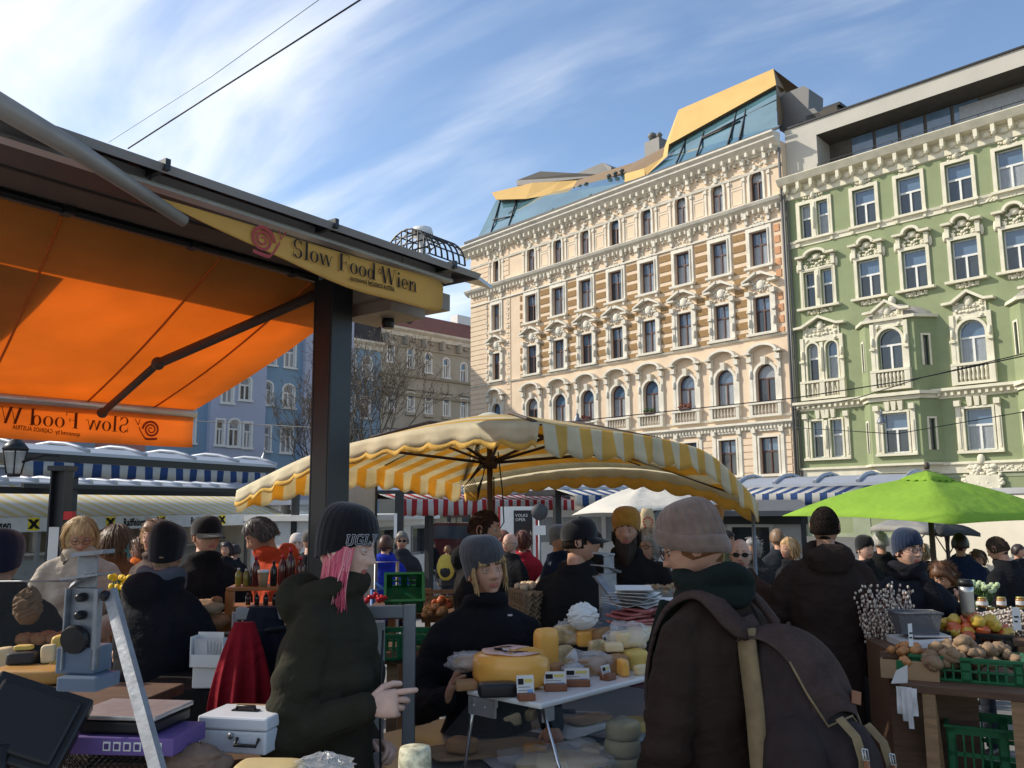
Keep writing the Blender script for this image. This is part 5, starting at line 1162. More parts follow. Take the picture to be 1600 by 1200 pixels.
# ================= people =================
def skinm(k):
    t = {'fair': (.56, .33, .24), 'warm': (.46, .25, .165), 'tan': (.40, .22, .145), 'pale': (.62, .40, .31)}[k]
    M_ = mat('skin_'+k, t, rough=.55, var=.2, vs=22, bump=.25, bs=120, spec=.3); b = M_.node_tree.nodes['Principled BSDF']
    b.inputs['Subsurface Weight'].default_value = .12; b.inputs['Subsurface Radius'].default_value = (.02, .008, .004); return M_
M_lips = mat('lips', (.42, .13, .11), rough=.45, var=.1)
M_eye = mat('eye_white', (.62, .6, .57), rough=.15, var=0); M_iris = mat('iris', (.03, .03, .035), rough=.1, var=0)
def gs(x, z, cx, cz, sx, sz): return math.exp(-((x-cx)/sx)**2-((z-cz)/sz)**2)
def head(mb, C, Rm, s=1, n=44, fem=0, brow=(.06, .04, .03), smile=0, age=0):
    """a modelled head: local front is -Y; C centre, Rm 3x3 rotation. materials: 0 skin 1 lips 2 eye 3 iris 4 brow"""
    m_ = int(n*.8); vr = []
    for i in range(1, m_):
        th = math.pi*i/m_; row = []
        for j in range(n):
            ph = 2*math.pi*j/n; x = math.sin(th)*math.sin(ph); y = -math.sin(th)*math.cos(ph); z = math.cos(th)
            X, Y, Z = x*.074, y*.096, z*.118
            if Y > 0: Y *= 1.03; Z += .004
            t = max(0, (-Z-.012)/.105); X *= 1-(.34+.05*fem)*min(1, t)**1.3
            if Y > 0: Y *= 1-.42*min(1, t)
            if Y < 0:
                Y *= 1-.05*min(1, t)
                f = min(1, -Y/.05)
                if abs(X) < .06: Y = lerp(Y, -(.088-.22*X*X/.06), .35*f*(1 if Z > -.09 else 0))
                nz = 0
                if -.040 < Z < .034: nz = ((.034-Z)/.056)**1.25 if Z > -.022 else max(0, (Z+.040)/.018)
                dY = -.026*nz*math.exp(-(X/(.0085+.006*max(0, nz)))**2)
                dY -= .007*gs(abs(X), Z, .014, -.024, .008, .008)
                dY += .0125*gs(abs(X), Z, .031, .012, .018, .013)
                dY -= .0055*gs(abs(X), Z, .030, .036, .024, .008)
                dY -= .004*gs(abs(X), Z, .044, -.018, .018, .02)
                dY -= .0075*gs(X, Z, 0, -.049, .021, .0045)+.0085*gs(X, Z, 0, -.0605, .018, .0055)-.004*gs(X, Z, 0, -.0545, .024, .0022)
                dY += .004*gs(X, Z, 0, -.074, .02, .006); dY -= .008*gs(X, Z, 0, -.094, .02, .013)
                dY += (.002+.003*age)*gs(abs(X), Z+.9*abs(X)-.03, .03, -.02, .01, .004)
                Y += dY*f
            row.append(V((X, Y, Z)))
        vr.append(row)
    tf = lambda p: C+Rm @ (p*s)
    grid = [[mb.v(tf(p)) for p in r] for r in vr]
    for i in range(len(vr)-1):
        for j in range(n):
            k = (j+1) % n; f = mb.b.faces.new([grid[i][j], grid[i+1][j], grid[i+1][k], grid[i][k]]); f.smooth = True
            c = (vr[i][j]+vr[i+1][k])/2
            if c.y < -.06 and abs(c.x) < .024-.35*abs(c.z+.0545) and -.066 < c.z < -.0455: f.material_index = 1
            elif c.y < -.05 and .014 < abs(c.x) < .05 and abs(c.z-(.036-.25*max(0, abs(c.x)-.034))) < .0042: f.material_index = 4
    mb.b.faces.new(list(reversed(grid[0]))); mb.b.faces.new(grid[-1])
    for s_ in (-1, 1):
        o = V((s_*.031, -.0725, .012)); sub = []
        E_ = Rm.copy(); mb.ell(tf(o), (.0118*s,)*3, n=12, m_=8, mi=2)
        d = Rm @ V((0, -1, 0)); mb.ell(tf(o)+d*.0068*s, (.0060*s, .0060*s, .0060*s), n=8, m_=6, mi=3)
        # lids
        for zz_, hh_ in ((.0058, 1), (-.0085, .6)):
            pts = [tf(V((s_*.031+u*.0165, -.0725-.0124*math.sqrt(max(0, 1-(u*.85)**2))*.98, .012+zz_*(1-u*u*.75)))) for u in (-1, -.6, -.2, .2, .6, 1)]; mb.tube(pts, [.0018*s, .0034*s, .0042*s, .0042*s, .0034*s, .0018*s], n=5)
        # ear
        ec = V((s_*.073, .012, -.002)); er = Rm @ (Matrix.Rotation(s_*R(22), 3, 'Z') @ Matrix.Rotation(R(-10), 3, 'X'))
        mb.ell(tf(ec), (.007*s, .018*s, .031*s), rot=er, n=10, m_=8)
        pts = [tf(ec+V((s_*(.006+.003*math.sin(q)), .001+.017*math.cos(q+.2), .002+.028*math.sin(q+.2)))) for q in [R(-110+t*26) for t in range(11)]]; mb.tube(pts, .0042*s, n=5)
def hand(mb, W, D, Nn, s=1, curl=.35, thumb=None, spread=.12, point=False, curls=None):
    """W wrist, D finger direction, Nn palm normal (fingers curl towards it); five separate fingers"""
    D = D.normalized(); Nn = (Nn-D*Nn.dot(D)).normalized(); Sd = D.cross(Nn)
    if thumb == -1: Sd = -Sd
    # Sd points to the thumb side
    pc = W+D*.05*s
    rows = []
    for t, hw, th in ((-.01, .026, .021), (.02, .033, .017), (.05, .040, .0155), (.082, .041, .013), (.092, .037, .009)):
        c = W+D*t*s; rows.append([c+Sd*math.cos(2*math.pi*k/12)*hw*s+Nn*math.sin(2*math.pi*k/12)*th*s for k in range(12)])
    mb.grid(rows, True, True)
    for i in range(4):
        off = (.029, .010, -.010, -.028)[i]; ln = (.070, .078, .073, .057)[i]*s; a = curl*(1+.12*i) if curls is None else curls[i]
        if point: a = .08 if i == 0 else 1.15
        d = (D+Sd*(1.5-i)*spread*.35).normalized(); p = W+D*(.082 if i in (1, 2) else .076)*s+Sd*off*s; pts = [p-D*.012*s, p]; rr = (.0088, .0092, .0087, .0076)[i]*s; ang = 0
        for q, fr in enumerate((.45, .3, .25)):
            ang += a*(1.0, 1.15, .8)[q]; dd = d*math.cos(ang)+Nn*math.sin(ang); p = p+dd*ln*fr; pts.append(p)
        e = pts[-1]+(pts[-1]-pts[-2]).normalized()*.005*s
        mb.tube(pts+[e], [rr*.95, rr*1.05, rr, rr*.93, rr*.85, rr*.4], n=8)
    p = W+D*.022*s+Sd*.024*s+Nn*.004*s; dd = (Sd*.72+D*.62+Nn*.28).normalized(); p1 = p+dd*.036*s; dd2 = (Sd*.32+D*.85+Nn*.42).normalized(); p2 = p1+dd2*.030*s; dd3 = (D*.9+Nn*.5).normalized(); p3 = p2+dd3*.024*s
    mb.tube([p-dd*.012*s, p, p1, p2, p3, p3+dd3*.005*s], [.014*s, .0155*s, .0115*s, .0098*s, .0085*s, .004*s], n=8)
def person(label, px, pyt, d, rz, coat=(.02, .02, .022), trouser=(.02, .022, .03), skin='warm', hair=None, hat=None, bulk=1, fem=0, lean=0, headp=0, heady=0, headr=0, la=None, ra=None, ln=.80, near=0, collar='low', grp=None, hands=True, lh=None, rh=None, H=None, hoodc=None, scarf=None, catm=None, hz=0, coatk={}, splay=.0, face=True, shoes=True, cuff=None):
    """stands on the ground at the pixel column px, depth d; pyt is the pixel row of the top of the head or hat"""
    bulk = 1+(bulk-1)*.5
    top = P(px, pyt, d); H = top.z+ (0 if not hat else -.01); k = H/1.80
    o = thing('person', label, 'person', (top.x, top.y, 0), R(rz), grp)
    S = lambda x, y, z: V((x, y, z))*k
    hip = S(0, 0, .95); ML = Matrix.Rotation(R(lean), 3, 'X')      # lean>0 : forwards (towards -Y)
    def tor(p): return hip+ML @ (p-hip)
    HC = tor(S(0, -.012, 1.672)); NK = tor(S(0, .012, 1.50)); hs = k*.96
    HR = ML @ Matrix.Rotation(R(heady), 3, 'Z') @ Matrix.Rotation(R(headp), 3, 'X') @ Matrix.Rotation(R(headr), 3, 'Y')
    piv = tor(S(0, .01, 1.58)); HC = piv+HR @ (S(0, -.018, .092)+V((0, 0, 0)))
    # keep the head over the asked column
    sh_ = Matrix.Rotation(R(rz), 3, 'Z') @ V((HC.x, HC.y, 0)); o.location = (top.x-sh_.x, top.y-sh_.y, 0)
    arms = []
    for sd_, a in ((-1, ra), (1, la)):      # ra = the person's right arm (-X)
        sh = tor(S(sd_*.172*bulk, .005, 1.415)); 
        if a is None: el, wr = tor(S(sd_*.245*bulk, .03, 1.14)), tor(S(sd_*.235*bulk, -.05, .89))
        else: el, wr = tor(S(*a[0])), tor(S(*a[1]))
        arms.append((sd_, sh, el, wr))
    lod = (0.0085, 0.012, 0.018)[2-near] if near else .022
    lod = {0: .024, 1: .015, 2: .0105}[near]
    # --- body (skin)
    mb = MB(); mb.mi = 0
    head(mb, HC, HR, hs, n={0: 24, 1: 40, 2: 72}[near], fem=fem)
    mb.tube([tor(S(0, .02, 1.40)), tor(S(0, .015, 1.50)), HC+HR @ S(0, .02, -.05)], [.07*k, .056*k*(1-.12*fem), .044*k*(1-.12*fem)], n=14)
    mb.tube([tor(S(0, 0, .9)), tor(S(0, 0, 1.2)), tor(S(0, .01, 1.42))], [(.12*k, .09*k), (.12*k, .09*k), (.10*k, .07*k)], n=10)
    for s_, sh, el, wr in arms:
        mb.tube([sh, el, wr], [.04*k, .033*k, .026*k], n=8)
        hd_ = (rh if s_ < 0 else lh) or {}
        if hands:
            dr = (wr-el).normalized() if 'd' not in hd_ else V(hd_['d']); nn = V(hd_.get('n', (-s_, -.2, 0) if abs(dr.z) > .5 else (0, -.2, -1) ))
            hand(mb, wr, dr, nn, k, **{a: b for a, b in hd_.items() if a in ('curl', 'point', 'spread', 'curls')}, thumb=hd_.get('t', (1 if s_ < 0 else -1)))
    for s_ in (-1, 1): mb.tube([S(s_*.09, 0, .92), S(s_*(.095+splay), -.01, .5), S(s_*(.10+splay*1.5), .02, .08)], [.07*k, .05*k, .035*k], n=8)
    body = mb.obj('body', [skinm(skin), M_lips, M_eye, M_iris, mat('brow_'+('d' if not hair or sum(hair[1]) < .5 else 'l'), (.07, .045, .03) if not hair or sum(hair[1]) < .5 else (.28, .19, .11), rough=.9)], o, recalc=True)
    # --- trousers and shoes
    if ln < 1.5:
        mb = MB()
        for s_ in (-1, 1): mb.tube([S(s_*.085, 0, .96), S(s_*(.095+splay*.5), -.0, .72), S(s_*(.10+splay), -.012, .48), S(s_*(.10+splay*1.5), .02, .10), S(s_*(.10+splay*1.5), .02, .06)], [.10*k, .088*k, .066*k, .056*k, .058*k], n=14)
        mb.ell(S(0, 0, .92), (.17*k*bulk, .12*k, .12*k))
        link(fuse(mb, max(lod, .016), 3), 'trousers', cl('cloth_%.2f_%.2f_%.2f' % trouser, trouser), o)
        for s_ in (-1, 1):
            mb = MB(); x = s_*(.10+splay*1.5); mb.cap(S(x, .06, .042), S(x*1.1, -.12, .034), .042*k, .036*k, n=10); mb.b2(S(x-.045, -.16, .0), S(x+.045, .1, .02)); mb.obj('shoe', mat('dark_leather', (.03, .02, .015), rough=.5), o)
    # --- coat
    mb = MB(); w_ = bulk
    zs = [(ln, .205+.02*fem+hz*.3, .155+hz*.2), (.95, .195, .15), (1.08, .18-.012*fem, .135), (1.25, .20, .145), (1.38, .195, .135), (1.46, .15, .11), (1.52, .085, .08)]
    rows = [[tor(S(rx*w_*math.cos(2*math.pi*q/18), ry*w_*math.sin(2*math.pi*q/18)+.01, z)) if z > .94 else S(rx*w_*math.cos(2*math.pi*q/18), ry*w_*math.sin(2*math.pi*q/18)+.01, z) for q in range(18)] for z, rx, ry in zs]
    mb.grid(rows, True, True)
    if fem: mb.ell(tor(S(-.075, -.10, 1.27)), (.075*k, .06*k, .07*k)); mb.ell(tor(S(.075, -.10, 1.27)), (.075*k, .06*k, .07*k))
    for s_, sh, el, wr in arms:
        mb.cap(tor(S(s_*.07, .02, 1.485)), sh, .055*k, .058*k*w_, n=12); mb.cap(sh+V((-s_*.012, 0, -.01)), lerp(sh, el, .3), .066*k*w_, .069*k*w_, n=12); mb.cap(lerp(sh, el, .2), el, .069*k*w_, .060*k*w_, n=12); mb.cap(el, lerp(el, wr, .93), .066*k*w_, .047*k*w_, n=12)
        mb.tube([lerp(el, wr, .88), lerp(el, wr, .98)], [.050*k*w_, .047*k*w_], n=12)
        for q in range(3 if near else 0):      # bunched folds of the sleeve
            t = .2+.28*q; c = lerp(sh, el, t+.25); mb.tube([c+(el-sh).normalized()*-.012, c+(el-sh).normalized()*.014], [.073*k*w_, .071*k*w_], n=12)
    cc_ = tor(S(0, .012, 1.52))
    def torus(c, rx, ry, r, tilt=-12, n=16, arcd=(0, 360)):
        m3 = ML @ Matrix.Rotation(R(tilt), 3, 'X'); mb.tube([c+m3 @ S(rx*math.sin(R(a)), -ry*math.cos(R(a)), 0) for a in range(arcd[0], arcd[1]+1, 20)], r*k, n=10)
    if collar == 'high': torus(tor(S(0, .012, 1.545)), .075, .082, .034)
    elif collar == 'hood': torus(tor(S(0, .03, 1.53)), .095, .10, .042, -20); mb.ell(tor(S(0, .12, 1.50)), (.13*k, .07*k, .09*k))
    elif collar == 'low': torus(tor(S(0, .012, 1.54)), .076, .08, .032)
    me = fuse(mb, lod, 3)
    cm = catm or cl('coat_%.3f_%.3f_%.3f' % coat, coat, **coatk)
    co = link(me, 'coat', cm, o)
    if near:
        tx = bpy.data.textures.get('folds') or bpy.data.textures.new('folds', 'CLOUDS'); tx.noise_scale = .16; tx.noise_depth = 3
        dm = co.modifiers.new('folds', 'DISPLACE'); dm.texture = tx; dm.strength = .034; dm.mid_level = .5; dm.texture_coords = 'LOCAL'
    if cuff:
        for s_, sh, el, wr in arms:
            mb = MB(); mb.tube([lerp(el, wr, .93), lerp(el, wr, 1.03)], [.041*k, .036*k], n=14); mb.obj('cuff', cl('cuff', cuff), o)
    if scarf:
        mb = MB(); m3 = ML
        for a_, rr, zz_ in ((0, .036, 1.572), (7, .036, 1.525)): mb.tube([tor(S(0, .012, zz_))+m3 @ S(.085*math.sin(R(a)), -.092*math.cos(R(a)), .012*math.sin(R(a*3+a_*20))) for a in range(0, 361, 15)], rr*k, n=9)
        mb.tube([tor(S(.04, -.11, 1.5)), tor(S(.05, -.165, 1.36)), tor(S(.045, -.165, 1.24))], [(.03*k, .05*k), (.014*k, .055*k), (.012*k, .055*k)], n=8)
        link(fuse(mb, max(.008, lod*.7), 3), 'scarf', cl('scarf_%.2f_%.2f_%.2f' % scarf, scarf), o)
    if hoodc:       # hood pulled up
        mb = MB(); rows = []
        for i in range(13):
            a = R(-8+i*15); 
            rows.append([HC+HR @ (V((math.sin(R(b))*(.098+.01*math.sin(a)), 0, 0))*k + V((0, (-.105+.0*i)*math.cos(a)*math.cos(R(b)*.98)*1.12+.01, .135*math.sin(a)*math.cos(R(b))**.6 if abs(b) < 90 else 0))*k) for b in range(-84, 85, 12)])
        mb.b.free(); mb = MB()
        rows = []
        for j in range(0, 9):     # rings from the face opening to the back of the head
            t = j/8; y = lerp(-.07, .125, t); r_ = math.sqrt(max(0.02, 1-((y-.01)/.128)**2)); r_ = max(r_, .93) if y < .03 else r_
            rows.append([HC+HR @ S(.102*r_*math.sin(R(a)), y, (.142 if math.cos(R(a)) > 0 else .15)*r_*math.cos(R(a))) for a in range(0, 360, 15)])
        mb.grid(rows, True); ho = mb.obj('hood', cl('hood_%.2f_%.2f_%.2f' % hoodc, hoodc), o, smooth=True); sm = ho.modifiers.new('s', 'SOLIDIFY'); sm.thickness = .012; sm.offset = 1
    # --- hair
    if hair:
        kind, hc = hair[0], hair[1]; hm = mat('hair_%.2f_%.2f_%.2f' % hc, hc, rough=.42, var=.5, vs=60, aniso=(1, 1, .12), bump=.2, bs=60, spec=.35) if kind != 'crop' else mat('crop_%.2f' % hc[0], hc, rough=.85, var=.4, vs=50, spec=.1); mb = MB(); rn = random.Random(int(px*7+d))
        n_ = 30; th0 = {'short': .021, 'crop': .008, 'bob': .017, 'long': .014, 'curly': .034, 'fringe': .018, 'bald': .004}[kind]; rows = []
        zlim = {'short': -.045, 'crop': -.04, 'bob': -.10, 'long': -.12, 'curly': -.08, 'fringe': -.03, 'bald': -.03}[kind]
        for i in range(1, 15):
            th = R(3+i*9.2); row = []
            for j in range(n_):
                ph = 2*math.pi*j/n_; x, y, z = math.sin(th)*math.sin(ph), -math.sin(th)*math.cos(ph), math.cos(th)
                zz_ = z*.118; front = -y
                lim = zlim if front < .15 else lerp(zlim, .058 if kind != 'bald' else .2, min(1, (front-.15)/.55))
                if kind == 'bald' and zz_ > .045: out_ = -.01
                else: out_ = th0*(1+.22*noise.noise(V((x*3, y*3, z*3+px)))) if zz_ > lim else -.012
                if hat and zz_ > -.03: out_ = min(out_, .003 if zz_ > .0 else .006)
                if zz_ > lim and kind in ('bob', 'long'): out_ += .008*max(0, (.03-zz_)/.1)
                row.append(HC+HR @ (V((x*(.074+out_), y*(.099+out_), zz_*(1+out_/.118)))*hs))
            rows.append(row)
        mb.grid(rows, True); mb.face(list(reversed(rows[0])))
        if near or kind in ('bob', 'long', 'curly'):
            cnt = {0: 90, 1: 500, 2: 1500}[near]; L_ = {'short': .045, 'crop': .012, 'bob': .13, 'long': .24, 'curly': .08, 'fringe': .06, 'bald': .02}[kind]
            if kind != 'bald' and not (hat and kind in ('crop', 'short')):
                for q in range(cnt):
                    a = rn.uniform(0, 2*math.pi); u = rn.random(); th = math.acos(lerp(1 if not hat else .05, -.15 if not hat else -.5, u)); x, y, z = math.sin(th)*math.sin(a), -math.sin(th)*math.cos(a), math.cos(th)
                    if y < (-.25 if kind in ('bob', 'long', 'curly') else -.45) and z < (.93 if kind in ('bob', 'long', 'curly') else .6): continue
                    if kind in ('bob', 'long') and y < -.1: x *= 1.0
                    p = V((x*(.076+th0), y*(.10+th0), z*(.118+th0)))
                    down = V((x*.5, y*.5+.1, -1.1 if kind != 'short' else -.5)); down = (down-V((x, y, z))*down.dot(V((x, y, z)))).normalized(); l_ = L_*rn.uniform(.6, 1.1)
                    pts = [p]; dd = down
                    for r_ in range(4):
                        p = p+dd*l_/4; 
                        if kind in ('bob', 'long'): dd = (dd+V((x*.0, 0, -.6))+V((rn.gauss(0, .12), rn.gauss(0, .12), 0))).normalized()
                        if kind == 'curly': dd = (dd+V((rn.gauss(0, .6), rn.gauss(0, .6), rn.gauss(0, .6)))).normalized()
                        if kind in ('short', 'crop'): dd = (dd+V((x*.1, y*.1, -.25))+V((rn.gauss(0, .2), rn.gauss(0, .2), 0))).normalized()
                        pts.append(p)
                    wd = {0: .005, 1: .0026, 2: .0017}[near]
                    mb.tube([HC+HR @ (V(t)*hs) for t in pts], [wd, wd, wd*.9, wd*.7, wd*.25], n=3, cap=False)
        mb.obj('hair', hm, o, recalc=False)
    # --- hat
    if hat:
        kind, hc = hat[0], hat[1]; T_ = Matrix.Translation(HC) @ HR.to_4x4() @ Matrix.Diagonal((hs, hs, hs, 1)); mb = MB(); mb.T = T_
        km = mat('knit_%.2f_%.2f_%.2f' % hc, hc, rough=.95, var=.25, vs=30, bump=.6, bs=90, spec=.1, sheen=.3)
        if kind in ('beanie', 'cuffbeanie', 'slouch'):
            nn_ = 96 if near == 2 else (48 if near else 24); rows = []; rib = .0022 if kind == 'cuffbeanie' else .0008
            prof_ = [(.084, -.015), (.087, .0), (.090, .02), (.090, .05), (.085, .08), (.074, .108), (.057, .128), (.036, .141), (.012, .146), (.001, .1465)]
            if kind == 'slouch': prof_ = [(.084, -.02), (.088, .0), (.092, .03), (.095, .06), (.093, .09), (.083, .118), (.064, .140), (.040, .151), (.014, .155), (.001, .1555)]
            for r_, z in prof_:
                row = []
                for q in range(nn_):
                    a = 2*math.pi*q/nn_; rr = r_+rib*(1 if (q//2) % 2 else -1)*min(1, r_/.06); y = -math.cos(a)*rr*1.16; yb = max(0, -math.cos(a)); fz = max(0, 1-max(0, z+.02)/.09); sl = (.052*max(0, math.cos(a)) - .05*max(0, -math.cos(a)))*fz
                    bk = (.012 if kind != 'slouch' else .045)*max(0, -math.cos(a))*max(0, z)/.1
                    row.append(V((math.sin(a)*rr, y+bk, z+.012+sl)))
                rows.append(row)
            mb.grid(rows, True)
            if kind == 'cuffbeanie':
                rows = []
                for r_, z in ((.086, -.028), (.093, -.027), (.0965, -.01), (.097, .012), (.094, .028), (.088, .03)):
                    rows.append([V((math.sin(a)*r_, -math.cos(a)*r_*1.15, z+.012+.058*max(0, math.cos(a))-.03*max(0, -math.cos(a)))) for a in [2*math.pi*q/nn_ for q in range(nn_)]])
                mb.grid(rows, True)
        if kind in ('cap', 'flatcap'):
            rows = []
            for r_, z in ((.088, .022), (.092, .04), (.092, .07), (.085, .10), (.066, .125), (.04, .137), (.012, .14), (.001, .14)): rows.append([V((math.sin(a)*r_, -math.cos(a)*r_*1.14+.004, z+.01*math.cos(a)-.008)) for a in [2*math.pi*q/24 for q in range(24)]])
            mb.grid(rows, True)
            bl = .075 if kind == 'cap' else .05
            for zz_ in (0,): mb.grid([[V((math.sin(a)*(.088)*(1), -math.cos(a)*.1-t*bl*math.cos(a)**.5, .024-.018*t-.5*t*abs(math.sin(a))**2*.03)) for a in [R(-75+150*q/14) for q in range(15)]] for t in (0, .5, 1)]); mb.grid([[V((math.sin(a)*(.088)*(1), -math.cos(a)*.1-t*bl*math.cos(a)**.5, .019-.018*t-.5*t*abs(math.sin(a))**2*.03)) for a in [R(-75+150*q/14) for q in range(15)]] for t in (0, .5, 1)], flip=True)
        ho = mb.obj('hat', km, o, smooth=True); o['_h'] = 1; del o['_h']
        if len(hat) > 2: hat[2](ho, HC, HR, hs)
    return dict(o=o, HC=HC, HR=HR, k=k, S=S, tor=tor, arms=arms, ML=ML, hs=hs)
def glasses(q, dark=False, col=(.05, .03, .03)):
    mb = MB(); mb.T = Matrix.Translation(q['HC']) @ q['HR'].to_4x4() @ Matrix.Diagonal((q['hs'],)*3+(1,))
    for s_ in (-1, 1):
        pts = [V((s_*.032+.023*math.cos(R(a)), -.103, .010+.016*math.sin(R(a)))) for a in range(0, 361, 30)]; mb.tube(pts, .0022, n=5)
        mb.tube([V((s_*.055, -.101, .014)), V((s_*.078, -.06, .014)), V((s_*.079, .01, .008))], .002, n=5)
        if dark: mb.face([p+V((0, .001, 0)) for p in pts[:-1]])
    mb.tube([V((-.010, -.104, .014)), V((.010, -.104, .014))], .002, n=5)
    mb.obj('glasses', mat('glasses_%.2f' % col[0], col, rough=.2, var=0), q['o'])
BLK = (.012, .012, .014); NVY = (.012, .018, .04); GRY = (.10, .10, .105); DG = (.035, .035, .038)
# ---- near figures
# 1 pink-haired seller: profile to the right, right arm forward, pointing
q = person('woman with pink hair in dark green fleece and black lettered beanie pointing a finger', 541, 789, 2.85, 80, coat=(.028, .026, .017), trouser=(.015, .015, .018), skin='pale', hat=('beanie', (.008, .008, .010)), fem=1, near=2, bulk=1.13, ln=.70, headp=10, collar='hood', lean=2,
   ra=((-.24, .05, 1.13), (-.19, -.19, 1.23)), la=((.24, .06, 1.13), (.17, -.08, 1.02)), rh=dict(d=(.1, -1, .1), n=(1, 0, -.35), curls=(.1, .7, 1.05, 1.15)), lh=dict(d=(-.3, -1, .05), n=(-.6, 0, -.8), curl=.75), cuff=(.006, .006, .01))
pk = q; S, HC, HR, k = q['S'], q['HC'], q['HR'], q['k']
mb = MB(); rn = random.Random(11)
for i in range(900):      # straight pink hair from under the hat, both sides, with paler strands
    s_ = rn.choice((-1, -1, 1)); a = rn.uniform(-.25, 1.25); p = V((s_*.080*math.cos(a*.75), -.035+.10*math.sin(a)*.9, rn.uniform(-.01, .02))); ln_ = rn.uniform(.17, .27); pts = [p]; dd = V((s_*.06, -.06+.10*(.5-a), -1)).normalized()
    for r_ in range(5): p = p+dd*ln_/5; dd = (dd+V((rn.gauss(0, .045)-s_*.02, rn.gauss(0, .045)-.035, 0))).normalized(); pts.append(p)
    mb.tube([HC+HR @ (t*k) for t in pts], [.0026]*4+[.002, .0008], n=3, cap=False, mi=rn.choice((0, 0, 0, 1, 2)))
mb.obj('hair', [mat('pink_hair', (.72, .13, .20), rough=.4, var=.15, vs=20), mat('pale_pink_hair', (.80, .36, .38), rough=.4), mat('deep_pink_hair', (.50, .06, .12), rough=.4)], q['o'], recalc=False)
mb = MB()
def onhat(p):      # lettering bent round the hat's right side
    a = R(90-40)+p.x/.104; z = p.y+.018; r_ = .0925+.001
    return HC+HR @ (V((-math.sin(a)*r_, -math.cos(a)*r_*1.16, z+.022*max(0, math.cos(a))-.018*max(0, -math.cos(a))))*q['hs'])
class TT: pass
textmesh('UGLY', .040, mb, lambda p: onhat(V((-p.x, p.y, 0))), extr=.0006, bold=.0004, sx=1.05, align='CENTER') if 0 else None
# outlined block letters U G L Y style: letter edge strokes
def hatstroke(pts, w_=.0011): mb.tube([onhat(V((-x, y, 0))) for x, y in pts], w_, n=4)
def blk(x, segs, h=.036, w_=.026):
    for sg in segs: hatstroke([(x+u*w_, v*h) for u, v in sg])
o_ = -.045
blk(o_, [[(0, 1), (.36, 1), (.36, .85), (.28, .85), (.28, .2), (.4, .12), (.55, .12), (.68, .2), (.68, .85), (.6, .85), (.6, 1), (1, 1), (1, .85), (.9, .85), (.9, .15), (.72, 0), (.25, 0), (.08, .15), (.08, .85), (0, .85), (0, 1)]])
blk(o_+.030, [[(.95, .7), (.95, 1), (.25, 1), (0, .85), (0, .15), (.25, 0), (.95, 0), (1, .5), (.55, .5), (.55, .38), (.78, .38), (.78, .15), (.35, .15), (.22, .25), (.22, .75), (.35, .86), (.75, .86), (.75, .7), (.95, .7)]])
blk(o_+.060, [[(0, 1), (.5, 1), (.5, .86), (.38, .86), (.38, .15), (.8, .15), (.8, .35), (1, .35), (1, 0), (0, 0), (0, .14), (.14, .14), (.14, .86), (0, .86), (0, 1)]])
blk(o_+.089, [[(0, 1), (.35, 1), (.5, .6), (.65, 1), (1, 1), (.6, .4), (.6, 0), (.4, 0), (.4, .4), (0, 1)]])
mb.obj('hat_lettering', mat('grey_thread', (.45, .45, .48), rough=.7), q['o'])
mb = MB(); mb.tube([q['tor'](S(.0, -.165, 1.42)), q['tor'](S(0, -.165, 1.2)), S(0, -.185, .75)], .004, n=5); mb.obj('zip', M_black, q['o'])
# 2 blonde seller facing us, turned to the right
q = person('blonde saleswoman in black jacket and grey beanie talking behind the cheese counter', 757, 843, 3.55, 14, coat=(.008, .008, .010), skin='warm', hat=('slouch', (.055, .055, .062)), fem=1, near=2, bulk=1.2, heady=14, headp=-2, headr=-7, collar='high', ln=.78,
   ra=((-.30, -.02, 1.12), (-.22, -.27, 1.19)), la=((.27, -.02, 1.14), (.22, -.25, 1.06)), rh=dict(d=(.2, -.45, .9), n=(1, -.3, .1), curls=(.12, .2, .3, .45), spread=.3), lh=dict(curl=.6))
mb = MB(); rn = random.Random(5); S, HC, HR, k = q['S'], q['HC'], q['HR'], q['k']
for i in range(420):      # blonde fringe swept to the side plus strands at the ears
    if i < 260: x0 = rn.uniform(-.045, .055); p = V((x0, -.088+abs(x0)*.3, .062+rn.uniform(-.003, .012))); dd = V((.95*(1 if x0 > -.01 else -.6), -.10, -.75)).normalized(); ln_ = rn.uniform(.022, .042)
    else: s_ = rn.choice((-1, 1)); p = V((s_*.076, rn.uniform(-.062, -.02), rn.uniform(.0, .03))); dd = V((-s_*.05, -.12, -1)).normalized(); ln_ = rn.uniform(.05, .10)
    pts = [p]
    for r_ in range(4): p = p+dd*ln_/4; dd = (dd+V((rn.gauss(0, .05), .03, -.16))).normalized(); pts.append(p)
    mb.tube([HC+HR @ (t*k) for t in pts], [.0022, .0022, .002, .0016, .0006], n=3, cap=False, mi=rn.choice((0, 0, 1)))
mb.obj('hair', [mat('blonde_hair', (.55, .37, .17), rough=.4, var=.2, vs=20), mat('dark_blonde_hair', (.32, .20, .09), rough=.4)], q['o'], recalc=False)
mb = MB(); mb.T = Matrix.Translation(q['tor'](S(.07, -.155, 1.50))); mb.lathe([(.001, -.003), (.010, -.003), (.010, .003), (.001, .003)], n=14); mb.obj('button', M_alu, q['o'])
seller = q
# 3 man with backpack, from behind, head turned left
q = person('man in dark brown coat and ribbed taupe beanie with a canvas backpack, seen from behind', 1083, 779, 2.7, 222, coat=(.030, .019, .014), trouser=(.02, .02, .028), skin='warm', hat=('cuffbeanie', (.18, .125, .098)), hair=('crop', (.16, .07, .03)), near=2, bulk=1.06, heady=28, headp=16, lean=4, collar='high', scarf=(.010, .015, .013), ln=.75,
   ra=((-.24, -.04, 1.12), (-.18, -.25, 1.0)), la=((.245, -.02, 1.12), (.20, -.18, .90)))
glasses(q, col=(.06, .03, .03)); S, tor, k = q['S'], q['tor'], q['k']
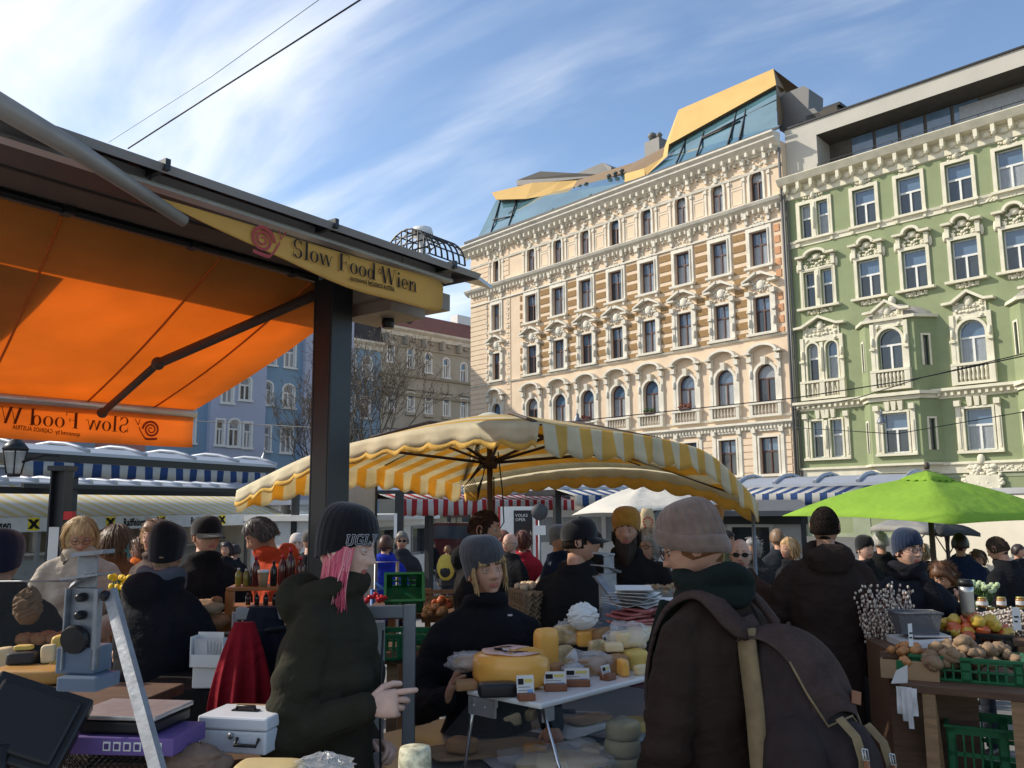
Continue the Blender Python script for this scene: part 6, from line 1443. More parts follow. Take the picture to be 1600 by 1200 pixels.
# backpack: hangs from his shoulders, behind (+Y local)
bp = thing('backpack', 'large dark grey canvas backpack with flap, tan leather strap and patch on the man’s back'.replace('’', "'"), 'backpack', q['o'].location, R(222))
M_can = mat('waxed_canvas', (.034, .025, .025), rough=.85, var=.25, vs=12, bump=.5, bs=150, spec=.1)
M_canl = wrinkle(mat('canvas_flap', (.058, .038, .033), rough=.9, var=.35, vs=14, bump=.5, bs=150, spec=.1), 5, .5)
M_tan = mat('tan_leather', (.24, .085, .035), rough=.5, var=.25, vs=20, bump=.2, bs=100)
M_khaki = mat('khaki_webbing', (.20, .145, .075), rough=.85, var=.25, vs=20, bump=.4, bs=150)
BM = Matrix.Translation(tor(S(-.02, .15, 1.24))) @ Matrix.Rotation(R(14), 4, 'X') @ Matrix.Rotation(R(-14), 4, 'Y') @ Matrix.Rotation(R(6), 4, 'Z') @ Matrix.Diagonal((.88, .92, .95, 1))
mb = MB(); mb.T = BM
rows = []
for z, w_, d_, y0 in ((-.36, .12, .07, .09), (-.35, .15, .11, .10), (-.27, .172, .14, .12), (-.15, .172, .135, .115), (-.02, .16, .12, .105), (.09, .145, .10, .085), (.15, .12, .07, .06), (.18, .07, .035, .05)):
    rows.append([V((w_*math.copysign(abs(math.cos(a))**.6, math.cos(a)), y0+d_*math.copysign(abs(math.sin(a))**.6, math.sin(a)), z)) for a in [2*math.pi*i/28 for i in range(28)]])
mb.grid(rows, True, True)
for s_ in (-1, 1): mb.ell((s_*.17, .14, -.22), (.06, .10, .14), n=14, m_=10)
mb.ell((0, .25, -.22), (.13, .06, .14), n=14, m_=10)
me = fuse(mb, .009, 2); bo = link(me, 'bag_body', M_can, bp); dm = bo.modifiers.new('d', 'DISPLACE'); dm.texture = bpy.data.textures['folds']; dm.strength = .03; dm.texture_coords = 'LOCAL'
# lid flap
mb = MB(); mb.T = BM; rows = []
path = [(.0, .175), (.07, .198), (.14, .178), (.20, .115), (.236, .03), (.247, -.07)]
for i, (y, z) in enumerate(path):
    w_ = .165 if i < 4 else (.16, .125)[i-4]; rows.append([V((w_*u, y-.02*abs(u)**2.5*2, z-.055*abs(u)**3-(.0 if i < 5 else 0))) for u in [-1+2*j/14 for j in range(15)]])
mb.grid(rows); fo = mb.obj('flap', M_canl, bp, smooth=True); sm = fo.modifiers.new('s', 'SOLIDIFY'); sm.thickness = .008; sm.offset = 1; sb_ = fo.modifiers.new('b', 'SUBSURF'); sb_.levels = sb_.render_levels = 2
mb = MB(); mb.T = BM; ed = [V((-.165, -.035, .12)), V((-.167, .035, .145)), V((-.167, .105, .123)), V((-.167, .165, .06)), V((-.16, .20, -.025)), V((-.125, .235, -.112)), V((0, .257, -.075)), V((.125, .235, -.112)), V((.16, .20, -.025)), V((.167, .165, .06))]
mb.tube(ed, .0035, n=5); mb.obj('piping', M_khaki, fo)
mb = MB(); mb.T = BM @ Matrix.Translation((-.0, .252, -.02)) @ Matrix.Rotation(R(-12), 4, 'X') @ Matrix.Rotation(R(0), 4, 'Y'); mb.box((-.055, .004, .0), (.062, .004, .036)); mb.obj('leather_patch', M_tan, fo, bevel=.001)
for sx in (-.09, .10):
    mb = MB(); mb.T = BM
    mb.tube([V((sx, .26, -.09)), V((sx, .30, -.14)), V((sx, .31, -.2)), V((sx, .30, -.27))], [(.002, .014)]*4, n=8); sto = mb.obj('closing_strap', M_khaki, bp, smooth=False)
    mb = MB(); mb.T = BM; c = V((sx, .318, -.185)); mb.tube([c+V((-.018, 0, -.014)), c+V((.018, 0, -.014)), c+V((.018, 0, .014)), c+V((-.018, 0, .014)), c+V((-.018, 0, -.014))], .0022, n=5); mb.tube([c+V((0, 0, -.014)), c+V((0, 0, .014))], .002, n=5); mb.obj('buckle', M_alu, sto)
    mb = MB(); mb.T = BM; mb.box((sx, .318, -.245), (.026, .006, .09)); mb.box((sx+.012, .326, -.215), (.03, .004, .03), rot=R(10)); mb.obj('strap_end', M_tan, sto, bevel=.001)
# shoulder straps, khaki back panel, side webbing
def ribbon(mb, pts, ctr, w, t=.006, mi=0):
    pts = [V(p) for p in pts]; rows = []; N_ = 5; pp_ = []
    for i in range(len(pts)-1):
        for q in range(N_):
            f = q/N_; a, b, c_, d = pts[max(0, i-1)], pts[i], pts[i+1], pts[min(len(pts)-1, i+2)]; pp_.append(.5*((2*b)+(-a+c_)*f+(2*a-5*b+4*c_-d)*f*f+(-a+3*b-3*c_+d)*f**3))
    pp_.append(pts[-1])
    for i, p in enumerate(pp_):
        tg = (pp_[min(i+1, len(pp_)-1)]-pp_[max(0, i-1)]).normalized(); n_ = (p-V((ctr[0], ctr[1], min(p.z, ctr[2])))); n_ = (n_-tg*n_.dot(tg)).normalized(); sd_ = tg.cross(n_); w_ = w if not callable(w) else w(i/(len(pp_)-1))
        rows.append([p+sd_*w_-n_*t, p+sd_*w_+n_*t, p+n_*t*1.6, p-sd_*w_+n_*t, p-sd_*w_-n_*t])
    mb.grid(rows, True, True, mi)
def bpt(x, y, z): return BM @ V((x, y, z))
mb = MB()
for s_ in (-1, 1):
    pts = [bpt(s_*.06, .02, .2), tor(S(s_*.095, .15, 1.44)), tor(S(s_*.11, .045, 1.535)), tor(S(s_*.12, -.075, 1.49)), tor(S(s_*.135, -.14, 1.36)), tor(S(s_*.16, -.145, 1.2)), tor(S(s_*.20, -.05, 1.06)), tor(S(s_*.215, .09, 1.0))]
    ribbon(mb, pts, tor(S(s_*.05, 0, 1.36)), lambda t: (.033 if t < .7 else .022)*k)
mb.obj('shoulder_strap', M_canl, bp, smooth=True)
mb = MB()
for s_ in (-1, 1): ribbon(mb, [tor(S(s_*.225, -.05, 1.06)), tor(S(s_*.225, .10, .98)), bpt(s_*.15, .03, -.33)], tor(S(0, 0, 1.0)), .014*k, .002)
ribbon(mb, [bpt(.155, .0, -.30), S(.24, .02, .84), S(.235, .0, .66)], S(0, 0, .8), .016*k, .002)
mb.obj('side_webbing', M_khaki, bp)
mb = MB(); mb.T = BM; mb.grid([[V((u*.155, .02-.045*(1-u*u)*0, z)) for z in (-.34, -.2, -.05, .1, .18)] for u in (-1, -.5, 0, .5, 1)])
for s_ in (-1, 1): mb.grid([[V((s_*(.162+.004*math.sin(z*20)), y, z)) for z in (-.34, -.2, -.05, .1, .17)] for y in (.0, .03, .06)])
po = mb.obj('back_panel', M_khaki, bp, smooth=True); sm = po.modifiers.new('s', 'SOLIDIFY'); sm.thickness = .012
# 4 man in brown outdoor jacket, from behind
q = person('tall man in dark brown hooded outdoor jacket with reflective piping, seen from behind', 1287, 789, 4.9, 172, coat=(.026, .017, .014), hair=('crop', (.02, .014, .011)), near=2, bulk=1.2, heady=-18, lean=1, collar='hood', ln=.62, skin='tan', la=((.31, -.06, 1.14), (.22, -.2, .98)), ra=((-.31, -.02, 1.12), (-.26, -.18, .93)))
# 5 woman with glasses and mug
q = person('woman with glasses and navy beanie in black padded coat raising a steel travel mug', 1416, 827, 5.1, 12, coat=(.012, .013, .018), skin='fair', hat=('beanie', (.012, .022, .05)), hair=('short', (.04, .018, .014)), fem=1, near=2, bulk=1.2, collar='high', scarf=(.012, .012, .016), heady=4, ln=.72, rh=dict(curl=.6),
   la=((.28, -.10, 1.18), (.09, -.38, 1.36)), ra=((-.27, -.03, 1.13), (-.10, -.30, 1.08)), lh=dict(d=(-.1, -.35, 1), n=(-1, .1, 0), curl=.9))
glasses(q, col=(.02, .01, .01)); w5 = q
wr = q['arms'][1][3]; mg = thing('travel_mug', 'steel travel mug with dark lid held up by the woman with glasses', 'mug', (0, 0, 0)); mg.location = q['o'].location+Matrix.Rotation(R(12), 3, 'Z') @ (wr+V((-.035, -.055, -.01))); 
mb = MB(); mb.lathe([(.030, -.03), (.034, .0), (.036, .10), (.037, .13)], n=20); mb.obj('mug_body', mat('brushed_steel', (.5, .49, .46), rough=.3, metal=.9), mg)
mb = MB(); mb.lathe([(.038, .13), (.038, .155), (.03, .165), (.01, .167)], n=20); mb.obj('lid', M_black, mg)
# 6 woman in beige coat looking down
q = person('blonde woman in beige coat with a dark fur collar looking down at her purse', 128, 801, 5.6, 22, coat=(.40, .34, .27), skin='warm', hair=('bob', (.50, .34, .17)), fem=1, near=2, bulk=1.17, headp=24, heady=8, lean=5, collar='high', ln=.66, trouser=(.03, .03, .04), coatk=dict(bump=.5, bs=60),
   ra=((-.29, -.06, 1.13), (-.08, -.30, 1.05)), la=((.29, -.06, 1.13), (.08, -.30, 1.05)), rh=dict(curl=.8), lh=dict(curl=.8))
glasses(q, col=(.12, .06, .03)); S, tor, k = q['S'], q['tor'], q['k']
mb = MB(); mb.tube([tor(S(.075*math.sin(R(a)), .02-.10*math.cos(R(a)), 1.53-.05*(math.cos(R(a)) > .5))) for a in range(40, 321, 20)], .034*k, n=9); mb.obj('fur_collar', cl('fur', (.09, .07, .055), bump=.9, bs=80), q['o'])
# 7 woman in long black coat from behind
q = person('woman in black coat and black knitted hat seen from behind at the bread stall', 262, 822, 4.2, 158, coat=(.010, .011, .015), hat=('slouch', (.012, .011, .012)), fem=1, near=1, bulk=1.2, hair=('crop', (.30, .20, .12)), heady=28, headp=8, lean=5, collar='hood', scarf=(.09, .10, .12), ln=.62, trouser=(.02, .03, .06), la=((.28, -.12, 1.14), (.18, -.36, 1.05)), ra=((-.28, -.12, 1.14), (-.18, -.36, 1.05)))
# 8 man in black cap
q = person('middle aged man in black cap and black padded jacket beside the sauce bottles', 324, 803, 5.2, 25, coat=(.010, .010, .011), hat=('cap', BLK), skin='warm', near=1, bulk=1.15, heady=20, collar='high', ln=.8)
# 9 grey-haired man in orange jacket
q = person('grey haired man in orange red hooded jacket bending towards the bottles', 409, 801, 5.6, -58, coat=(.42, .055, .02), hair=('short', (.10, .09, .085)), skin='warm', near=1, bulk=1.15, headp=20, lean=9, collar='hood', la=((.27, -.15, 1.15), (.2, -.38, 1.08)), ra=((-.27, -.15, 1.15), (-.2, -.38, 1.08)))
mb = MB(); mb.tube([q['tor'](q['S'](.0, -.17, 1.42)), q['tor'](q['S'](.03, -.185, 1.1))], [(.03, .01)]*2, n=6); mb.obj('dark_placket', cl('navy', NVY), q['o'])
# 10 dark figure at the left edge
q = person('hooded person in navy and black at the left edge with a brown paper bag', 8, 832, 4.0, 200, coat=(.010, .010, .013), hat=('slouch', (.012, .014, .03)), near=1, bulk=1.3, collar='hood', lean=6)
# 11 man behind the blonde seller
q = person('short haired man in black jacket facing right behind the saleswoman', 757, 794, 5.2, 78, coat=(.012, .011, .011), hair=('crop', (.035, .018, .012)), skin='tan', near=1, bulk=1.15, collar='hood', headp=6)
# 12 black cap man from behind
q = person('man in black baseball cap seen from behind beside the egg trays', 905, 806, 4.6, 150, coat=(.010, .010, .011), hat=('cap', (.01, .01, .01)), hair=('crop', (.02, .015, .012)), skin='warm', near=1, bulk=1.24, heady=-48 if 0 else -60, collar='low', ln=.7, ra=((-.28, -.14, 1.15), (-.22, -.36, 1.1)), la=((.29, -.10, 1.13), (.22, -.30, 1.0)))
# 13 bearded man with yellow beanie
q = person('bearded man in mustard yellow beanie and black jacket holding a phone', 978, 796, 5.3, -12, coat=(.010, .009, .009), hat=('slouch', (.34, .16, .025)), skin='tan', near=1, bulk=1.25, hair=('fringe', (.03, .02, .012)), collar='high', ra=((-.31, -.06, 1.14), (-.18, -.34, 1.08)), la=((.30, -.06, 1.14), (.15, -.34, 1.12)), lh=dict(curl=.9))
mb = MB(); rn = random.Random(2)
for i in range(260):
    x = rn.uniform(-.062, .062); p = V((x, -.090+x*x*9, -.074+rn.uniform(-.025, .008)+max(0, abs(x)-.03)*1.1)); pts = [p, p+V((0, -.014, -.03)), p+V((-x*.2, -.008, -.06-rn.random()*.03)), p+V((-x*.45, .0, -.08-rn.random()*.05))]; mb.tube([q['HC']+q['HR'] @ (t*q['k']) for t in pts], [.006, .006, .005, .001], n=3, cap=False)
mb.obj('beard', mat('dark_beard', (.03, .018, .012), rough=.7, var=.3), q['o'], recalc=False)
# ---- farther figures
far = [
 ('person in bright blue hooded jacket seen from behind near the white kiosk', 603, 836, 9.0, 170, dict(coat=(.015, .03, .30), hair=('short', (.07, .03, .02)), collar='hood', bulk=1.15)),
 ('grey haired man in sunglasses and dark scarf in front of the white kiosk', 628, 830, 9.5, 8, dict(coat=DG, hair=('short', (.16, .14, .12)), sun=1, collar='high')),
 ('young woman in pale knitted hat behind the red sauce bottles', 464, 834, 9.0, 20, dict(coat=BLK, hat=('beanie', (.55, .47, .42)), skin='pale', fem=1)),
 ('person in dark flat cap and black coat just left of the steel post', 486, 826, 8.2, 160, dict(coat=BLK, hat=('flatcap', (.08, .07, .06)))),
 ('person in brown leather jacket half hidden behind the woman in beige', 183, 818, 6.6, 170, dict(coat=(.13, .05, .02), hair=('long', (.16, .09, .05)), fem=1)),
 ('stooping person in teal striped hat between the woman in beige and the brown jacket', 203, 846, 8.0, 150, dict(coat=NVY, hat=('beanie', (.02, .28, .30)))),
 ('brown haired person with orange hood near the stall counter', 222, 838, 7.4, -60, dict(coat=(.55, .12, .02), hair=('bob', (.14, .07, .04)), fem=1, collar='hood')),
 ('ginger bearded man partly hidden behind the black knitted hat', 244, 814, 6.2, -20, dict(coat=(.10, .07, .06), hair=('curly', (.24, .13, .07)))),
 ('person in dark hood far behind the white plastic panel', 368, 850, 11.0, 170, dict(coat=BLK, hair=('short', (.03, .02, .02)))),
 ('small dark haired person in the crowd beside the man in black cap', 354, 846, 10.5, 0, dict(coat=BLK, hair=('bob', (.03, .02, .02)), fem=1)),
 ('bald older man in black coat with glasses, side on, left of the red jacket', 797, 832, 8.6, -50, dict(coat=(.012, .012, .014), hair=('bald', (.35, .33, .3)), skin='fair', gl=1)),
 ('auburn haired person in red jacket seen from behind', 817, 828, 8.9, 165, dict(coat=(.32, .02, .03), hair=('bob', (.10, .03, .02)), fem=1)),
 ('red haired person mostly hidden behind the bald older man', 786, 828, 10.5, 60, dict(coat=DG, hair=('short', (.16, .06, .04)))),
 ('person in grey beanie and navy jacket with a white shoulder bag', 873, 821, 7.6, 60, dict(coat=(.012, .018, .035), hat=('beanie', (.13, .135, .145)), bulk=1.15, fem=1)),
 ('curly ginger haired woman just left of the man in the cap', 893, 830, 8.6, -140, dict(coat=BLK, hair=('curly', (.45, .22, .07)), fem=1)),
 ('smiling man between the cap wearer and the bearded man', 926, 828, 7.4, -12, dict(coat=BLK, hair=('short', (.06, .04, .03)))),
 ('grey curly haired woman hidden behind the taupe beanie', 1010, 829, 6.0, -30, dict(coat=(.02, .02, .022), hair=('curly', (.30, .27, .24)), fem=1, gl=1)),
 ('hiker with a yellow and black rucksack walking away in the street', 699, 852, 14.5, 175, dict(coat=DG, hair=('short', (.18, .09, .04)), trouser=(.03, .03, .035))),
 ('person far back in the dark doorway left of the hiker', 678, 848, 22.0, 0, dict(coat=BLK, hair=('short', (.03, .02, .02)))),
 ('second person far back near the dark car', 667, 850, 24.0, 0, dict(coat=NVY, hair=('short', (.05, .03, .02)))),
 ('dark haired man in olive jacket left of the umbrella side pole', 1134, 828, 8.5, 60, dict(coat=(.10, .10, .05), hair=('short', (.02, .015, .012)))),
 ('bald man in dark sunglasses and brown jacket behind the backpack man', 1156, 840, 5.6, -15, dict(coat=(.05, .022, .015), hair=('bald', (.3, .28, .25)), skin='fair', sun=1, nr=1)),
 ('grey haired woman right of the bald man in sunglasses', 1176, 842, 8.6, -35, dict(coat=DG, hair=('curly', (.30, .28, .27)), fem=1)),
 ('short haired man in dark jacket walking away near the market cabin', 1214, 826, 9.2, 190, dict(coat=(.025, .028, .034), hair=('short', (.20, .12, .07)))),
 ('blonde woman in black coat and jeans left of the brown jacket', 1232, 839, 7.8, -70, dict(coat=BLK, hair=('bob', (.45, .28, .13)), fem=1, trouser=(.03, .06, .13))),
 ('young man in black beanie and zipped jacket looking at us under the lime parasol', 1350, 837, 7.6, 20, dict(coat=(.015, .015, .018), hat=('beanie', BLK), skin='fair', la=((.27, -.08, 1.15), (.1, -.3, 1.1)))),
 ('white haired man in black coat behind the young man in the beanie', 1375, 830, 8.6, 170, dict(coat=BLK, hair=('short', (.38, .36, .33)))),
 ('long haired woman in dark coat bending over the vegetables', 1472, 858, 6.4, -55, dict(coat=(.014, .012, .014), hair=('curly', (.10, .045, .02)), fem=1, lean=32)),
 ('man in navy jacket with a grey rucksack strap under the parasol', 1499, 833, 8.2, 150, dict(coat=(.012, .02, .05), hair=('short', (.025, .015, .012)))),
 ('brown haired woman looking down between the two dark jackets', 1526, 856, 8.4, -30, dict(coat=(.05, .04, .04), hair=('bob', (.12, .06, .035)), fem=1, headp=20)),
 ('short haired man in long black coat stooping at the vegetable crates', 1557, 833, 6.9, -150, dict(coat=(.010, .010, .012), hair=('crop', (.05, .035, .025)), skin='warm', bulk=1.25, lean=9, ln=.7, headp=12)),
 ('blonde woman hidden behind the woman with glasses', 1441, 848, 9.0, 130, dict(coat=BLK, hair=('bob', (.40, .26, .14)), fem=1)),
 ('person in black near the lime parasol edge on the far right', 1590, 850, 10.5, 30, dict(coat=BLK, hair=('short', (.03, .02, .02)))),
 ('dark haired person far behind at the cream truck', 1404, 842, 10.8, 20, dict(coat=DG, hair=('short', (.03, .02, .015)))),
]
for lab, px, py, d, rz, kw in far:
    kw = dict(kw); sun, gl, nr = kw.pop('sun', 0), kw.pop('gl', 0), kw.pop('nr', 0)
    q = person(lab, px, py, d, rz, near=1 if (nr or d < 7.5) else 0, **kw)
    if sun or gl: glasses(q, dark=bool(sun), col=(.012, .01, .01))
    if 'yellow and black rucksack' in lab:
        r_ = thing('rucksack', 'yellow and black rucksack worn by the hiker walking away', 'rucksack', q['o'].location, R(rz)); mb = MB(); mb.ell(q['S'](0, .2, 1.27), (.15, .1, .22), n=14, m_=10, mi=0); mb.ell(q['S'](0, .28, 1.2), (.1, .05, .12), mi=1)
        for s_ in (-1, 1): mb.tube([q['S'](s_*.1, .16, 1.45), q['S'](s_*.11, 0, 1.5), q['S'](s_*.11, -.16, 1.35), q['S'](s_*.14, 0, 1.1)], .018, n=6, mi=1)
        mb.obj('bag_body', [mat('mustard_nylon', (.45, .33, .05), rough=.6), M_black], r_)
    if 'white shoulder bag' in lab:
        r_ = thing('shoulder_bag', 'white cloth shoulder bag carried by the person in grey beanie', 'bag', q['o'].location, R(rz)); mb = MB(); c = q['S'](-.27, .08, .98); mb.ell(c, (.06, .17, .22), n=16, m_=10); mb.tube([c+V((0, -.12, .15)), q['S'](-.2, -.02, 1.47), c+V((0, .12, .15))], .014, n=6); mb.obj('bag_body', cl('white_canvas', (.5, .5, .48)), r_)
# ================= stalls and goods =================
rp = random.Random(21)
M_wood = mat('worn_wood', (.30, .18, .09), rough=.7, var=.3, vs=6, aniso=(1, 8, 8), bump=.3, bs=30)
M_woodd = mat('dark_wood', (.11, .06, .035), rough=.7, var=.3, vs=6, aniso=(1, 8, 8), bump=.3, bs=30)
M_green_pl = mat('green_crate_plastic', (.012, .125, .045), rough=.45, var=.12)
M_card = mat('cardboard', (.34, .22, .12), rough=.9, var=.15, vs=5)
M_paper = mat('white_paper', (.72, .71, .69), rough=.8, var=.05, transl=.15)
M_film = mat('clear_film', (.7, .7, .7), rough=.12, alpha=.28, spec=1, var=.1, bump=.9, bs=45)
M_glasscl = mat('clear_glass', (.12, .14, .14), rough=.03, alpha=.07, spec=1, var=0)
M_slab = mat('white_slab', (.66, .66, .65), rough=.25, var=.06, dirt=.05, coat=.3)
M_blockw = mat('sign_wood', (.20, .075, .035), rough=.5, var=.2, vs=10)
def at(px, py, z): return PZ(px, py, z)
def block(name, label, cat, c, d, rz, m_, group=None, bev=.008, nz=.0, parts=None, tilt=0):
    """a hand-cut block: subdivided, bevelled, slightly irregular"""
    o = MB(); n = 5; x, y, z = d
    for ax_ in range(3):
        for s_ in (-1, 1):
            rows = []
            for i in range(n+1):
                row = []
                for j in range(n+1):
                    u, v = -1+2*i/n, -1+2*j/n; p = [0, 0, 0]; p[ax_] = s_; p[(ax_+1) % 3] = u; p[(ax_+2) % 3] = v
                    q = V((p[0]*x/2, p[1]*y/2, (p[2]+1)*z/2))
                    L4 = (abs(p[0])**8+abs(p[1])**8+abs(p[2])**8)**(1/8); q = V((p[0]/L4*x/2, p[1]/L4*y/2, (p[2]/L4+1)*z/2))
                    q += V((noise.noise(q*14+V((c[0]*9, 0, 0))), noise.noise(q*14+V((0, 5, c[1]))), noise.noise(q*13+V((7, 0, 0)))))*nz*min(d); row.append(q)
                rows.append(row)
            o.grid(rows, flip=(s_ < 0))
    ob = o.obj(name, m_, None, smooth=True, merge=.0004); ob.location = c; ob.rotation_euler = (tilt, 0, rz); sb = ob.modifiers.new('s', 'SUBSURF'); sb.levels = sb.render_levels = 1
    return tag(ob, label, cat, group)
def wheel(name, label, cat, c, r, h, m_, rz=0, cut=None, group=None, sq=.28, tilt=0):
    o = MB(); pr = [(.001, 0), (r*(1-sq*.6), 0), (r*.97, h*.12), (r, h*.35), (r, h*.65), (r*.97, h*.88), (r*(1-sq*.6), h), (.001, h)]
    rows = [[V((q*math.cos(a), q*math.sin(a), z)) for a in [2*math.pi*k/40 for k in range(41 if not cut else int(40*cut)+1)]] for q, z in pr]
    o.grid(rows)
    if cut:
        for k in (0, -1): o.face([rw[k] for rw in rows], 1)
    ob = o.obj(name, m_, None, merge=.0003); ob.location = c; ob.rotation_euler = (tilt, 0, rz); return tag(ob, label, cat, group)
def lump(name, label, cat, c, r, m_, nz=.35, seed=0, group=None, n=26, wrinkle_=0, parent=None, rz=0):
    o = MB(); rows = []
    for i in range(1, 18):
        th = math.pi*i/18; row = []
        for j in range(n):
            ph = 2*math.pi*j/n; p = V((math.sin(th)*math.cos(ph), math.sin(th)*math.sin(ph), -math.cos(th))); f = 1+nz*noise.noise(p*1.8+V((seed*2.3, 0, seed)))+nz*.5*noise.noise(p*5+V((seed, 3, 0)))
            row.append(V((p.x*r[0]*f, p.y*r[1]*f, p.z*r[2]*f+r[2])))
        rows.append(row)
    o.grid(rows, True, True); ob = o.obj(name, m_, parent, smooth=True)
    if parent is None: ob.location = c; ob.rotation_euler = (0, 0, rz); tag(ob, label, cat, group)
    else: ob.location = c
    return ob
def crumple(o, c, rx, ry, h, seed, mi=0, n=14):
    """crumpled sheet / bag as faceted surface"""
    rows = []; rn = random.Random(seed)
    for i in range(n+1):
        t = i/n; row = []
        for j in range(20):
            a = 2*math.pi*j/20; f = math.sin(math.pi*min(.98, .08+t*.9))**.6 if t < .8 else max(.12, .8-(t-.8)*3.2); f *= 1+.25*rn.uniform(-1, 1)*t
            row.append(V(c)+V((math.cos(a)*rx*f, math.sin(a)*ry*f, h*t+rn.uniform(-.06, .06)*h*t)))
        rows.append(row)
    o.grid(rows, True, True, mi)
def card(label, c, w_, h, rz, lines=3, tint=(.2, .35, .6), lean=.25, group='price cards on the cheese shelf', blockm=True):
    o = thing('price_card', label, 'price card', c, rz, group); mb = MB(); mb.T = Matrix.Rotation(-lean, 4, 'X')
    mb.b2((-w_/2, -.001, .01), (w_/2, .001, h)); 
    rn = random.Random(int(c[0]*999))
    mb.b2((-w_*.42, -.0022, h*.62), (-w_*.1, -.0012, h*.86), 1)
    for i in range(lines): z = h*(.5-.13*i); mb.b2((-w_*.42, -.0018, z), (-w_*.42+w_*rn.uniform(.5, .8), -.0012, z+h*.035), 2)
    mb.b2((w_*.1, -.0022, h*.15), (w_*.42, -.0012, h*.42), 3); mb.b2((-w_*.05, -.0022, h*.7), (w_*.4, -.0012, h*.84), 4)
    mb.obj('card', [M_paper, M_ink, mat('grey_print', (.25, .25, .27)), mat('blue_print', tint), mat('yellow_print', (.6, .5, .12))], o)
    if blockm:
        mb = MB(); mb.b2((-w_*.5, -.02, 0), (w_*.5, .02, .022)); mb.obj('wood_foot', M_blockw, o, bevel=.004)
    return o
def crate(name, label, c, w_, d_, h, rz, m_, group=None, tiltx=0, slats=True):
    o = MB(); t = .012
    def wall(a, b, ax_):
        L_ = (V(b)-V(a)).length; a, b = V(a), V(b); dr = (b-a).normalized(); nn = V((-dr.y, dr.x, 0))
        def pc(u0_, u1_, z0, z1):
            p = a+dr*u0_; q = a+dr*u1_; o.prism([p+V((0, 0, z0)), q+V((0, 0, z0)), q+V((0, 0, z1)), p+V((0, 0, z1))], nn*t*.6)
        pc(0, L_, 0, h*.14); pc(0, L_, h*.88, h); pc(0, L_, h*.48, h*.56)
        n = max(4, int(L_/.035))
        for i in range(n+1): u = L_*i/n; pc(max(0, u-.004), min(L_, u+.004), h*.14, h*.88)
        for u in (0, L_/2-.02, L_-.04): pc(u, u+.04, 0, h)
    x, y = w_/2, d_/2
    for a, b in (((-x, -y, 0), (x, -y, 0)), ((x, -y, 0), (x, y, 0)), ((x, y, 0), (-x, y, 0)), ((-x, y, 0), (-x, -y, 0))): wall(a, b, 0)
    o.b2((-x, -y, 0), (x, y, t*.5)); o.b2((-x-.008, -y-.008, h), (x+.008, -y+.008, h+.012)); o.b2((-x-.008, y-.008, h), (x+.008, y+.008, h+.012)); o.b2((-x-.008, -y+.008, h), (-x+.008, y-.008, h+.012)); o.b2((x-.008, -y+.008, h), (x+.008, y-.008, h+.012))
    ob = o.obj(name, m_); ob.location = c; ob.rotation_euler = (tiltx, 0, rz); return tag(ob, label, 'crate', group)
def table(name, label, a, b, dp, z, m_, legs=True, cat='table'):
    """a, b: front edge end points (world xy)"""
    a, b = V(a), V(b); d = b-a; L_ = math.hypot(d.x, d.y); rz = math.atan2(d.y, d.x); o = thing(name, label, cat, (a.x, a.y, 0), rz)
    mb = MB(); mb.b2((0, 0, z-.035), (L_, dp, z)); mb.obj('table_top', m_, o, bevel=.004)
    if legs:
        for x in (.08, L_-.08):
            for y in (.08, dp-.08): mb = MB(); mb.b2((x-.025, y-.025, 0), (x+.025, y+.025, z-.036)); mb.obj('leg', M_wood, o)
    return o
# ---- cheese display counter with white shelf
ZS = 1.2; c0 = at(845, 1100, ZS); c1 = at(1030, 1052, ZS); rzc = math.atan2(c1.y-c0.y, c1.x-c0.x)
ct = thing('display_counter', 'glass fronted cheese counter with a white upper shelf and steel rods', 'counter', (c0.x, c0.y, 0), rzc)
mb = MB(); mb.b2((0, 0, ZS-.018), (1.5, .33, ZS)); mb.obj('shelf', M_slab, ct, bevel=.006)
mb = MB(); mb.b2((-.42, -.24, .90), (1.5, .95, .93), 0); mb.b2((-.44, -.26, .1), (1.5, -.22, .90), 1); mb.b2((-.44, -.4, .1), (-.4, .95, .90), 1); mb.b2((-.4, .91, .1), (1.5, .95, .9), 1); mb.obj('deck', [mat('stainless', (.42, .42, .42), rough=.3, metal=.8, var=.1), mat('counter_front', (.12, .12, .125), rough=.4, metal=.3)], ct)
mb = MB(); 
for x, y in ((.02, .01), (1.1, .01), (.02, .31)): mb.tube([(x, y, ZS-.02), (x-.06*(y < .1), y-.16 if y < .1 else y+.05, .93)], .006, n=8)
mb.obj('rod', mat('polished_steel', (.6, .6, .6), rough=.15, metal=1, var=0), ct)
mb = MB(); mb.b2((.0, .20, ZS-.075), (.01, .32, ZS-.019)); mb.b2((.02, .005, ZS-.06), (.07, .014, ZS-.019)); mb.b2((.0, .30, ZS-.075), (.12, .31, ZS-.019))
for x, y in ((.0, .24), (.0, .29)): mb.ell((x-.004, y, ZS-.045), (.005, .006, .006), n=8, m_=5)
mb.obj('bracket', M_alu, ct)
mb = MB(); mb.face([(.02, -.005, ZS-.02), (1.48, -.005, ZS-.02), (1.48, -.22, .935), (-.05, -.22, .935)]); mb.face([(.01, 0, ZS-.02), (.01, .3, ZS-.02), (-.3, .34, .935), (-.3, -.2, .935)]); g_ = mb.obj('glass_pane', M_glasscl, ct); sm = g_.modifiers.new('s', 'SOLIDIFY'); sm.thickness = .004
CM = Matrix.Translation((c0.x, c0.y, 0)) @ Matrix.Rotation(rzc, 4, 'Z')
def cw(x, y, z): return CM @ V((x, y, z))
M_gouda = mat('orange_cheese', (.80, .40, .08), rough=.35, var=.08, vs=8, bump=.1, bs=30, coat=.3)
M_pale = mat('pale_cheese', (.70, .55, .32), rough=.5, var=.12, vs=10, bump=.2, bs=50)
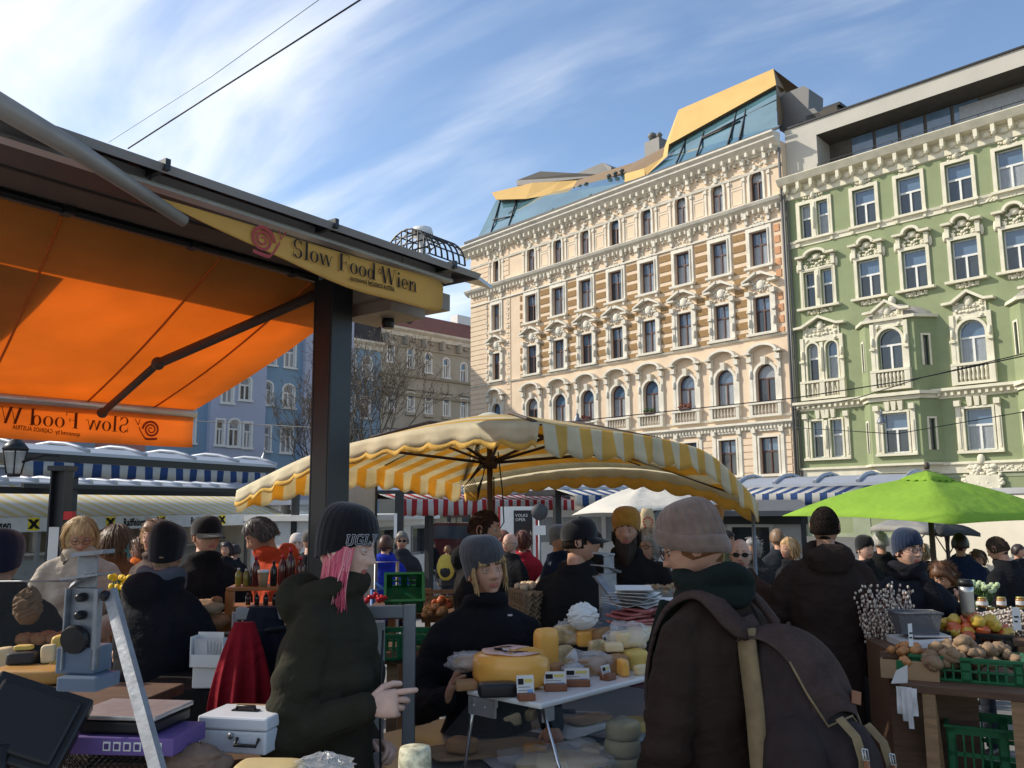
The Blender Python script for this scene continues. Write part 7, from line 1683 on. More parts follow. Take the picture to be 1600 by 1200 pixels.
M_herb = mat('herb_cheese', (.50, .37, .19), rough=.6, var=.7, vs=26, bump=.3, bs=50)
M_rind = mat('brown_rind', (.32, .17, .075), rough=.7, var=.3, vs=14, bump=.4, bs=40)
M_ylc = mat('yellow_cheese', (.62, .42, .10), rough=.45, var=.12, vs=8)
M_bread = mat('bread_crust', (.28, .13, .055), rough=.85, var=.45, vs=11, bump=.6, bs=30, dirt=.0)
M_flour = mat('floured_bread', (.40, .25, .14), rough=.9, var=.4, vs=9, bump=.6, bs=26)
M_meat = mat('wrapped_meat', (.36, .10, .10), rough=.25, var=.4, vs=16, coat=.5)
w_ = wheel('round_cheese', 'big orange cheese wheel with a cut face and handwritten pink wrapper on top', 'cheese', at(803, 1074, ZS)+V((0, .05, 0)), .142, .112, [M_gouda, M_gouda], rz=R(40), cut=.82, sq=.5)
mb = MB(); rr = [[V(((.02+.09*t)*math.cos(a), (.02+.09*t)*math.sin(a), .1135+.002*math.sin(a*5+t*9))) for a in [R(10*k+20) for k in range(28)]] for t in (0, .5, 1)]; mb.grid(rr); 
lb = mb.obj('wrapper_label', mat('pink_wrapper', (.62, .42, .36), rough=.4, var=.2, vs=30), w_, smooth=True); sm = lb.modifiers.new('s', 'SOLIDIFY'); sm.thickness = .001
mb = MB()
for i in range(14): a = R(60+i*14); mb.tube([V((.05*math.cos(a+q*.1)+.012*math.sin(q*2.5+i), .06*math.sin(a+q*.1)+.012*math.cos(q*3), .117)) for q in range(4)], .0012, n=3)
mb.obj('handwriting', M_ink, lb)
block('cheese_block', 'flat orange cheese block standing behind the big wheel', 'cheese', at(848, 1058, ZS)+V((.02, .16, 0)), (.09, .06, .15), R(30), M_gouda, nz=.05)
lump('bread_loaf', 'half loaf wrapped in clear film left of the big cheese wheel', 'bread', at(738, 1064, ZS)+V((0, 0, .035)), (.075, .045, .026), M_flour, nz=.15, seed=4)
lump('plastic_bag', 'clear crumpled bag over the half loaf', 'plastic bag', at(738, 1064, ZS)+V((0, 0, .033)), (.088, .055, .032), M_film, nz=.5, seed=8)
block('cheese_block', 'rough brown cheese end below the wrapped half loaf', 'cheese', at(728, 1078, ZS)+V((0, .01, 0)), (.075, .06, .032), R(10), M_rind, nz=.3)
tr_ = block('tray', 'black plastic tray in front of the orange cheese wheel', 'tray', at(778, 1088, ZS)+V((0, .0, 0)), (.13, .07, .045), R(8), M_black, nz=.02)
items = [ # label, px, py, (w,d,h), rz, mat, z
 ('marbled herb cheese piece at the back left of the pile', 880, 1044, (.085, .07, .075), 20, M_herb, 0), ('herb cheese piece resting on the lower pile by the white bag', 888, 1036, (.10, .08, .075), -10, M_herb, .065),
 ('orange brown cheese loaf under the white paper bag', 921, 1038, (.10, .07, .065), 12, M_gouda, .062), ('brown rinded cheese loaf in the lower row', 925, 1058, (.12, .08, .06), 18, M_rind, 0),
 ('darker brown cheese block at the right of the lower row', 962, 1055, (.10, .09, .065), 34, M_rind, 0), ('pale yellow square cheese at the right end of the lower row', 992, 1048, (.10, .09, .07), 30, M_ylc, 0),
 ('pale wrapped cheese on top of the yellow square one', 985, 1043, (.13, .09, .06), 25, M_pale, .07), ('brown smoked cheese behind the small price cards', 945, 1040, (.08, .06, .07), 40, M_rind, .065),
 ('long pale cheese piece at the back right of the shelf', 1030, 1035, (.18, .1, .07), 30, M_pale, 0), ('small brown wedge between the knotted bag and the wheel', 872, 1062, (.06, .05, .05), 50, M_rind, 0), ('pale square chunk behind the orange wheel', 868, 1030, (.09, .07, .06), 10, M_pale, .05),
 ('narrow herb cheese slice on the brown loaf', 935, 1050, (.07, .03, .05), 30, M_herb, .058), ('orange slice leaning beside the dark brown block', 975, 1060, (.03, .07, .06), 20, M_gouda, 0), ('thin pale wedge in front of the yellow square cheese', 1005, 1058, (.06, .03, .035), 40, M_pale, 0), ('round pale bun shaped cheese on the brown block', 962, 1050, (.07, .06, .035), 0, M_pale, .065), ('brown smoked piece at the far right end of the shelf', 1022, 1047, (.07, .06, .05), 35, M_rind, 0),
 ('sandy coloured cheese below the pile of meat packs', 1015, 1033, (.16, .1, .06), 38, M_pale, .07)]
for lab, px, py, d, rz, m_, zo in items:
    c = at(px, py, ZS); c.y += .05; c.z += zo; block('cheese_block', lab, 'cheese', c, d, R(rz), m_, group='cheese pieces piled on the white shelf', nz=.12)
for i, (px, py, zo, rx) in enumerate(((888, 1036, .065, .06), (925, 1058, 0, .075), (985, 1043, .07, .08), (1020, 1035, .0, .10))):
    c = at(px, py, ZS); c.y += .05; c.z += zo-.004; lump('plastic_film', ('film over the herb cheese by the white bag', 'film over the brown loaf in the lower row', 'film over the pale cheese on the yellow one', 'film over the long pale cheese at the back right')[i], 'plastic film', c, (rx, rx*.75, .045), M_film, nz=.55, seed=20+i)
mb = MB(); crumple(mb, (0, 0, 0), .062, .05, .10, 3); b_ = mb.obj('paper_bag', M_paper, smooth=False); b_.location = at(914, 1042, ZS)+V((0, .07, .13)); tag(b_, 'crumpled white paper bag on top of the cheese pile', 'paper bag')
mb = MB(); crumple(mb, (0, 0, 0), .042, .03, .055, 9); mb.tube([(0, 0, .04), (.01, 0, .065), (-.01, 0, .085)], [.012, .008, .025], n=7); b_ = mb.obj('knotted_bag', mat('thin_white_plastic', (.72, .72, .73), rough=.3, transl=.4, alpha=.85, bump=.8, bs=50)); b_.location = at(897, 1062, ZS)+V((0, .03, .0)); tag(b_, 'small knotted white plastic bag in front of the cheese pile', 'plastic bag')
for i in range(5):
    c = at(1000, 1035, ZS)+V((.03*math.sin(i*2), .13, .13+.013*i)); block('meat_pack', 'pink vacuum meat pack, number %s from the top of its pile' % ('five', 'four', 'three', 'two', 'one')[i], 'meat pack', c, (.22-.02*i, .13, .014), R(25+i*9), M_meat, group='meat packs piled behind the cheese', nz=.5)
mb = MB()
for i in range(6):
    a = R(20+i*13); T_ = Matrix.Translation((.012*math.sin(i*3), 0, .012*i)) @ Matrix.Rotation(a, 4, 'Z'); mb.grid([[T_ @ V((u*.11, v*.075, .012*noise.noise(V((u*2, v*2, i)))+.012*abs(u)**2)) for v in (-1, -.5, 0, .5, 1)] for u in (-1, -.6, -.2, .2, .6, 1)])
b_ = mb.obj('paper_stack', M_paper, smooth=False); b_.location = at(990, 1034, ZS)+V((.02, .13, .20)); sm = b_.modifiers.new('s', 'SOLIDIFY'); sm.thickness = .0012; tag(b_, 'loose stack of white wrapping papers on the meat packs', 'paper')
b2 = b_.copy(); COL.objects.link(b2); b2.location = at(1048, 1030, ZS)+V((.03, .16, .14)); tag(b2, 'second stack of white papers right behind the taupe beanie man', 'paper')
card('white price card with blue print in front of the black tray', at(822, 1094, ZS), .055, .075, R(10)); card('wide price card with cow drawing right of the orange wheel', at(868, 1079, ZS), .075, .06, R(5), tint=(.15, .35, .65)); card('plain handwritten white card in front of the knotted bag', at(902, 1072, ZS), .085, .058, R(2), lines=1, tint=(.5, .5, .5)); card('small price card standing in the middle of the cheese pile', at(952, 1040, ZS)+V((0, 0, .06)), .04, .055, R(30)); card('small price card right of the middle one in the cheese pile', at(975, 1037, ZS)+V((0, 0, .06)), .045, .05, R(15)); card('price card at the right end of the shelf beside the man in brown', at(1024, 1052, ZS), .055, .055, R(15), tint=(.2, .3, .7)); card('card with brown foot seen edge-on in the lower cheese row', at(950, 1062, ZS), .05, .05, R(50))
# lower deck goods
ZD = .932
def dk(px, py): return at(px, py, ZD)
for i in range(3): wheel('round_cheese', ('lowest', 'middle', 'topmost')[i]+' of three small grey green round cheeses stacked in the display', 'cheese', dk(975, 1215)+V((.004*i, .06, .054*i)), .062-.002*i, .052, [mat('grey_green_rind', (.33, .29, .17), rough=.75, var=.25, vs=12, bump=.4, bs=40)], sq=.2, group='stacked round cheeses in the display')
for i, (px, py, w_, d_, rz, zo) in enumerate(((860, 1180, .34, .22, 30, 0), (835, 1195, .36, .2, 22, .004), (900, 1150, .30, .2, 48, .008), (985, 1150, .34, .26, 52, .004))):
    mb = MB(); mb.grid([[V((u*w_/2, v*d_/2, .006*noise.noise(V((u*2, v*2, i*3))))) for v in (-1, 0, 1)] for u in (-1, -.5, 0, .5, 1)]); ob = mb.obj('paper_sheet', [M_paper, mat('grey_liner', (.3, .31, .33), var=.1)][i % 2]); ob.location = dk(px, py)+V((0, .05, .01+zo)); ob.rotation_euler = (0, 0, R(rz)); sm = ob.modifiers.new('s', 'SOLIDIFY'); sm.thickness = .0015; tag(ob, ('white liner sheet in the middle of the display', 'grey liner sheet nearest the rod', 'white sheet behind the knife', 'grey sheet at the right of the display')[i], 'paper')
block('cutting_board', 'brown wooden cutting board lying in the display at the left', 'board', dk(760, 1185)+V((0, .05, .012)), (.42, .2, .014), R(20), M_wood, nz=.0)
block('cutting_board', 'wooden board with a black handled knife in the middle of the display', 'board', dk(920, 1140)+V((0, .05, .022)), (.2, .12, .014), R(40), M_wood, nz=0)
kn = thing('knife', 'black handled kitchen knife lying on the board', 'knife', dk(905, 1135)+V((0, .05, .045)), R(-8)); mb = MB(); mb.tube([(-.07, 0, 0), (-.01, 0, 0)], [(.009, .012)]*2, n=8); mb.obj('handle', M_black, kn); mb = MB(); mb.prism([(-.01, -.012, 0), (.12, -.002, 0), (.12, .004, 0), (-.01, .012, 0)], (0, 0, .002)); mb.obj('blade', M_alu, kn)
for i, (px, py, d_, m_, lab) in enumerate(((790, 1150, (.12, .07, .05), M_pale, 'pale wedge on the boards under the left glass'), (830, 1140, (.09, .07, .045), M_herb, 'herb cheese wedge under the shelf behind the rod'), (925, 1205, (.09, .07, .045), M_pale, 'cut pale cheese left of the stacked round cheeses'), (1000, 1160, (.10, .08, .05), M_ylc, 'yellow wedge behind the stacked round cheeses'), (720, 1195, (.10, .08, .05), M_rind, 'brown rinded wedge at the left corner of the display'), (835, 1200, (.08, .06, .04), M_gouda, 'orange wedge at the bottom of the display'))):
    block('cheese_block', lab, 'cheese', dk(px, py)+V((0, .04, .03)), d_, R(20+i*33), m_, group='wedges inside the display', nz=.1)
lump('cheese_piece', 'round wrapped pale cheese at the bottom of the display', 'cheese', dk(880, 1215)+V((0, .03, .01)), (.15, .09, .03), M_pale, nz=.15, seed=3); lump('plastic_film', 'clear film over the round pale cheese at the bottom of the display', 'plastic film', dk(880, 1215)+V((0, .03, .008)), (.17, .105, .042), M_film, nz=.6, seed=13)
card('price card leaning at the bottom of the display', dk(945, 1225)+V((0, .02, .0)), .06, .05, R(20), tint=(.5, .3, .1)); card('small brown card between the round cheeses and the man in brown', dk(1012, 1200), .05, .055, R(30), tint=(.4, .2, .1))
wheel('round_cheese', 'small blue veined cheese standing alone at the bottom edge', 'cheese', at(648, 1216, 1.12), .042, .075, [mat('blue_cheese', (.50, .47, .33), rough=.6, var=.85, vs=34, bump=.4, bs=50)], sq=.15)
cb = thing('side_table', 'low grey table holding the blue veined cheese and cash box', 'table', (-.62, 2.0, 0)); mb = MB(); mb.b2((-.62, -.30, 1.09), (.55, .22, 1.119), 0); mb.obj('table_top', M_slab, cb, bevel=.004)
for x in (-.5, .4): mb = MB(); mb.b2((x-.02, -.05, 0), (x+.02, .0, 1.09)); mb.obj('leg', M_alug, cb)
# cash box, scale, crates at the lower left
cbx = thing('cash_box', 'white metal cash box with black handle and round lock', 'cash box', at(372, 1176, 1.12)+V((0, .06, 0)), R(-12)); mb = MB(); mb.b2((-.105, -.075, 0), (.105, .075, .062)); mb.b2((-.108, -.078, .064), (.108, .078, .10)); mb.obj('box_body', mat('white_enamel', (.62, .63, .66), rough=.3, var=.05, dirt=.05), cbx, bevel=.006)
mb = MB(); mb.tube([(-.03, 0, .101), (-.028, 0, .112), (.028, 0, .112), (.03, 0, .101)], .005, n=8); mb.b2((-.04, -.012, .1005), (.04, .012, .104)); mb.tube([(.02, -.079, .045), (.02, -.095, .03), (.085, -.095, .03), (.085, -.079, .045)], .005, n=8); mb.obj('handle', M_black, cbx)
mb = MB(); mb.T = Matrix.Translation((.0, -.08, .05)) @ Matrix.Rotation(RX, 4, 'X'); mb.lathe([(.001, -.001), (.009, -.001), (.009, .004), (.001, .004)], n=14); mb.obj('lock', M_alug, cbx)
block('wooden_board', 'thin round cornered wooden board behind the cash box', 'board', at(378, 1112, 1.2)+V((0, .1, -.02)), (.19, .1, .012), R(-8), M_wood, nz=0)
block('cheese_box', 'pale wooden cheese box lid at the bottom edge', 'box', at(420, 1222, 1.12), (.17, .10, .05), R(-3), mat('pale_wood', (.50, .38, .18), rough=.6, var=.2, vs=6), nz=.02)
mb = MB()
for i in range(9): rn = random.Random(i); pts = [V((rn.uniform(-.07, .07), rn.uniform(-.04, .04), rn.uniform(0, .07))) for _ in range(12)]
crumple(mb, (0, 0, 0), .08, .05, .07, 31); b_ = mb.obj('plastic_bag', M_film, smooth=False); b_.location = at(505, 1222, 1.12); tag(b_, 'crumpled transparent bag right of the cheese box', 'plastic bag')
crumple_t = MB(); crumple(crumple_t, (0, 0, 0), .09, .06, .10, 41); b_ = crumple_t.obj('cloth', cl('tan_cloth', (.22, .15, .11)), smooth=True); b_.location = at(305, 1225, 1.08); tag(b_, 'brown cloth bundled left of the cash box', 'cloth')
lt = thing('side_table', 'black draped table under the weighing scale at the lower left', 'table', (-1.35, 2.15, 0), 0); mb = MB(); mb.b2((-.75, -.2, 1.04), (.62, .75, 1.065)); mb.obj('table_top', M_woodd, lt)
mb = MB(); mb.grid([[V((x, -.205-.015*math.sin(x*40), z)) for z in (1.04, .6, .1)] for x in [-.75+1.37*i/60 for i in range(61)]]); mb.obj('drape', cl('black_cloth', (.01, .01, .012)), lt)
for x, y in ((-.7, -.1), (.55, -.1), (-.7, .7), (.55, .7)): mb = MB(); mb.b2((x-.02, y-.02, 0), (x+.02, y+.02, 1.04)); mb.obj('leg', M_alug, lt)
bk = thing('wire_basket', 'dark diamond mesh plastic basket at the bottom left', 'basket', at(190, 1215, 1.07)+V((0, .06, 0)), R(-4)); mb = MB(); W_, D_, H_ = .30, .2, .10
for f_, (o_, ux) in enumerate(((V((-W_/2, -D_/2, 0)), V((1, 0, 0))), (V((-W_/2, D_/2, 0)), V((1, 0, 0))), (V((-W_/2, -D_/2, 0)), V((0, 1, 0))), (V((W_/2, -D_/2, 0)), V((0, 1, 0))))):
    L_ = W_ if f_ < 2 else D_; n = int(L_/.018)
    for i in range(-5, n+1):
        for sg in (1, -1):
            a, b = i*.018, i*.018+H_; 
            if sg < 0: a, b = b, a
            z0, z1 = 0, H_
            if a < 0: z0 = -a; a = 0
            if b < 0: z1 = H_+b; b = 0
            if a > L_: z0 = (a-L_); a = L_
            if b > L_: z1 = H_-(b-L_); b = L_
            if z1 > z0: mb.tube([o_+ux*a+V((0, 0, z0)), o_+ux*b+V((0, 0, z1))], .0018, n=3)
for z in (0, H_): mb.tube([V((-W_/2, -D_/2, z)), V((W_/2, -D_/2, z)), V((W_/2, D_/2, z)), V((-W_/2, D_/2, z)), V((-W_/2, -D_/2, z))], .005, n=5)
mb.obj('mesh', M_black, bk)
bx_ = thing('carton', 'flat purple carton with white symbols under the scale', 'carton', at(190, 1180, 1.17)+V((0, .08, 0)), R(-6)); mb = MB(); mb.b2((-.15, -.085, 0), (.15, .10, .045), 0); mb.obj('carton_body', mat('purple_card', (.13, .08, .25), rough=.6, var=.1), bx_, bevel=.003)
mb = MB()
for i in range(6): x = -.04+i*.028; mb.b2((x, -.0875, .012), (x+.02, -.0855, .034), 0); mb.b2((x+.004, -.089, .016), (x+.016, -.0876, .03), 1)
mb.obj('printed_symbols', [M_paper, mat('purple_dark', (.07, .04, .15))], bx_)
sc_ = thing('weighing_scale', 'old stainless table scale on the purple carton', 'scale', at(178, 1148, 1.22)+V((0, .10, 0)), R(-8)); mb = MB(); mb.b2((-.12, -.09, 0), (.12, .10, .03)); mb.obj('scale_body', M_black, sc_, bevel=.006)
mb = MB(); mb.b2((-.125, -.095, .034), (.125, .105, .046)); mb.b2((-.122, -.092, .028), (-.11, .1, .034)); mb.obj('weighing_plate', mat('worn_steel', (.45, .44, .43), rough=.35, metal=.7, var=.25, vs=14, dirt=.2), sc_, bevel=.003)
block('paper_pile', 'pile of white paper slips right of the purple carton', 'paper', at(285, 1150, 1.15)+V((0, .05, 0)), (.13, .09, .02), R(20), M_paper, nz=.04)
# black display unit of a scale, very near at the left edge
du = thing('scale_display', 'black plastic rear of a scale display at the lower left edge', 'display unit', at(12, 1215, 1.16), R(25)); mb = MB(); mb.T = Matrix.Rotation(R(-28), 4, 'X') @ Matrix.Rotation(R(24), 4, 'Y'); mb.b2((-.14, -.03, .02), (.10, .035, .22)); mb.b2((-.12, -.045, .04), (.08, -.03, .2)); mb.obj('housing', M_black, du, bevel=.02)
mb = MB(); mb.tube([(-.02, 0, -.1), (-.02, 0, .08)], .022, n=12); mb.b2((-.11, -.09, -.14), (.09, .1, -.10)); mb.obj('stand', M_black, du)
# ---- raclette stand (large grey clamp) at the left
M_hamm = mat('hammered_grey_blue', (.24, .25, .27), rough=.45, metal=.35, var=.3, vs=18, bump=.3, bs=70, dirt=.15)
def clamp(label, px, py, d, s, rz, armto, flip=1):
    c = P(px, py, d); o = thing('raclette_stand', label, 'raclette stand', c, R(rz)); f = flip
    mb = MB(); mb.b2((-.048*s, -.006*s, -.02*s), (.035*s, .006*s, .21*s)); mb.b2((-.048*s, -.03*s, -.02*s), (-.042*s, -.006*s, .21*s)); mb.b2((.036*s, -.02*s, -.02*s), (.05*s, .008*s, .21*s)); mb.obj('back_plate', M_hamm, o, bevel=.002)
    mb = MB()
    for z in (.135, .185):
        mb.T = Matrix.Translation((0, -.006*s, z*s)) @ Matrix.Rotation(RX, 4, 'X'); mb.lathe([(.012*s, 0), (.014*s, .012*s), (.011*s, .03*s), (.006*s, .036*s)], n=12)
    mb.T = Matrix.Translation((.072*s, -.006*s, .19*s)) @ Matrix.Rotation(RX, 4, 'X'); mb.lathe([(.013*s, 0), (.016*s, .015*s), (.008*s, .03*s)], n=12)
    mb.obj('knob', M_black, o)
    mb = MB(); mb.prism([(-.05*s, -.05*s, .235*s), (.07*s, -.06*s, .25*s), (.07*s, .03*s, .25*s), (-.02*s, .03*s, .235*s)], (0, 0, .006*s)); mb.prism([(-.05*s, -.01*s, .21*s), (.02*s, -.05*s, .245*s), (.02*s, -.045*s, .252*s), (-.05*s, 0, .222*s)], (.0, .05*s, 0)); mb.b2((-.035*s, 0, .21*s), (.03*s, .006*s, .30*s)); mb.prism([(-.03*s, -.04*s, .30*s), (.07*s, -.04*s, .31*s), (.07*s, .02*s, .31*s), (-.03*s, .02*s, .30*s)], (0, 0, .012*s)); mb.obj('cheese_holder', M_hamm, o, bevel=.0015)
    mb = MB(); mb.T = Matrix.Translation((-.01*s, -.012*s, .07*s)) @ Matrix.Rotation(R(100), 4, 'X'); mb.lathe([(.001, 0), (.038*s, 0), (.042*s, .012*s), (.038*s, .025*s), (.001, .03*s)], n=24); mb.obj('rubber_disc', M_black, o, smooth=False)
    mb = MB(); mb.b2((-.07*s, -.02*s, -.03*s), (.05*s, .07*s, .045*s)); mb.b2((-.035*s, -.06*s, -.07*s), (.085*s, .06*s, -.03*s)); mb.obj('base_box', mat('blue_grey_enamel', (.10, .135, .19), rough=.4, var=.15, dirt=.12), o, bevel=.004)
    e = Matrix.Rotation(-R(rz), 3, 'Z') @ (P(*armto)-c); a = V((.075*s, 0, .2*s)); dr = (e-a).normalized(); sd = dr.cross(V((0, 1, 0))).normalized(); up = V((0, 1, 0))
    mb = MB(); w2, t2 = .017*s, .012*s
    mb.prism([a-sd*w2-up*t2, a+sd*w2-up*t2, a+sd*w2+up*t2, a-sd*w2+up*t2], e-a); mb.obj('arm', M_hamm, o, bevel=.002)
    return o
clamp('large grey blue steel raclette stand with slanting square arm at the left', 128, 1035, 2.05, .8, -8, (250, 1215, 1.75))
clamp('smaller grey steel raclette stand between the capped man and the bearded man', 952, 960, 3.9, .85, -150, (1000, 990, 3.7))
# ---- left cheese board, breads, glass screen, paper bag
tb = table('market_table', 'wooden table with cheese blocks and bread at the left edge', (-1.95, 2.72, 0), (-1.22, 2.62, 0), .5, 1.20, M_woodd)
ZL = 1.2
def lft(px, py, dz=0): c = at(px, py, ZL); c.z += dz; return c
block('cheese_board', 'thick golden yellow board under the left cheeses', 'board', lft(52, 1066), (.28, .14, .055), R(-4), mat('honey_wood', (.42, .22, .06), rough=.5, var=.2, vs=8, aniso=(1, 6, 6)), nz=0)
block('cheese_block', 'black rinded cheese wedge on the golden board', 'cheese', lft(32, 1062, .055), (.095, .06, .045), R(10), mat('black_rind', (.03, .028, .028), rough=.6, var=.3), nz=.12)
block('cheese_block', 'pale cut cheese resting on the black rinded wedge', 'cheese', lft(34, 1060, .10), (.06, .04, .018), R(5), M_ylc, nz=.1)
block('cheese_block', 'small square brown cheese right of the black wedge', 'cheese', lft(73, 1060, .055), (.05, .05, .065), R(18), M_pale, nz=.08)
block('cheese_block', 'tall yellow cheese wedge beside the blue grey box', 'cheese', lft(93, 1042, .0), (.065, .07, .12), R(15), M_ylc, nz=.08)
block('cheese_block', 'pale yellow cheese at the very left edge', 'cheese', lft(4, 1050, .0), (.07, .07, .09), R(15), M_pale, nz=.1)
for i in range(7): lump('bread_roll', ('nearest', 'second', 'third', 'fourth', 'fifth', 'sixth', 'farthest')[i]+' dark roll from the yellow wedge in the row behind the left cheeses', 'bread roll', lft(84-i*13, 1024-i % 2*4, .02)+V((0, .15, 0)), (.042, .035, .026), M_bread, nz=.2, seed=i, group='dark rolls behind the left cheeses')
gs_ = thing('glass_screen', 'clear upright glass guard at the left stall', 'glass guard', lft(52, 1030)); mb = MB(); mb.b2((-.24, .12, 0), (.12, .124, .30)); mb.obj('glass_pane', M_glasscl, gs_); mb = MB(); mb.tube([(-.24, .122, .302), (.12, .122, .302)], .004, n=6); mb.tube([(.12, .122, 0), (.12, .122, .3)], .004, n=6); mb.obj('edge_trim', M_alug, gs_)
mb = MB(); crumple(mb, (0, 0, 0), .052, .04, .13, 77); b_ = mb.obj('paper_bag', mat('brown_paper', (.16, .10, .06), rough=.9, var=.2, bump=.4, bs=20), smooth=False); b_.location = P(42, 975, 3.2); tag(b_, 'crumpled brown paper bag held by the hooded person on the left', 'paper bag')
# yellow flowers
def flowers(label, c, n, r, col, stem=(.06, .12, .03), h=.14):
    o = thing('flower_bunch', label, 'flowers', c); mb = MB(); rn = random.Random(n)
    for i in range(n):
        a, q = rn.uniform(0, 6.28), r*math.sqrt(rn.random()); p = V((q*math.cos(a), q*math.sin(a), h+rn.uniform(-.03, .03))); mb.tube([(p.x*.3, p.y*.3, 0), p], .003, n=3, mi=1); mb.ell(p, (.018, .018, .02), n=7, m_=5)
        mb.face([p*.5, p*.5+V((.02, .01, .06)), p*.6+V((-.01, .02, .05))], 1)
    mb.obj('blossoms', [mat('petal_%.2f' % col[0], col, rough=.6, var=.2), mat('stem_green', stem)], o)
flowers('bunch of yellow tulips left of the woman in black', P(196, 948, 4.9), 26, .09, (.75, .52, .02)); flowers('pale green and white flowers between two figures on the right', P(1538, 950, 6.5), 36, .11, (.42, .50, .28), h=.15); flowers('white cauliflower heads low among the crates at the right', P(1530, 962, 6.2), 18, .11, (.5, .5, .42), h=.07)
# ---- bread stall shelf with bottles
sh = P(418, 915, 4.5); ss = thing('wooden_shelf', 'orange brown wooden shelf unit carrying bottles', 'shelf', (sh.x, sh.y, 0), R(6)); zz0 = sh.z; mb = MB(); W2 = .19
mb.b2((-W2, -.08, zz0-.018), (W2, .12, zz0), 0); mb.b2((-W2, -.08, zz0-.11), (W2, .12, zz0-.095), 0); mb.obj('shelf_board', mat('orange_wood', (.38, .14, .035), rough=.4, var=.2, vs=8, coat=.3), ss, bevel=.003)
mb = MB(); mb.b2((-W2, -.09, .9), (-W2+.04, -.05, zz0-.019), 0); mb.b2((-W2-.12, -.09, zz0-.25), (-W2+.04, .1, zz0-.14), 0); mb.b2((W2-.04, .05, .9), (W2, .12, zz0-.11), 0); mb.obj('upright', MATS['orange_wood'], ss)
def bottle(label, c, h, r, col, cap, grp, near_=1):
    o = thing('bottle', label, 'bottle', c, 0, grp); mb = MB(); mb.lathe([(r*.9, 0), (r, h*.03), (r, h*.62), (r*.85, h*.72), (r*.4, h*.82), (r*.36, h*.9)], n=16); mb.obj('bottle_body', mat('liquid_%.2f_%.2f' % (col[0], col[1]), col, rough=.12, coat=.5, var=.1), o)
    mb = MB(); mb.lathe([(r*.45, h*.88), (r*.45, h*.98), (r*.3, h)], n=12); mb.obj('cap', mat('cap_%.2f' % cap[0], cap, rough=.35), o)
    return o
def on(px, py=915, dy=0): c = P(px, py, 4.5+dy); return V((c.x, c.y, zz0))
RED = (.55, .02, .03); SY = (.10, .018, .014)
for px, h, r, col, cap, lab in ((399, .150, .021, SY, RED, 'dark red syrup bottle left of the paper cup'), (441, .155, .022, SY, RED, 'dark red syrup bottle right of the black bottle'), (453, .19, .024, (.07, .014, .012), RED, 'tallest dark syrup bottle in the row'), (469, .145, .021, SY, RED, 'syrup bottle nearest the steel post'), (427, .125, .018, (.015, .012, .012), (.02, .02, .02), 'black bottle between two syrup bottles'), (372, .09, .016, (.30, .24, .03), (.6, .6, .6), 'leftmost small jar of yellow oil'), (384, .085, .016, (.24, .2, .04), (.6, .6, .6), 'second small jar of yellow oil'), (392, .10, .013, (.04, .03, .02), (.5, .5, .5), 'thin dark vial beside the oil jars')): bottle(lab, on(px), h, r, col, cap, 'bottles on the wooden shelf')
cp = thing('paper_cup', 'brown paper coffee cup with white lid among the bottles', 'cup', on(411, 915, -.06)); mb = MB(); mb.lathe([(.02, 0), (.028, .07)], n=18); mb.obj('cup_body', M_card, cp); mb = MB(); mb.lathe([(.030, .07), (.030, .078), (.026, .084), (.001, .084)], n=18); mb.obj('lid', M_white, cp)
for i in range(6): c = on(388+i*14); c.z = zz0-.095; bottle(('leftmost', 'second', 'third', 'fourth', 'fifth', 'rightmost')[i]+' small black jar on the lower shelf board', c, .06, .013, (.012, .01, .01), (.3, .25, .2), 'small jars on the lower shelf board')
tb2 = table('market_table', 'bread table behind the woman in black coat', P(285, 990, 4.4), P(470, 985, 4.4), .7, P(330, 990, 4.4).z, M_woodd)
for i, (px, py, r, lab) in enumerate(((327, 985, (.095, .08, .045), 'lower dark round loaf beside the wooden shelf'), (322, 962, (.085, .07, .04), 'upper floured round loaf beside the wooden shelf'), (338, 946, (.03, .03, .022), 'small roll on top of the two round loaves'), (300, 985, (.06, .05, .035), 'loaf half hidden behind the black coat'))): c = P(px, py, 4.3); lump('bread_loaf', lab, 'bread', c, r, M_flour if i == 1 else M_bread, nz=.15, seed=i+40)
hd = thing('paper_holder', 'white plastic holder full of paper bags under the loaves', 'holder', P(333, 1038, 3.7), R(-6)); mb = MB(); mb.b2((-.07, 0, 0), (.07, .008, .13)); mb.b2((-.07, -.07, 0), (-.066, 0, .12)); mb.b2((.066, -.07, 0), (.07, 0, .12)); mb.b2((-.07, -.07, 0), (.07, -.066, .05)); mb.b2((-.07, -.066, 0), (.07, 0, .004)); mb.obj('holder_body', M_white, hd)
mb = MB()
for i in range(8): a = R(-20+i*6); mb.prism([V((-.055+.01*i, -.05+.005*i, .01)), V((-.0+.008*i, -.05+.005*i, .01)), V((.01+.008*i+.05*math.sin(a), -.05+.005*i, .10)), V((-.05+.008*i+.05*math.sin(a), -.05+.005*i, .11))], (0, .001, 0))
mb.obj('paper_bags', M_paper, hd)
wb = thing('white_box', 'white foam box on the low table behind the black coat', 'box', P(336, 1072, 3.7)); mb = MB(); mb.b2((-.08, -.05, 0), (.1, .1, .085)); mb.obj('box_body', M_white, wb, bevel=.006)
bt = thing('counter_block', 'dark cloth covered counter under the white box', 'counter', (P(340, 1075, 3.7).x, 3.75, 0)); mb = MB(); mb.b2((-.35, -.1, 0), (.5, .5, P(336, 1074, 3.7).z)); mb.obj('counter_body', cl('black_cloth2', (.015, .014, .014)), bt, bevel=.01)
bottle('small dark bottle standing below the white box', P(341, 1080, 3.45), .08, .02, (.012, .012, .012), (.02, .02, .02), None)
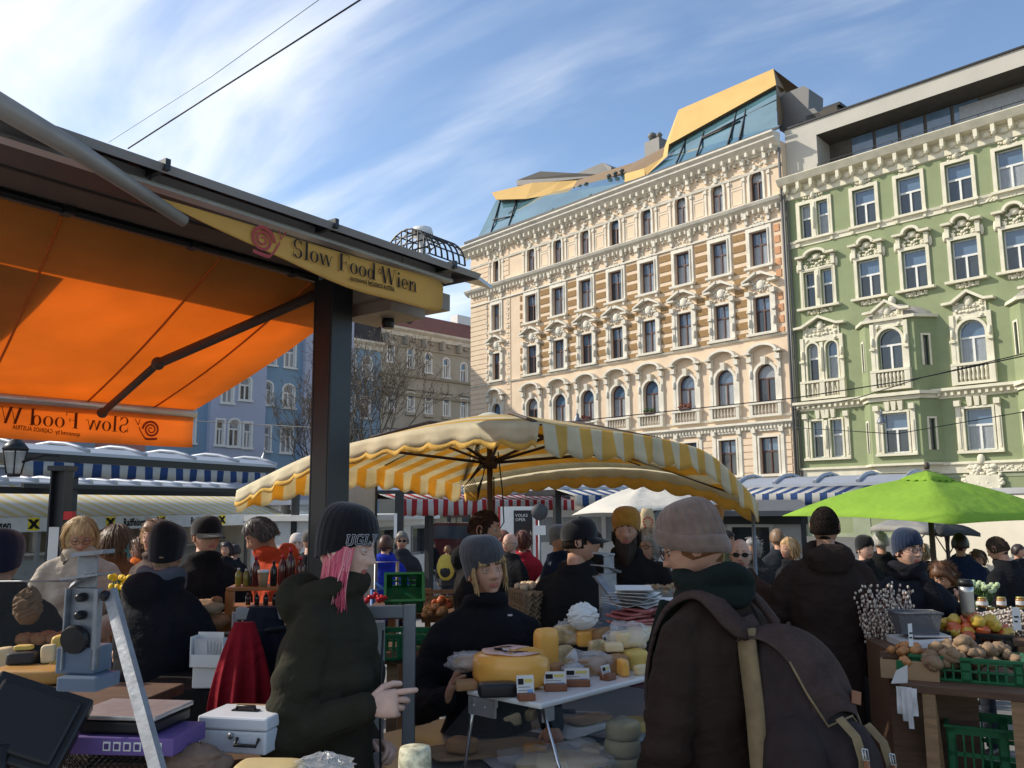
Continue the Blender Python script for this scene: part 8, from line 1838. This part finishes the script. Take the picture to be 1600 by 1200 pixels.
# red and navy jackets on a stand
def drape(name, label, px, py0, py1, d, w0, w1, col, seed, flat=.5, rz=0):
    a, b = P(px, py0, d), P(px, py1, d); o = thing(name, label, 'jacket', (a.x, a.y, b.z), R(rz)); mb = MB(); rows = []; H_ = a.z-b.z
    for i in range(19):
        t = i/18; w_ = lerp(w0, w1, (1-(1-t)**1.8)); rows.append([V((w_*math.cos(q)*(1+.13*math.sin(q*7+seed)*t), w_*flat*math.sin(q)*(1+.42*math.sin(q*9+seed+t)*t), H_*(1-t)+.01*math.sin(q*5)*t)) for q in [2*math.pi*k/70 for k in range(70)]])
    mb.grid(rows, True); mb.face(rows[0]); ob = mb.obj('jacket_body', cl('drape_%d' % seed, col), o, smooth=True); return o
drape('hanging_jacket', 'bright dark-red jacket hanging in folds over a stand', 382, 972, 1112, 3.05, .035, .105, (.20, .008, .016), 3)
drape('hanging_jacket', 'black and navy jacket hanging beside the dark-red one', 412, 948, 1130, 3.18, .06, .12, (.012, .014, .022), 8)
cs = thing('coat_stand', 'slim dark stand under the hanging jackets', 'stand', (P(395, 1000, 3.15).x, 3.15, 0)); mb = MB(); mb.tube([(0, 0, 0), (0, 0, 1.38)], .015, n=8); mb.lathe([(.16, 0), (.16, .02), (.02, .03)], n=20); mb.tube([(-.1, 0, 1.36), (.12, 0, 1.38)], .012, n=6); mb.obj('pole', M_black, cs)
# ---- steel frame and green crates in the middle
fr = thing('metal_gantry', 'bare grey square tube frame behind the woman with pink hair', 'frame', (P(640, 950, 3.2).x, 3.2, 0), R(2)); zf_ = P(640, 945, 3.2).z; mb = MB()
mb.b2((-.022, -.022, 0), (.022, .022, zf_)); mb.obj('upright', M_alug, fr, bevel=.003); mb = MB(); mb.b2((-.62, -.02, zf_-.045), (-.0225, .02, zf_-.002)); mb.obj('rail', M_alug, fr, bevel=.003)
mb = MB(); mb.b2((-.17, .03, 0), (-.10, .11, P(583, 972, 3.25).z)); mb.obj('side_cabinet', mat('weathered_white', (.33, .33, .32), var=.2, dirt=.25, vs=6), fr)
mb = MB(); mb.tube([(-.62, 0, 0), (-.62, 0, zf_-.02)], .02, n=6); mb.obj('upright', M_alug, fr)
vt = table('market_table', 'vegetable table with green crates between the two saleswomen', P(560, 960, 5.4), P(860, 958, 5.4), 1.0, P(700, 958, 5.4).z, M_woodd)
def pile(name, label, cat, c, n, rx, ry, r, m_, grp=None, h=.05, elong=1.2, n_=8):
    """n loose pieces, each an object of its own"""
    mb = MB(); mb.ell((0, 0, 0), (r*elong, r, r*.92), n=n_+2, m_=n_-1, nz=.25, seed=n); base = mb.obj(name, m_); rn = random.Random(n*7+int(abs(c[0])*50)); first = True
    for i in range(n):
        o = base if first else base.copy()
        if not first: COL.objects.link(o)
        first = False; a = rn.uniform(-1, 1); b = rn.uniform(-1, 1); o.location = V(c)+V((a*rx, b*ry, h*(1-.5*(a*a+b*b))*rn.random()+r*.6)); o.rotation_euler = (rn.uniform(-.5, .5), rn.uniform(-.5, .5), rn.uniform(0, 6)); s_ = rn.uniform(.8, 1.15); o.scale = (s_, s_*rn.uniform(.85, 1.1), s_); tag(o, label, cat, grp)
cB = P(628, 940, 5.3); crate('produce_crate', 'green plastic crate tilted up towards us in the centre', cB+V((0, .1, 0)), .23, .2, .12, R(8), M_green_pl, tiltx=R(48))
crate('produce_crate', 'lower green plastic crate behind the grey frame', P(632, 1026, 4.6), .30, .25, .12, R(-3), M_green_pl)
crate('produce_crate', 'green crate far below beside the blonde saleswoman', P(660, 1024, 5.0), .22, .25, .11, R(-3), M_green_pl)
uc = table('market_table', 'low bench under the lower green crates', P(585, 1028, 4.5), P(690, 1026, 4.5), .6, P(632, 1027, 4.5).z, M_woodd)
M_rad = mat('radish_red', (.5, .015, .03), rough=.3, var=.2); M_pot = mat('potato_skin', (.26, .17, .10), rough=.85, var=.35, vs=14, bump=.3, bs=60); M_oni = mat('onion_skin', (.42, .19, .07), rough=.4, var=.35, vs=12, aniso=(4, 4, 1)); M_tom = mat('pepper_mix', (.42, .10, .03), rough=.3, var=.5, vs=3)
pile('radish', 'small red radish in the heap left of the tilted green crate', 'radish', P(588, 942, 5.2), 26, .06, .06, .014, M_rad, 'heap of radishes')
pile('onion', 'brown onion beside the blonde saleswoman', 'onion', P(680, 962, 5.0), 16, .06, .08, .022, M_oni, 'onions on the vegetable table')
pile('root_vegetable', 'reddish root vegetable behind the saleswoman in black', 'vegetable', P(690, 950, 5.2), 12, .05, .06, .02, M_tom, 'roots on the vegetable table')
tl = thing('hand_truck', 'blue and grey two wheeled hand truck near the kiosk', 'hand truck', (P(604, 900, 6.6).x, 6.6, 0), R(10)); z1_ = P(604, 878, 6.6).z; mb = MB(); mb.tube([(-.08, 0, .1), (-.08, 0, z1_), (.08, 0, z1_), (.08, 0, .1)], .013, n=8); mb.obj('handle_frame', M_alu, tl); mb = MB()
for z in (1.05, 1.2, .8, .5): mb.tube([(-.08, -.0, z), (.08, 0, z)], .012, n=6)
mb.tube([(-.08, -.01, 1.25), (.3, .05, .95)], .012, n=6); mb.tube([(-.1, 0, 1.2), (-.1, 0, .7), (-.16, -.1, .5)], .02, n=6); mb.obj('blue_bracing', mat('blue_paint', (.02, .10, .35), rough=.4), tl)
for s_ in (-1, 1): mb = MB(); mb.T = Matrix.Translation((s_*.14, .04, .1)) @ Matrix.Rotation(R(90), 4, 'Y'); mb.lathe([(.03, -.015), (.09, -.02), (.1, 0), (.09, .02), (.03, .015)], n=18); mb.obj('wheel', M_black, tl)
bn_ = thing('bench', 'wooden slatted pallet wall left of the saleswoman', 'pallet', (P(690, 940, 6.2).x, 6.2, 0), R(0)); mb = MB()
for i in range(6): z = P(690, 922+i*9, 6.2).z; mb.b2((-.14, 0, z-.025), (.10, .02, z)); 
mb.b2((-.12, .02, 0), (-.08, .05, P(690, 920, 6.2).z)); mb.obj('slats', M_wood, bn_)
# egg trays
for i in range(7):
    mb = MB(); rows = []
    nx = 14
    rows = [[V(((u/nx-.5)*.3, (v/nx-.5)*.3, .014*math.cos(u*math.pi)*math.cos(v*math.pi)+.014)) for v in range(nx+1)] for u in range(nx+1)]; mb.grid(rows); o = mb.obj('egg_tray', mat('grey_pulp', (.20, .14, .085), rough=.95, var=.3, vs=20), smooth=False); sm = o.modifiers.new('s', 'SOLIDIFY'); sm.thickness = .004; c = P(849, 972, 4.75); o.location = c+V((.004*math.sin(i*2), 0, .024*i)); o.rotation_euler = (0, 0, R(12+i)); tag(o, ('lowest', 'second', 'third', 'fourth', 'fifth', 'sixth', 'topmost')[i]+' grey cardboard egg tray in the stack beside the saleswoman', 'egg tray', 'stacked egg trays')
et = table('market_table', 'table carrying the stacked egg trays', P(790, 975, 4.6), P(900, 972, 4.6), .5, P(849, 974, 4.6).z-.01, M_woodd)
pile('egg', 'pale brown egg on the topmost egg tray', 'egg', P(849, 972, 4.75)+V((0, 0, .175)), 40, .14, .13, .019, mat('egg_shell', (.55, .40, .26), rough=.5, var=.15), 'eggs on the trays', h=.01)
pile('walnut', 'walnut in the wooden tray right of the bearded man', 'walnut', P(1035, 928, 5.0), 36, .12, .07, .016, mat('walnut_shell', (.36, .25, .15), rough=.8, var=.3, bump=.5, bs=60), 'walnuts')
block('produce_sack', 'grey sack under the walnuts', 'sack', P(1030, 945, 5.0), (.24, .16, .09), R(5), mat('sack_cloth', (.20, .19, .17), rough=.95, var=.2, bump=.5, bs=60), nz=.2)
rb_ = thing('counter_block', 'dark red covered counter in front of the bearded man', 'counter', (P(980, 945, 4.7).x, 4.75, 0), R(-6)); mb = MB(); mb.b2((-.32, -.1, 0), (.35, .45, P(980, 950, 4.7).z)); mb.obj('counter_body', cl('wine_cloth', (.09, .015, .02)), rb_, bevel=.02)
# ---- printed cloth bags hanging from the white parasol
pb_ = thing('cloth_bag', 'cream cloth bag with a red printed blot hanging under the white parasol', 'bag', P(1012, 835, 9.3)); mb = MB(); k9 = 9.3/1354
mb.grid([[V((u*12*k9*(1-.35*max(0, z-.7)/.3), -.03*math.cos(u*1.5)+0, z*40*k9)) for u in (-1, -.5, 0, .5, 1)] for z in (0, .3, .6, .8, 1)]); ob = mb.obj('bag_body', mat('cream_cloth', (.60, .46, .28), rough=.9, transl=.2, var=.1), pb_, smooth=True); sm = ob.modifiers.new('s', 'SOLIDIFY'); sm.thickness = .01
mb = MB(); mb.T = Matrix.Translation((0, -.046, 17*k9)) @ Matrix.Rotation(RX, 4, 'X'); 
for i in range(14): a = i*.45; mb.face([((5+1.5*math.sin(3*q))*k9*math.cos(q)+0, (8)*k9*math.sin(q), 0) for q in (a, a+.3)]+[((8+1.5*math.sin(3*q))*k9*math.cos(q)+0, (11)*k9*math.sin(q), 0) for q in (a+.3, a)])
mb.obj('red_print', mat('red_print', (.45, .05, .03)), pb_)
sg_ = thing('paper_cone', 'orange wafer-patterned cone shaped sign behind the taupe beanie', 'sign', P(1120, 830, 6.5), R(10)); mb = MB(); k6 = 6.5/1354; mb.lathe([(2*k6, -14*k6), (15*k6, 38*k6), (15.5*k6, 41*k6)], n=20); mb.obj('cone', mat('wafer', (.55, .26, .08), stripe=((.7, 0, .7), .03, 0, (.42, .17, .05), .8), rough=.7, transl=.2), sg_)
# ---- right stall: planks, crates, scale, potatoes
ZR = .99; r0_ = at(1404, 1068, ZR); r1_ = at(1640, 1088, ZR)
rt = table('market_table', 'rough wooden plank table with trestle legs at the lower right', r0_, r1_, 1.0, ZR, M_woodd, legs=False); rzr = rt.rotation_euler[2]
Lr = (r1_-r0_).length
for x in (.12, Lr-.12):
    mb = MB(); mb.b2((x-.026, .01, 0), (x+.026, .06, ZR-.036)); mb.prism([(x-.022, .065, ZR-.04), (x+.022, .065, ZR-.04), (x+.052, .45, 0), (x+.008, .45, 0)], (0, .03, .0)); mb.b2((x-.02, .9, 0), (x+.02, .95, ZR-.036)); mb.obj('leg', M_wood, rt)
RM = Matrix.Translation((r0_.x, r0_.y, 0)) @ Matrix.Rotation(rzr, 4, 'Z')
def rw(px, py, dy=0, dz=0): c = at(px, py, ZR); return V((c.x, c.y+dy, ZR+dz))
crate('produce_crate', 'long green plastic crate full of potatoes at the right', rw(1545, 1072, .18), .46, .26, .10, rzr, M_green_pl)
cc = rw(1545, 1072, .18)
mbp = MB(); mbp.ell((0, 0, 0), (.036, .026, .024), n=14, m_=9, nz=.3, seed=5); 
pile('potato', 'brown potato heaped in the long green crate', 'potato', cc+V((0, 0, .05)), 90, .21, .11, .028, M_pot, 'potatoes in the green crate', h=.13, elong=1.4, n_=11)
mbp.b.free()
oc = thing('carton', 'cardboard tray of brown onions beside the green crate', 'carton', rw(1452, 1066, .16), rzr); mb = MB(); mb.b2((-.13, -.12, 0), (.12, -.114, .085)); mb.b2((-.13, .114, 0), (.12, .12, .085)); mb.b2((-.13, -.114, 0), (-.124, .114, .085)); mb.b2((.114, -.114, 0), (.12, .114, .085)); mb.b2((-.124, -.114, 0), (.114, .114, .05)); mb.b2((-.06, -.1215, .0), (-.02, -.1201, .085), 1); mb.obj('carton_body', [M_card, M_green_pl], oc)
pile('onion', 'brown onion in the cardboard tray', 'onion', rw(1452, 1066, .16, .06), 34, .10, .09, .022, M_oni, 'onions in the cardboard tray', h=.07)
M_apple = mat('red_yellow_apple', (.50, .10, .03), rough=.3, var=.6, vs=9, coat=.3)
crate('produce_crate', 'black plastic crate of apples at the right edge', rw(1600, 1050, .42, .0), .34, .26, .13, rzr, M_black)
pile('apple', 'yellow apple with a faint blush in the black crate', 'apple', rw(1597, 1050, .42, .10), 14, .15, .11, .036, mat('yellow_apple', (.55, .36, .05), rough=.3, var=.4, vs=9, coat=.3), 'yellow apples', h=.12, elong=1.0, n_=12)
pile('apple', 'red apple heaped in the black crate', 'apple', rw(1597, 1050, .42, .08), 34, .14, .11, .036, M_apple, 'apples in the black crate', h=.12, elong=1.0, n_=12)
# scale with basket
s2 = thing('weighing_scale', 'white electronic scale on a crate in front of the woman with glasses', 'scale', P(1438, 1008, 4.4), R(-6)); mb = MB(); mb.prism([(-.12, -.1, 0), (.12, -.1, 0), (.12, -.08, .045), (-.12, -.08, .03)], (0, .22, 0)); mb.obj('scale_body', mat('off_white_plastic', (.50, .50, .50), rough=.4), s2, bevel=.008); mb = MB(); mb.b2((-.05, -.075, .046), (.125, .13, .055)); mb.obj('weighing_plate', M_alu, s2, bevel=.003)
mb = MB(); mb.b2((-.115, -.102, .008), (-.05, -.098, .026)); mb.obj('display', mat('lcd_green', (.22, .24, .1), rough=.2), s2)
b3 = thing('basket', 'grey plastic basket with diamond pattern standing on the white scale', 'basket', P(1438, 1008, 4.4)+V((.0, .03, .056)), R(-6)); mb = MB()
for i in range(9):
    for sg in (1, -1):
        for y_ in (-1, 1):
            a = -.085+i*.021; b = a+sg*.05
            if abs(b) < .10: mb.tube([(a, y_*.055, .012), (b*1.12, y_*.068, .095)], .0022, n=3)
mb.prism([(-.088, -.058, 0), (.088, -.058, 0), (.088, .058, 0), (-.088, .058, 0)], (0, 0, .012)); mb.tube([(-.108, -.072, .1), (.108, -.072, .1), (.108, .072, .1), (-.108, .072, .1), (-.108, -.072, .1)], .006, n=6)
mb.grid([[V((s_*lerp(.086, .104, z), y*lerp(.056, .068, z), z*.097)) for z in (0, 1)] for s_, y in ((-1, -1), (1, -1), (1, 1), (-1, 1), (-1, -1))]); mb.obj('basket_body', mat('smoke_grey_plastic', (.12, .125, .14), rough=.3, alpha=.75), b3)
sb2 = thing('crate_stack', 'dark wooden box carrying the white scale', 'box', (P(1440, 1008, 4.4).x, 4.42, 0), R(-6)); mb = MB(); mb.b2((-.2, -.14, 0), (.2, .2, P(1438, 1009, 4.4).z)); mb.b2((-.24, -.16, P(1438, 1030, 4.4).z), (.3, -.141, P(1438, 1012, 4.4).z)); mb.obj('box_body', M_woodd, sb2)
# price papers, hanging white paper
def paper(label, c, w_, h, rz, n=1):
    o = thing('price_sign', label, 'price sign', c, R(rz), 'paper price signs at the right stall'); mb = MB(); mb.grid([[V((u*w_/2, .006*math.sin(u*2), z*h)) for u in (-1, 0, 1)] for z in (0, .5, 1)]); mb.b2((-w_*.3, -.004, h*.55), (w_*.25, -.003, h*.62), 1); mb.b2((-w_*.3, -.004, h*.35), (w_*.1, -.003, h*.42), 1); ob = mb.obj('sheet', [M_paper, M_ink], o)
paper('narrow white price sign at the left end of the onion tray', P(1424, 1010, 4.0), .035, .10, 20); paper('white price sign among the willow twigs', P(1508, 990, 5.0), .045, .12, 5); paper('white price sign above the red apples', P(1590, 985, 4.7), .04, .12, -20)
hp = thing('paper_strips', 'torn white paper strips hanging from the table corner', 'paper', (r0_.x, r0_.y, 0), rzr); mb = MB()
for i in range(4): mb.grid([[V((.0+.022*i+u*.011, -.012-.008*i+.012*math.sin(z*6+i), ZR-.01-z*(.12+.03*(i % 3)))) for u in (-1, 1)] for z in (0, .3, .6, .85, 1)])
mb.obj('strips', M_paper, hp); mb = MB(); mb.prism([(-.03, -.02, ZR+.0), (.04, -.02, ZR+.01), (.045, -.02, ZR+.09), (-.005, -.02, ZR+.06)], (0, .002, 0)); mb.obj('corner_paper', M_paper, hp)
# crates under the table
for i, (x, y, z, lab, m_) in enumerate(((.42, .35, 0, 'lowest dark green crate under the plank table', M_green_pl), (.42, .35, .27, 'middle crate under the plank table', M_alug), (.40, .35, .54, 'upper grey crate under the plank table', M_green_pl), (-.30, .8, 0, 'black crate on the ground left of the plank table', M_black), (-.30, .8, .25, 'second black crate left of the plank table', M_black), (.0, .6, 0, 'green crate behind the trestle leg', M_green_pl), (.0, .6, .27, 'dark crate behind the trestle leg', M_black))):
    crate('produce_crate', lab, RM @ V((x, y, z)), .46, .32, .24, rzr, m_, group='crates under the right table')
# willow catkins
def willow(label, px, py0, py1, d, n, r):
    a, b = P(px, py0, d), P(px, py1, d); o = thing('willow_bunch', label, 'willow twigs', (a.x, a.y, b.z)); H_ = a.z-b.z; mb = MB(); cb_ = MB(); rn = random.Random(n)
    for i in range(n):
        an, q = rn.uniform(0, 6.28), r*math.sqrt(rn.random()); top_ = V((q*math.cos(an)*1.5, q*math.sin(an)*1.5, H_*rn.uniform(.62, 1.0))); bs_ = V((q*math.cos(an)*.45, q*math.sin(an)*.45, 0)); mb.tube([bs_, lerp(bs_, top_, .5)+V((rn.gauss(0, .01), 0, 0)), top_], .0022, n=3)
        for k_ in range(13): t = .35+.65*k_/12; p = lerp(bs_, top_, t)+V((rn.gauss(0, .006), rn.gauss(0, .006), 0)); cb_.ell(p, (.0062, .0062, .0105), n=5, m_=4)
    mb.obj('twigs', mat('red_brown_twig', (.10, .03, .02)), o); cb_.obj('catkins', mat('catkin', (.58, .50, .42), rough=.95, var=.3, vs=30), o); return o
wo = willow('tall bunch of willow catkins between the brown jacket and the glasses woman', 1377, 912, 1062, 4.7, 120, .10)
vs_ = thing('plant_bucket', 'dark buckets with red tags under the willow bunch', 'bucket', (wo.location.x, wo.location.y, 0)); mb = MB(); mb.lathe([(.10, .0), (.13, wo.location.z+.02), (.12, wo.location.z+.02), (.1, wo.location.z-.1)], n=20); mb.obj('bucket_body', M_black, vs_); mb = MB()
for i in range(7): a = i*.9; mb.b2((-.1+.03*i, -.135, wo.location.z+.0), (-.09+.03*i, -.13, wo.location.z+.10)); 
mb.obj('red_tag', mat('red_tag', (.5, .03, .02)), vs_)
ft = table('market_table', 'flower and jar table at the right behind the potato crate', P(1482, 1000, 5.3), P(1660, 998, 5.1), .8, P(1540, 1000, 5.2).z, M_woodd)
zt3 = P(1540, 1000, 5.2).z; mb = MB(); cbm = MB(); rn = random.Random(77)
for i in range(260): p = V((rn.uniform(-.26, .3), rn.uniform(0, .3), rn.uniform(.0, .10))); q = p+V((rn.uniform(.08, .2), rn.uniform(-.1, .1), rn.uniform(0, .05))); mb.tube([p, q], .002, n=3); [cbm.ell(lerp(p, q, k_/5)+V((0, 0, .006)), (.0065, .006, .009), n=5, m_=4) for k_ in range(6)]
wl = thing('willow_pile', 'flat heap of cut willow catkin twigs on the jar table', 'willow twigs', (P(1545, 1000, 5.3).x, 5.3, zt3)); mb.obj('twigs', MATS['red_brown_twig'], wl); cbm.obj('catkins', MATS['catkin'], wl)
M_honey = mat('honey', (.30, .13, .03), rough=.1, coat=.5); M_lid = mat('jar_lid', (.4, .33, .1), rough=.35, metal=.5)
zj = P(1540, 968, 5.9).z; jb = table('market_table', 'raised board with jars behind the willow heap', P(1490, 968, 5.8), P(1680, 966, 5.6), .4, zj, M_wood)
jl = ['leftmost in the row', 'second in the row', 'third in the row', 'fourth in the row', 'fifth in the row', 'sixth in the row', 'seventh in the row', 'rightmost in the row']
def jar(label, c, r, h, colm, lidm, labm):
    o = thing('jar', label, 'jar', c, 0, 'jars on the raised board'); mb = MB(); mb.lathe([(r*.9, 0), (r, .006), (r, h*.78), (r*.85, h*.84)], n=18); mb.obj('jar_body', colm, o); mb = MB(); mb.lathe([(r*.88, h*.84), (r*.88, h), (.001, h)], n=18); mb.obj('lid', lidm, o); mb = MB(); mb.lathe([(r*1.01, h*.2), (r*1.01, h*.6)], n=18, capped=False); mb.obj('jar_label', labm, o)
for i in range(8):
    c = P(1505+i*15, 967, 5.95); c.z = zj; jar('dark jar with pale label, '+jl[i]+' on the raised board', c, .030, .075, M_honey if i % 2 else M_black, M_black if i % 3 else M_lid, M_paper)
for i in (0, 2, 4, 6): c = P(1507+i*15, 967, 5.95); c.z = zj+.076; jar('upper jar stacked on the jar that is '+jl[i], c, .030, .065, M_honey, M_lid, M_paper)
for i, (px, col) in enumerate(((1484, (.01, .02, .01)), (1492, (.02, .015, .01)))): bottle(('tall dark wine bottle left of the jars', 'second tall dark bottle beside the jars')[i], P(px, 972, 5.6), .17, .02, col, (.02, .02, .02), 'dark bottles by the jars')
yt_ = thing('small_table', 'small yellow topped table behind the backpack strap', 'table', (P(1238, 945, 5.6).x, 5.6, 0)); zy = P(1238, 948, 5.6).z; mb = MB(); mb.b2((-.09, -.1, zy-.02), (.08, .1, zy)); mb.obj('table_top', mat('yellow_wood', (.6, .38, .1), rough=.5), yt_); mb = MB(); mb.tube([(0, 0, 0), (0, 0, zy-.02)], .02, n=8); mb.obj('leg', M_black, yt_)
for i in range(2): block('wooden_block', ('left', 'right')[i]+' small yellow block on the yellow topped table', 'block', V((yt_.location.x-.02+.04*i, 5.58, zy)), (.03, .03, .045), 0, mat('yellow_wood', (.6, .38, .1)), nz=.02)
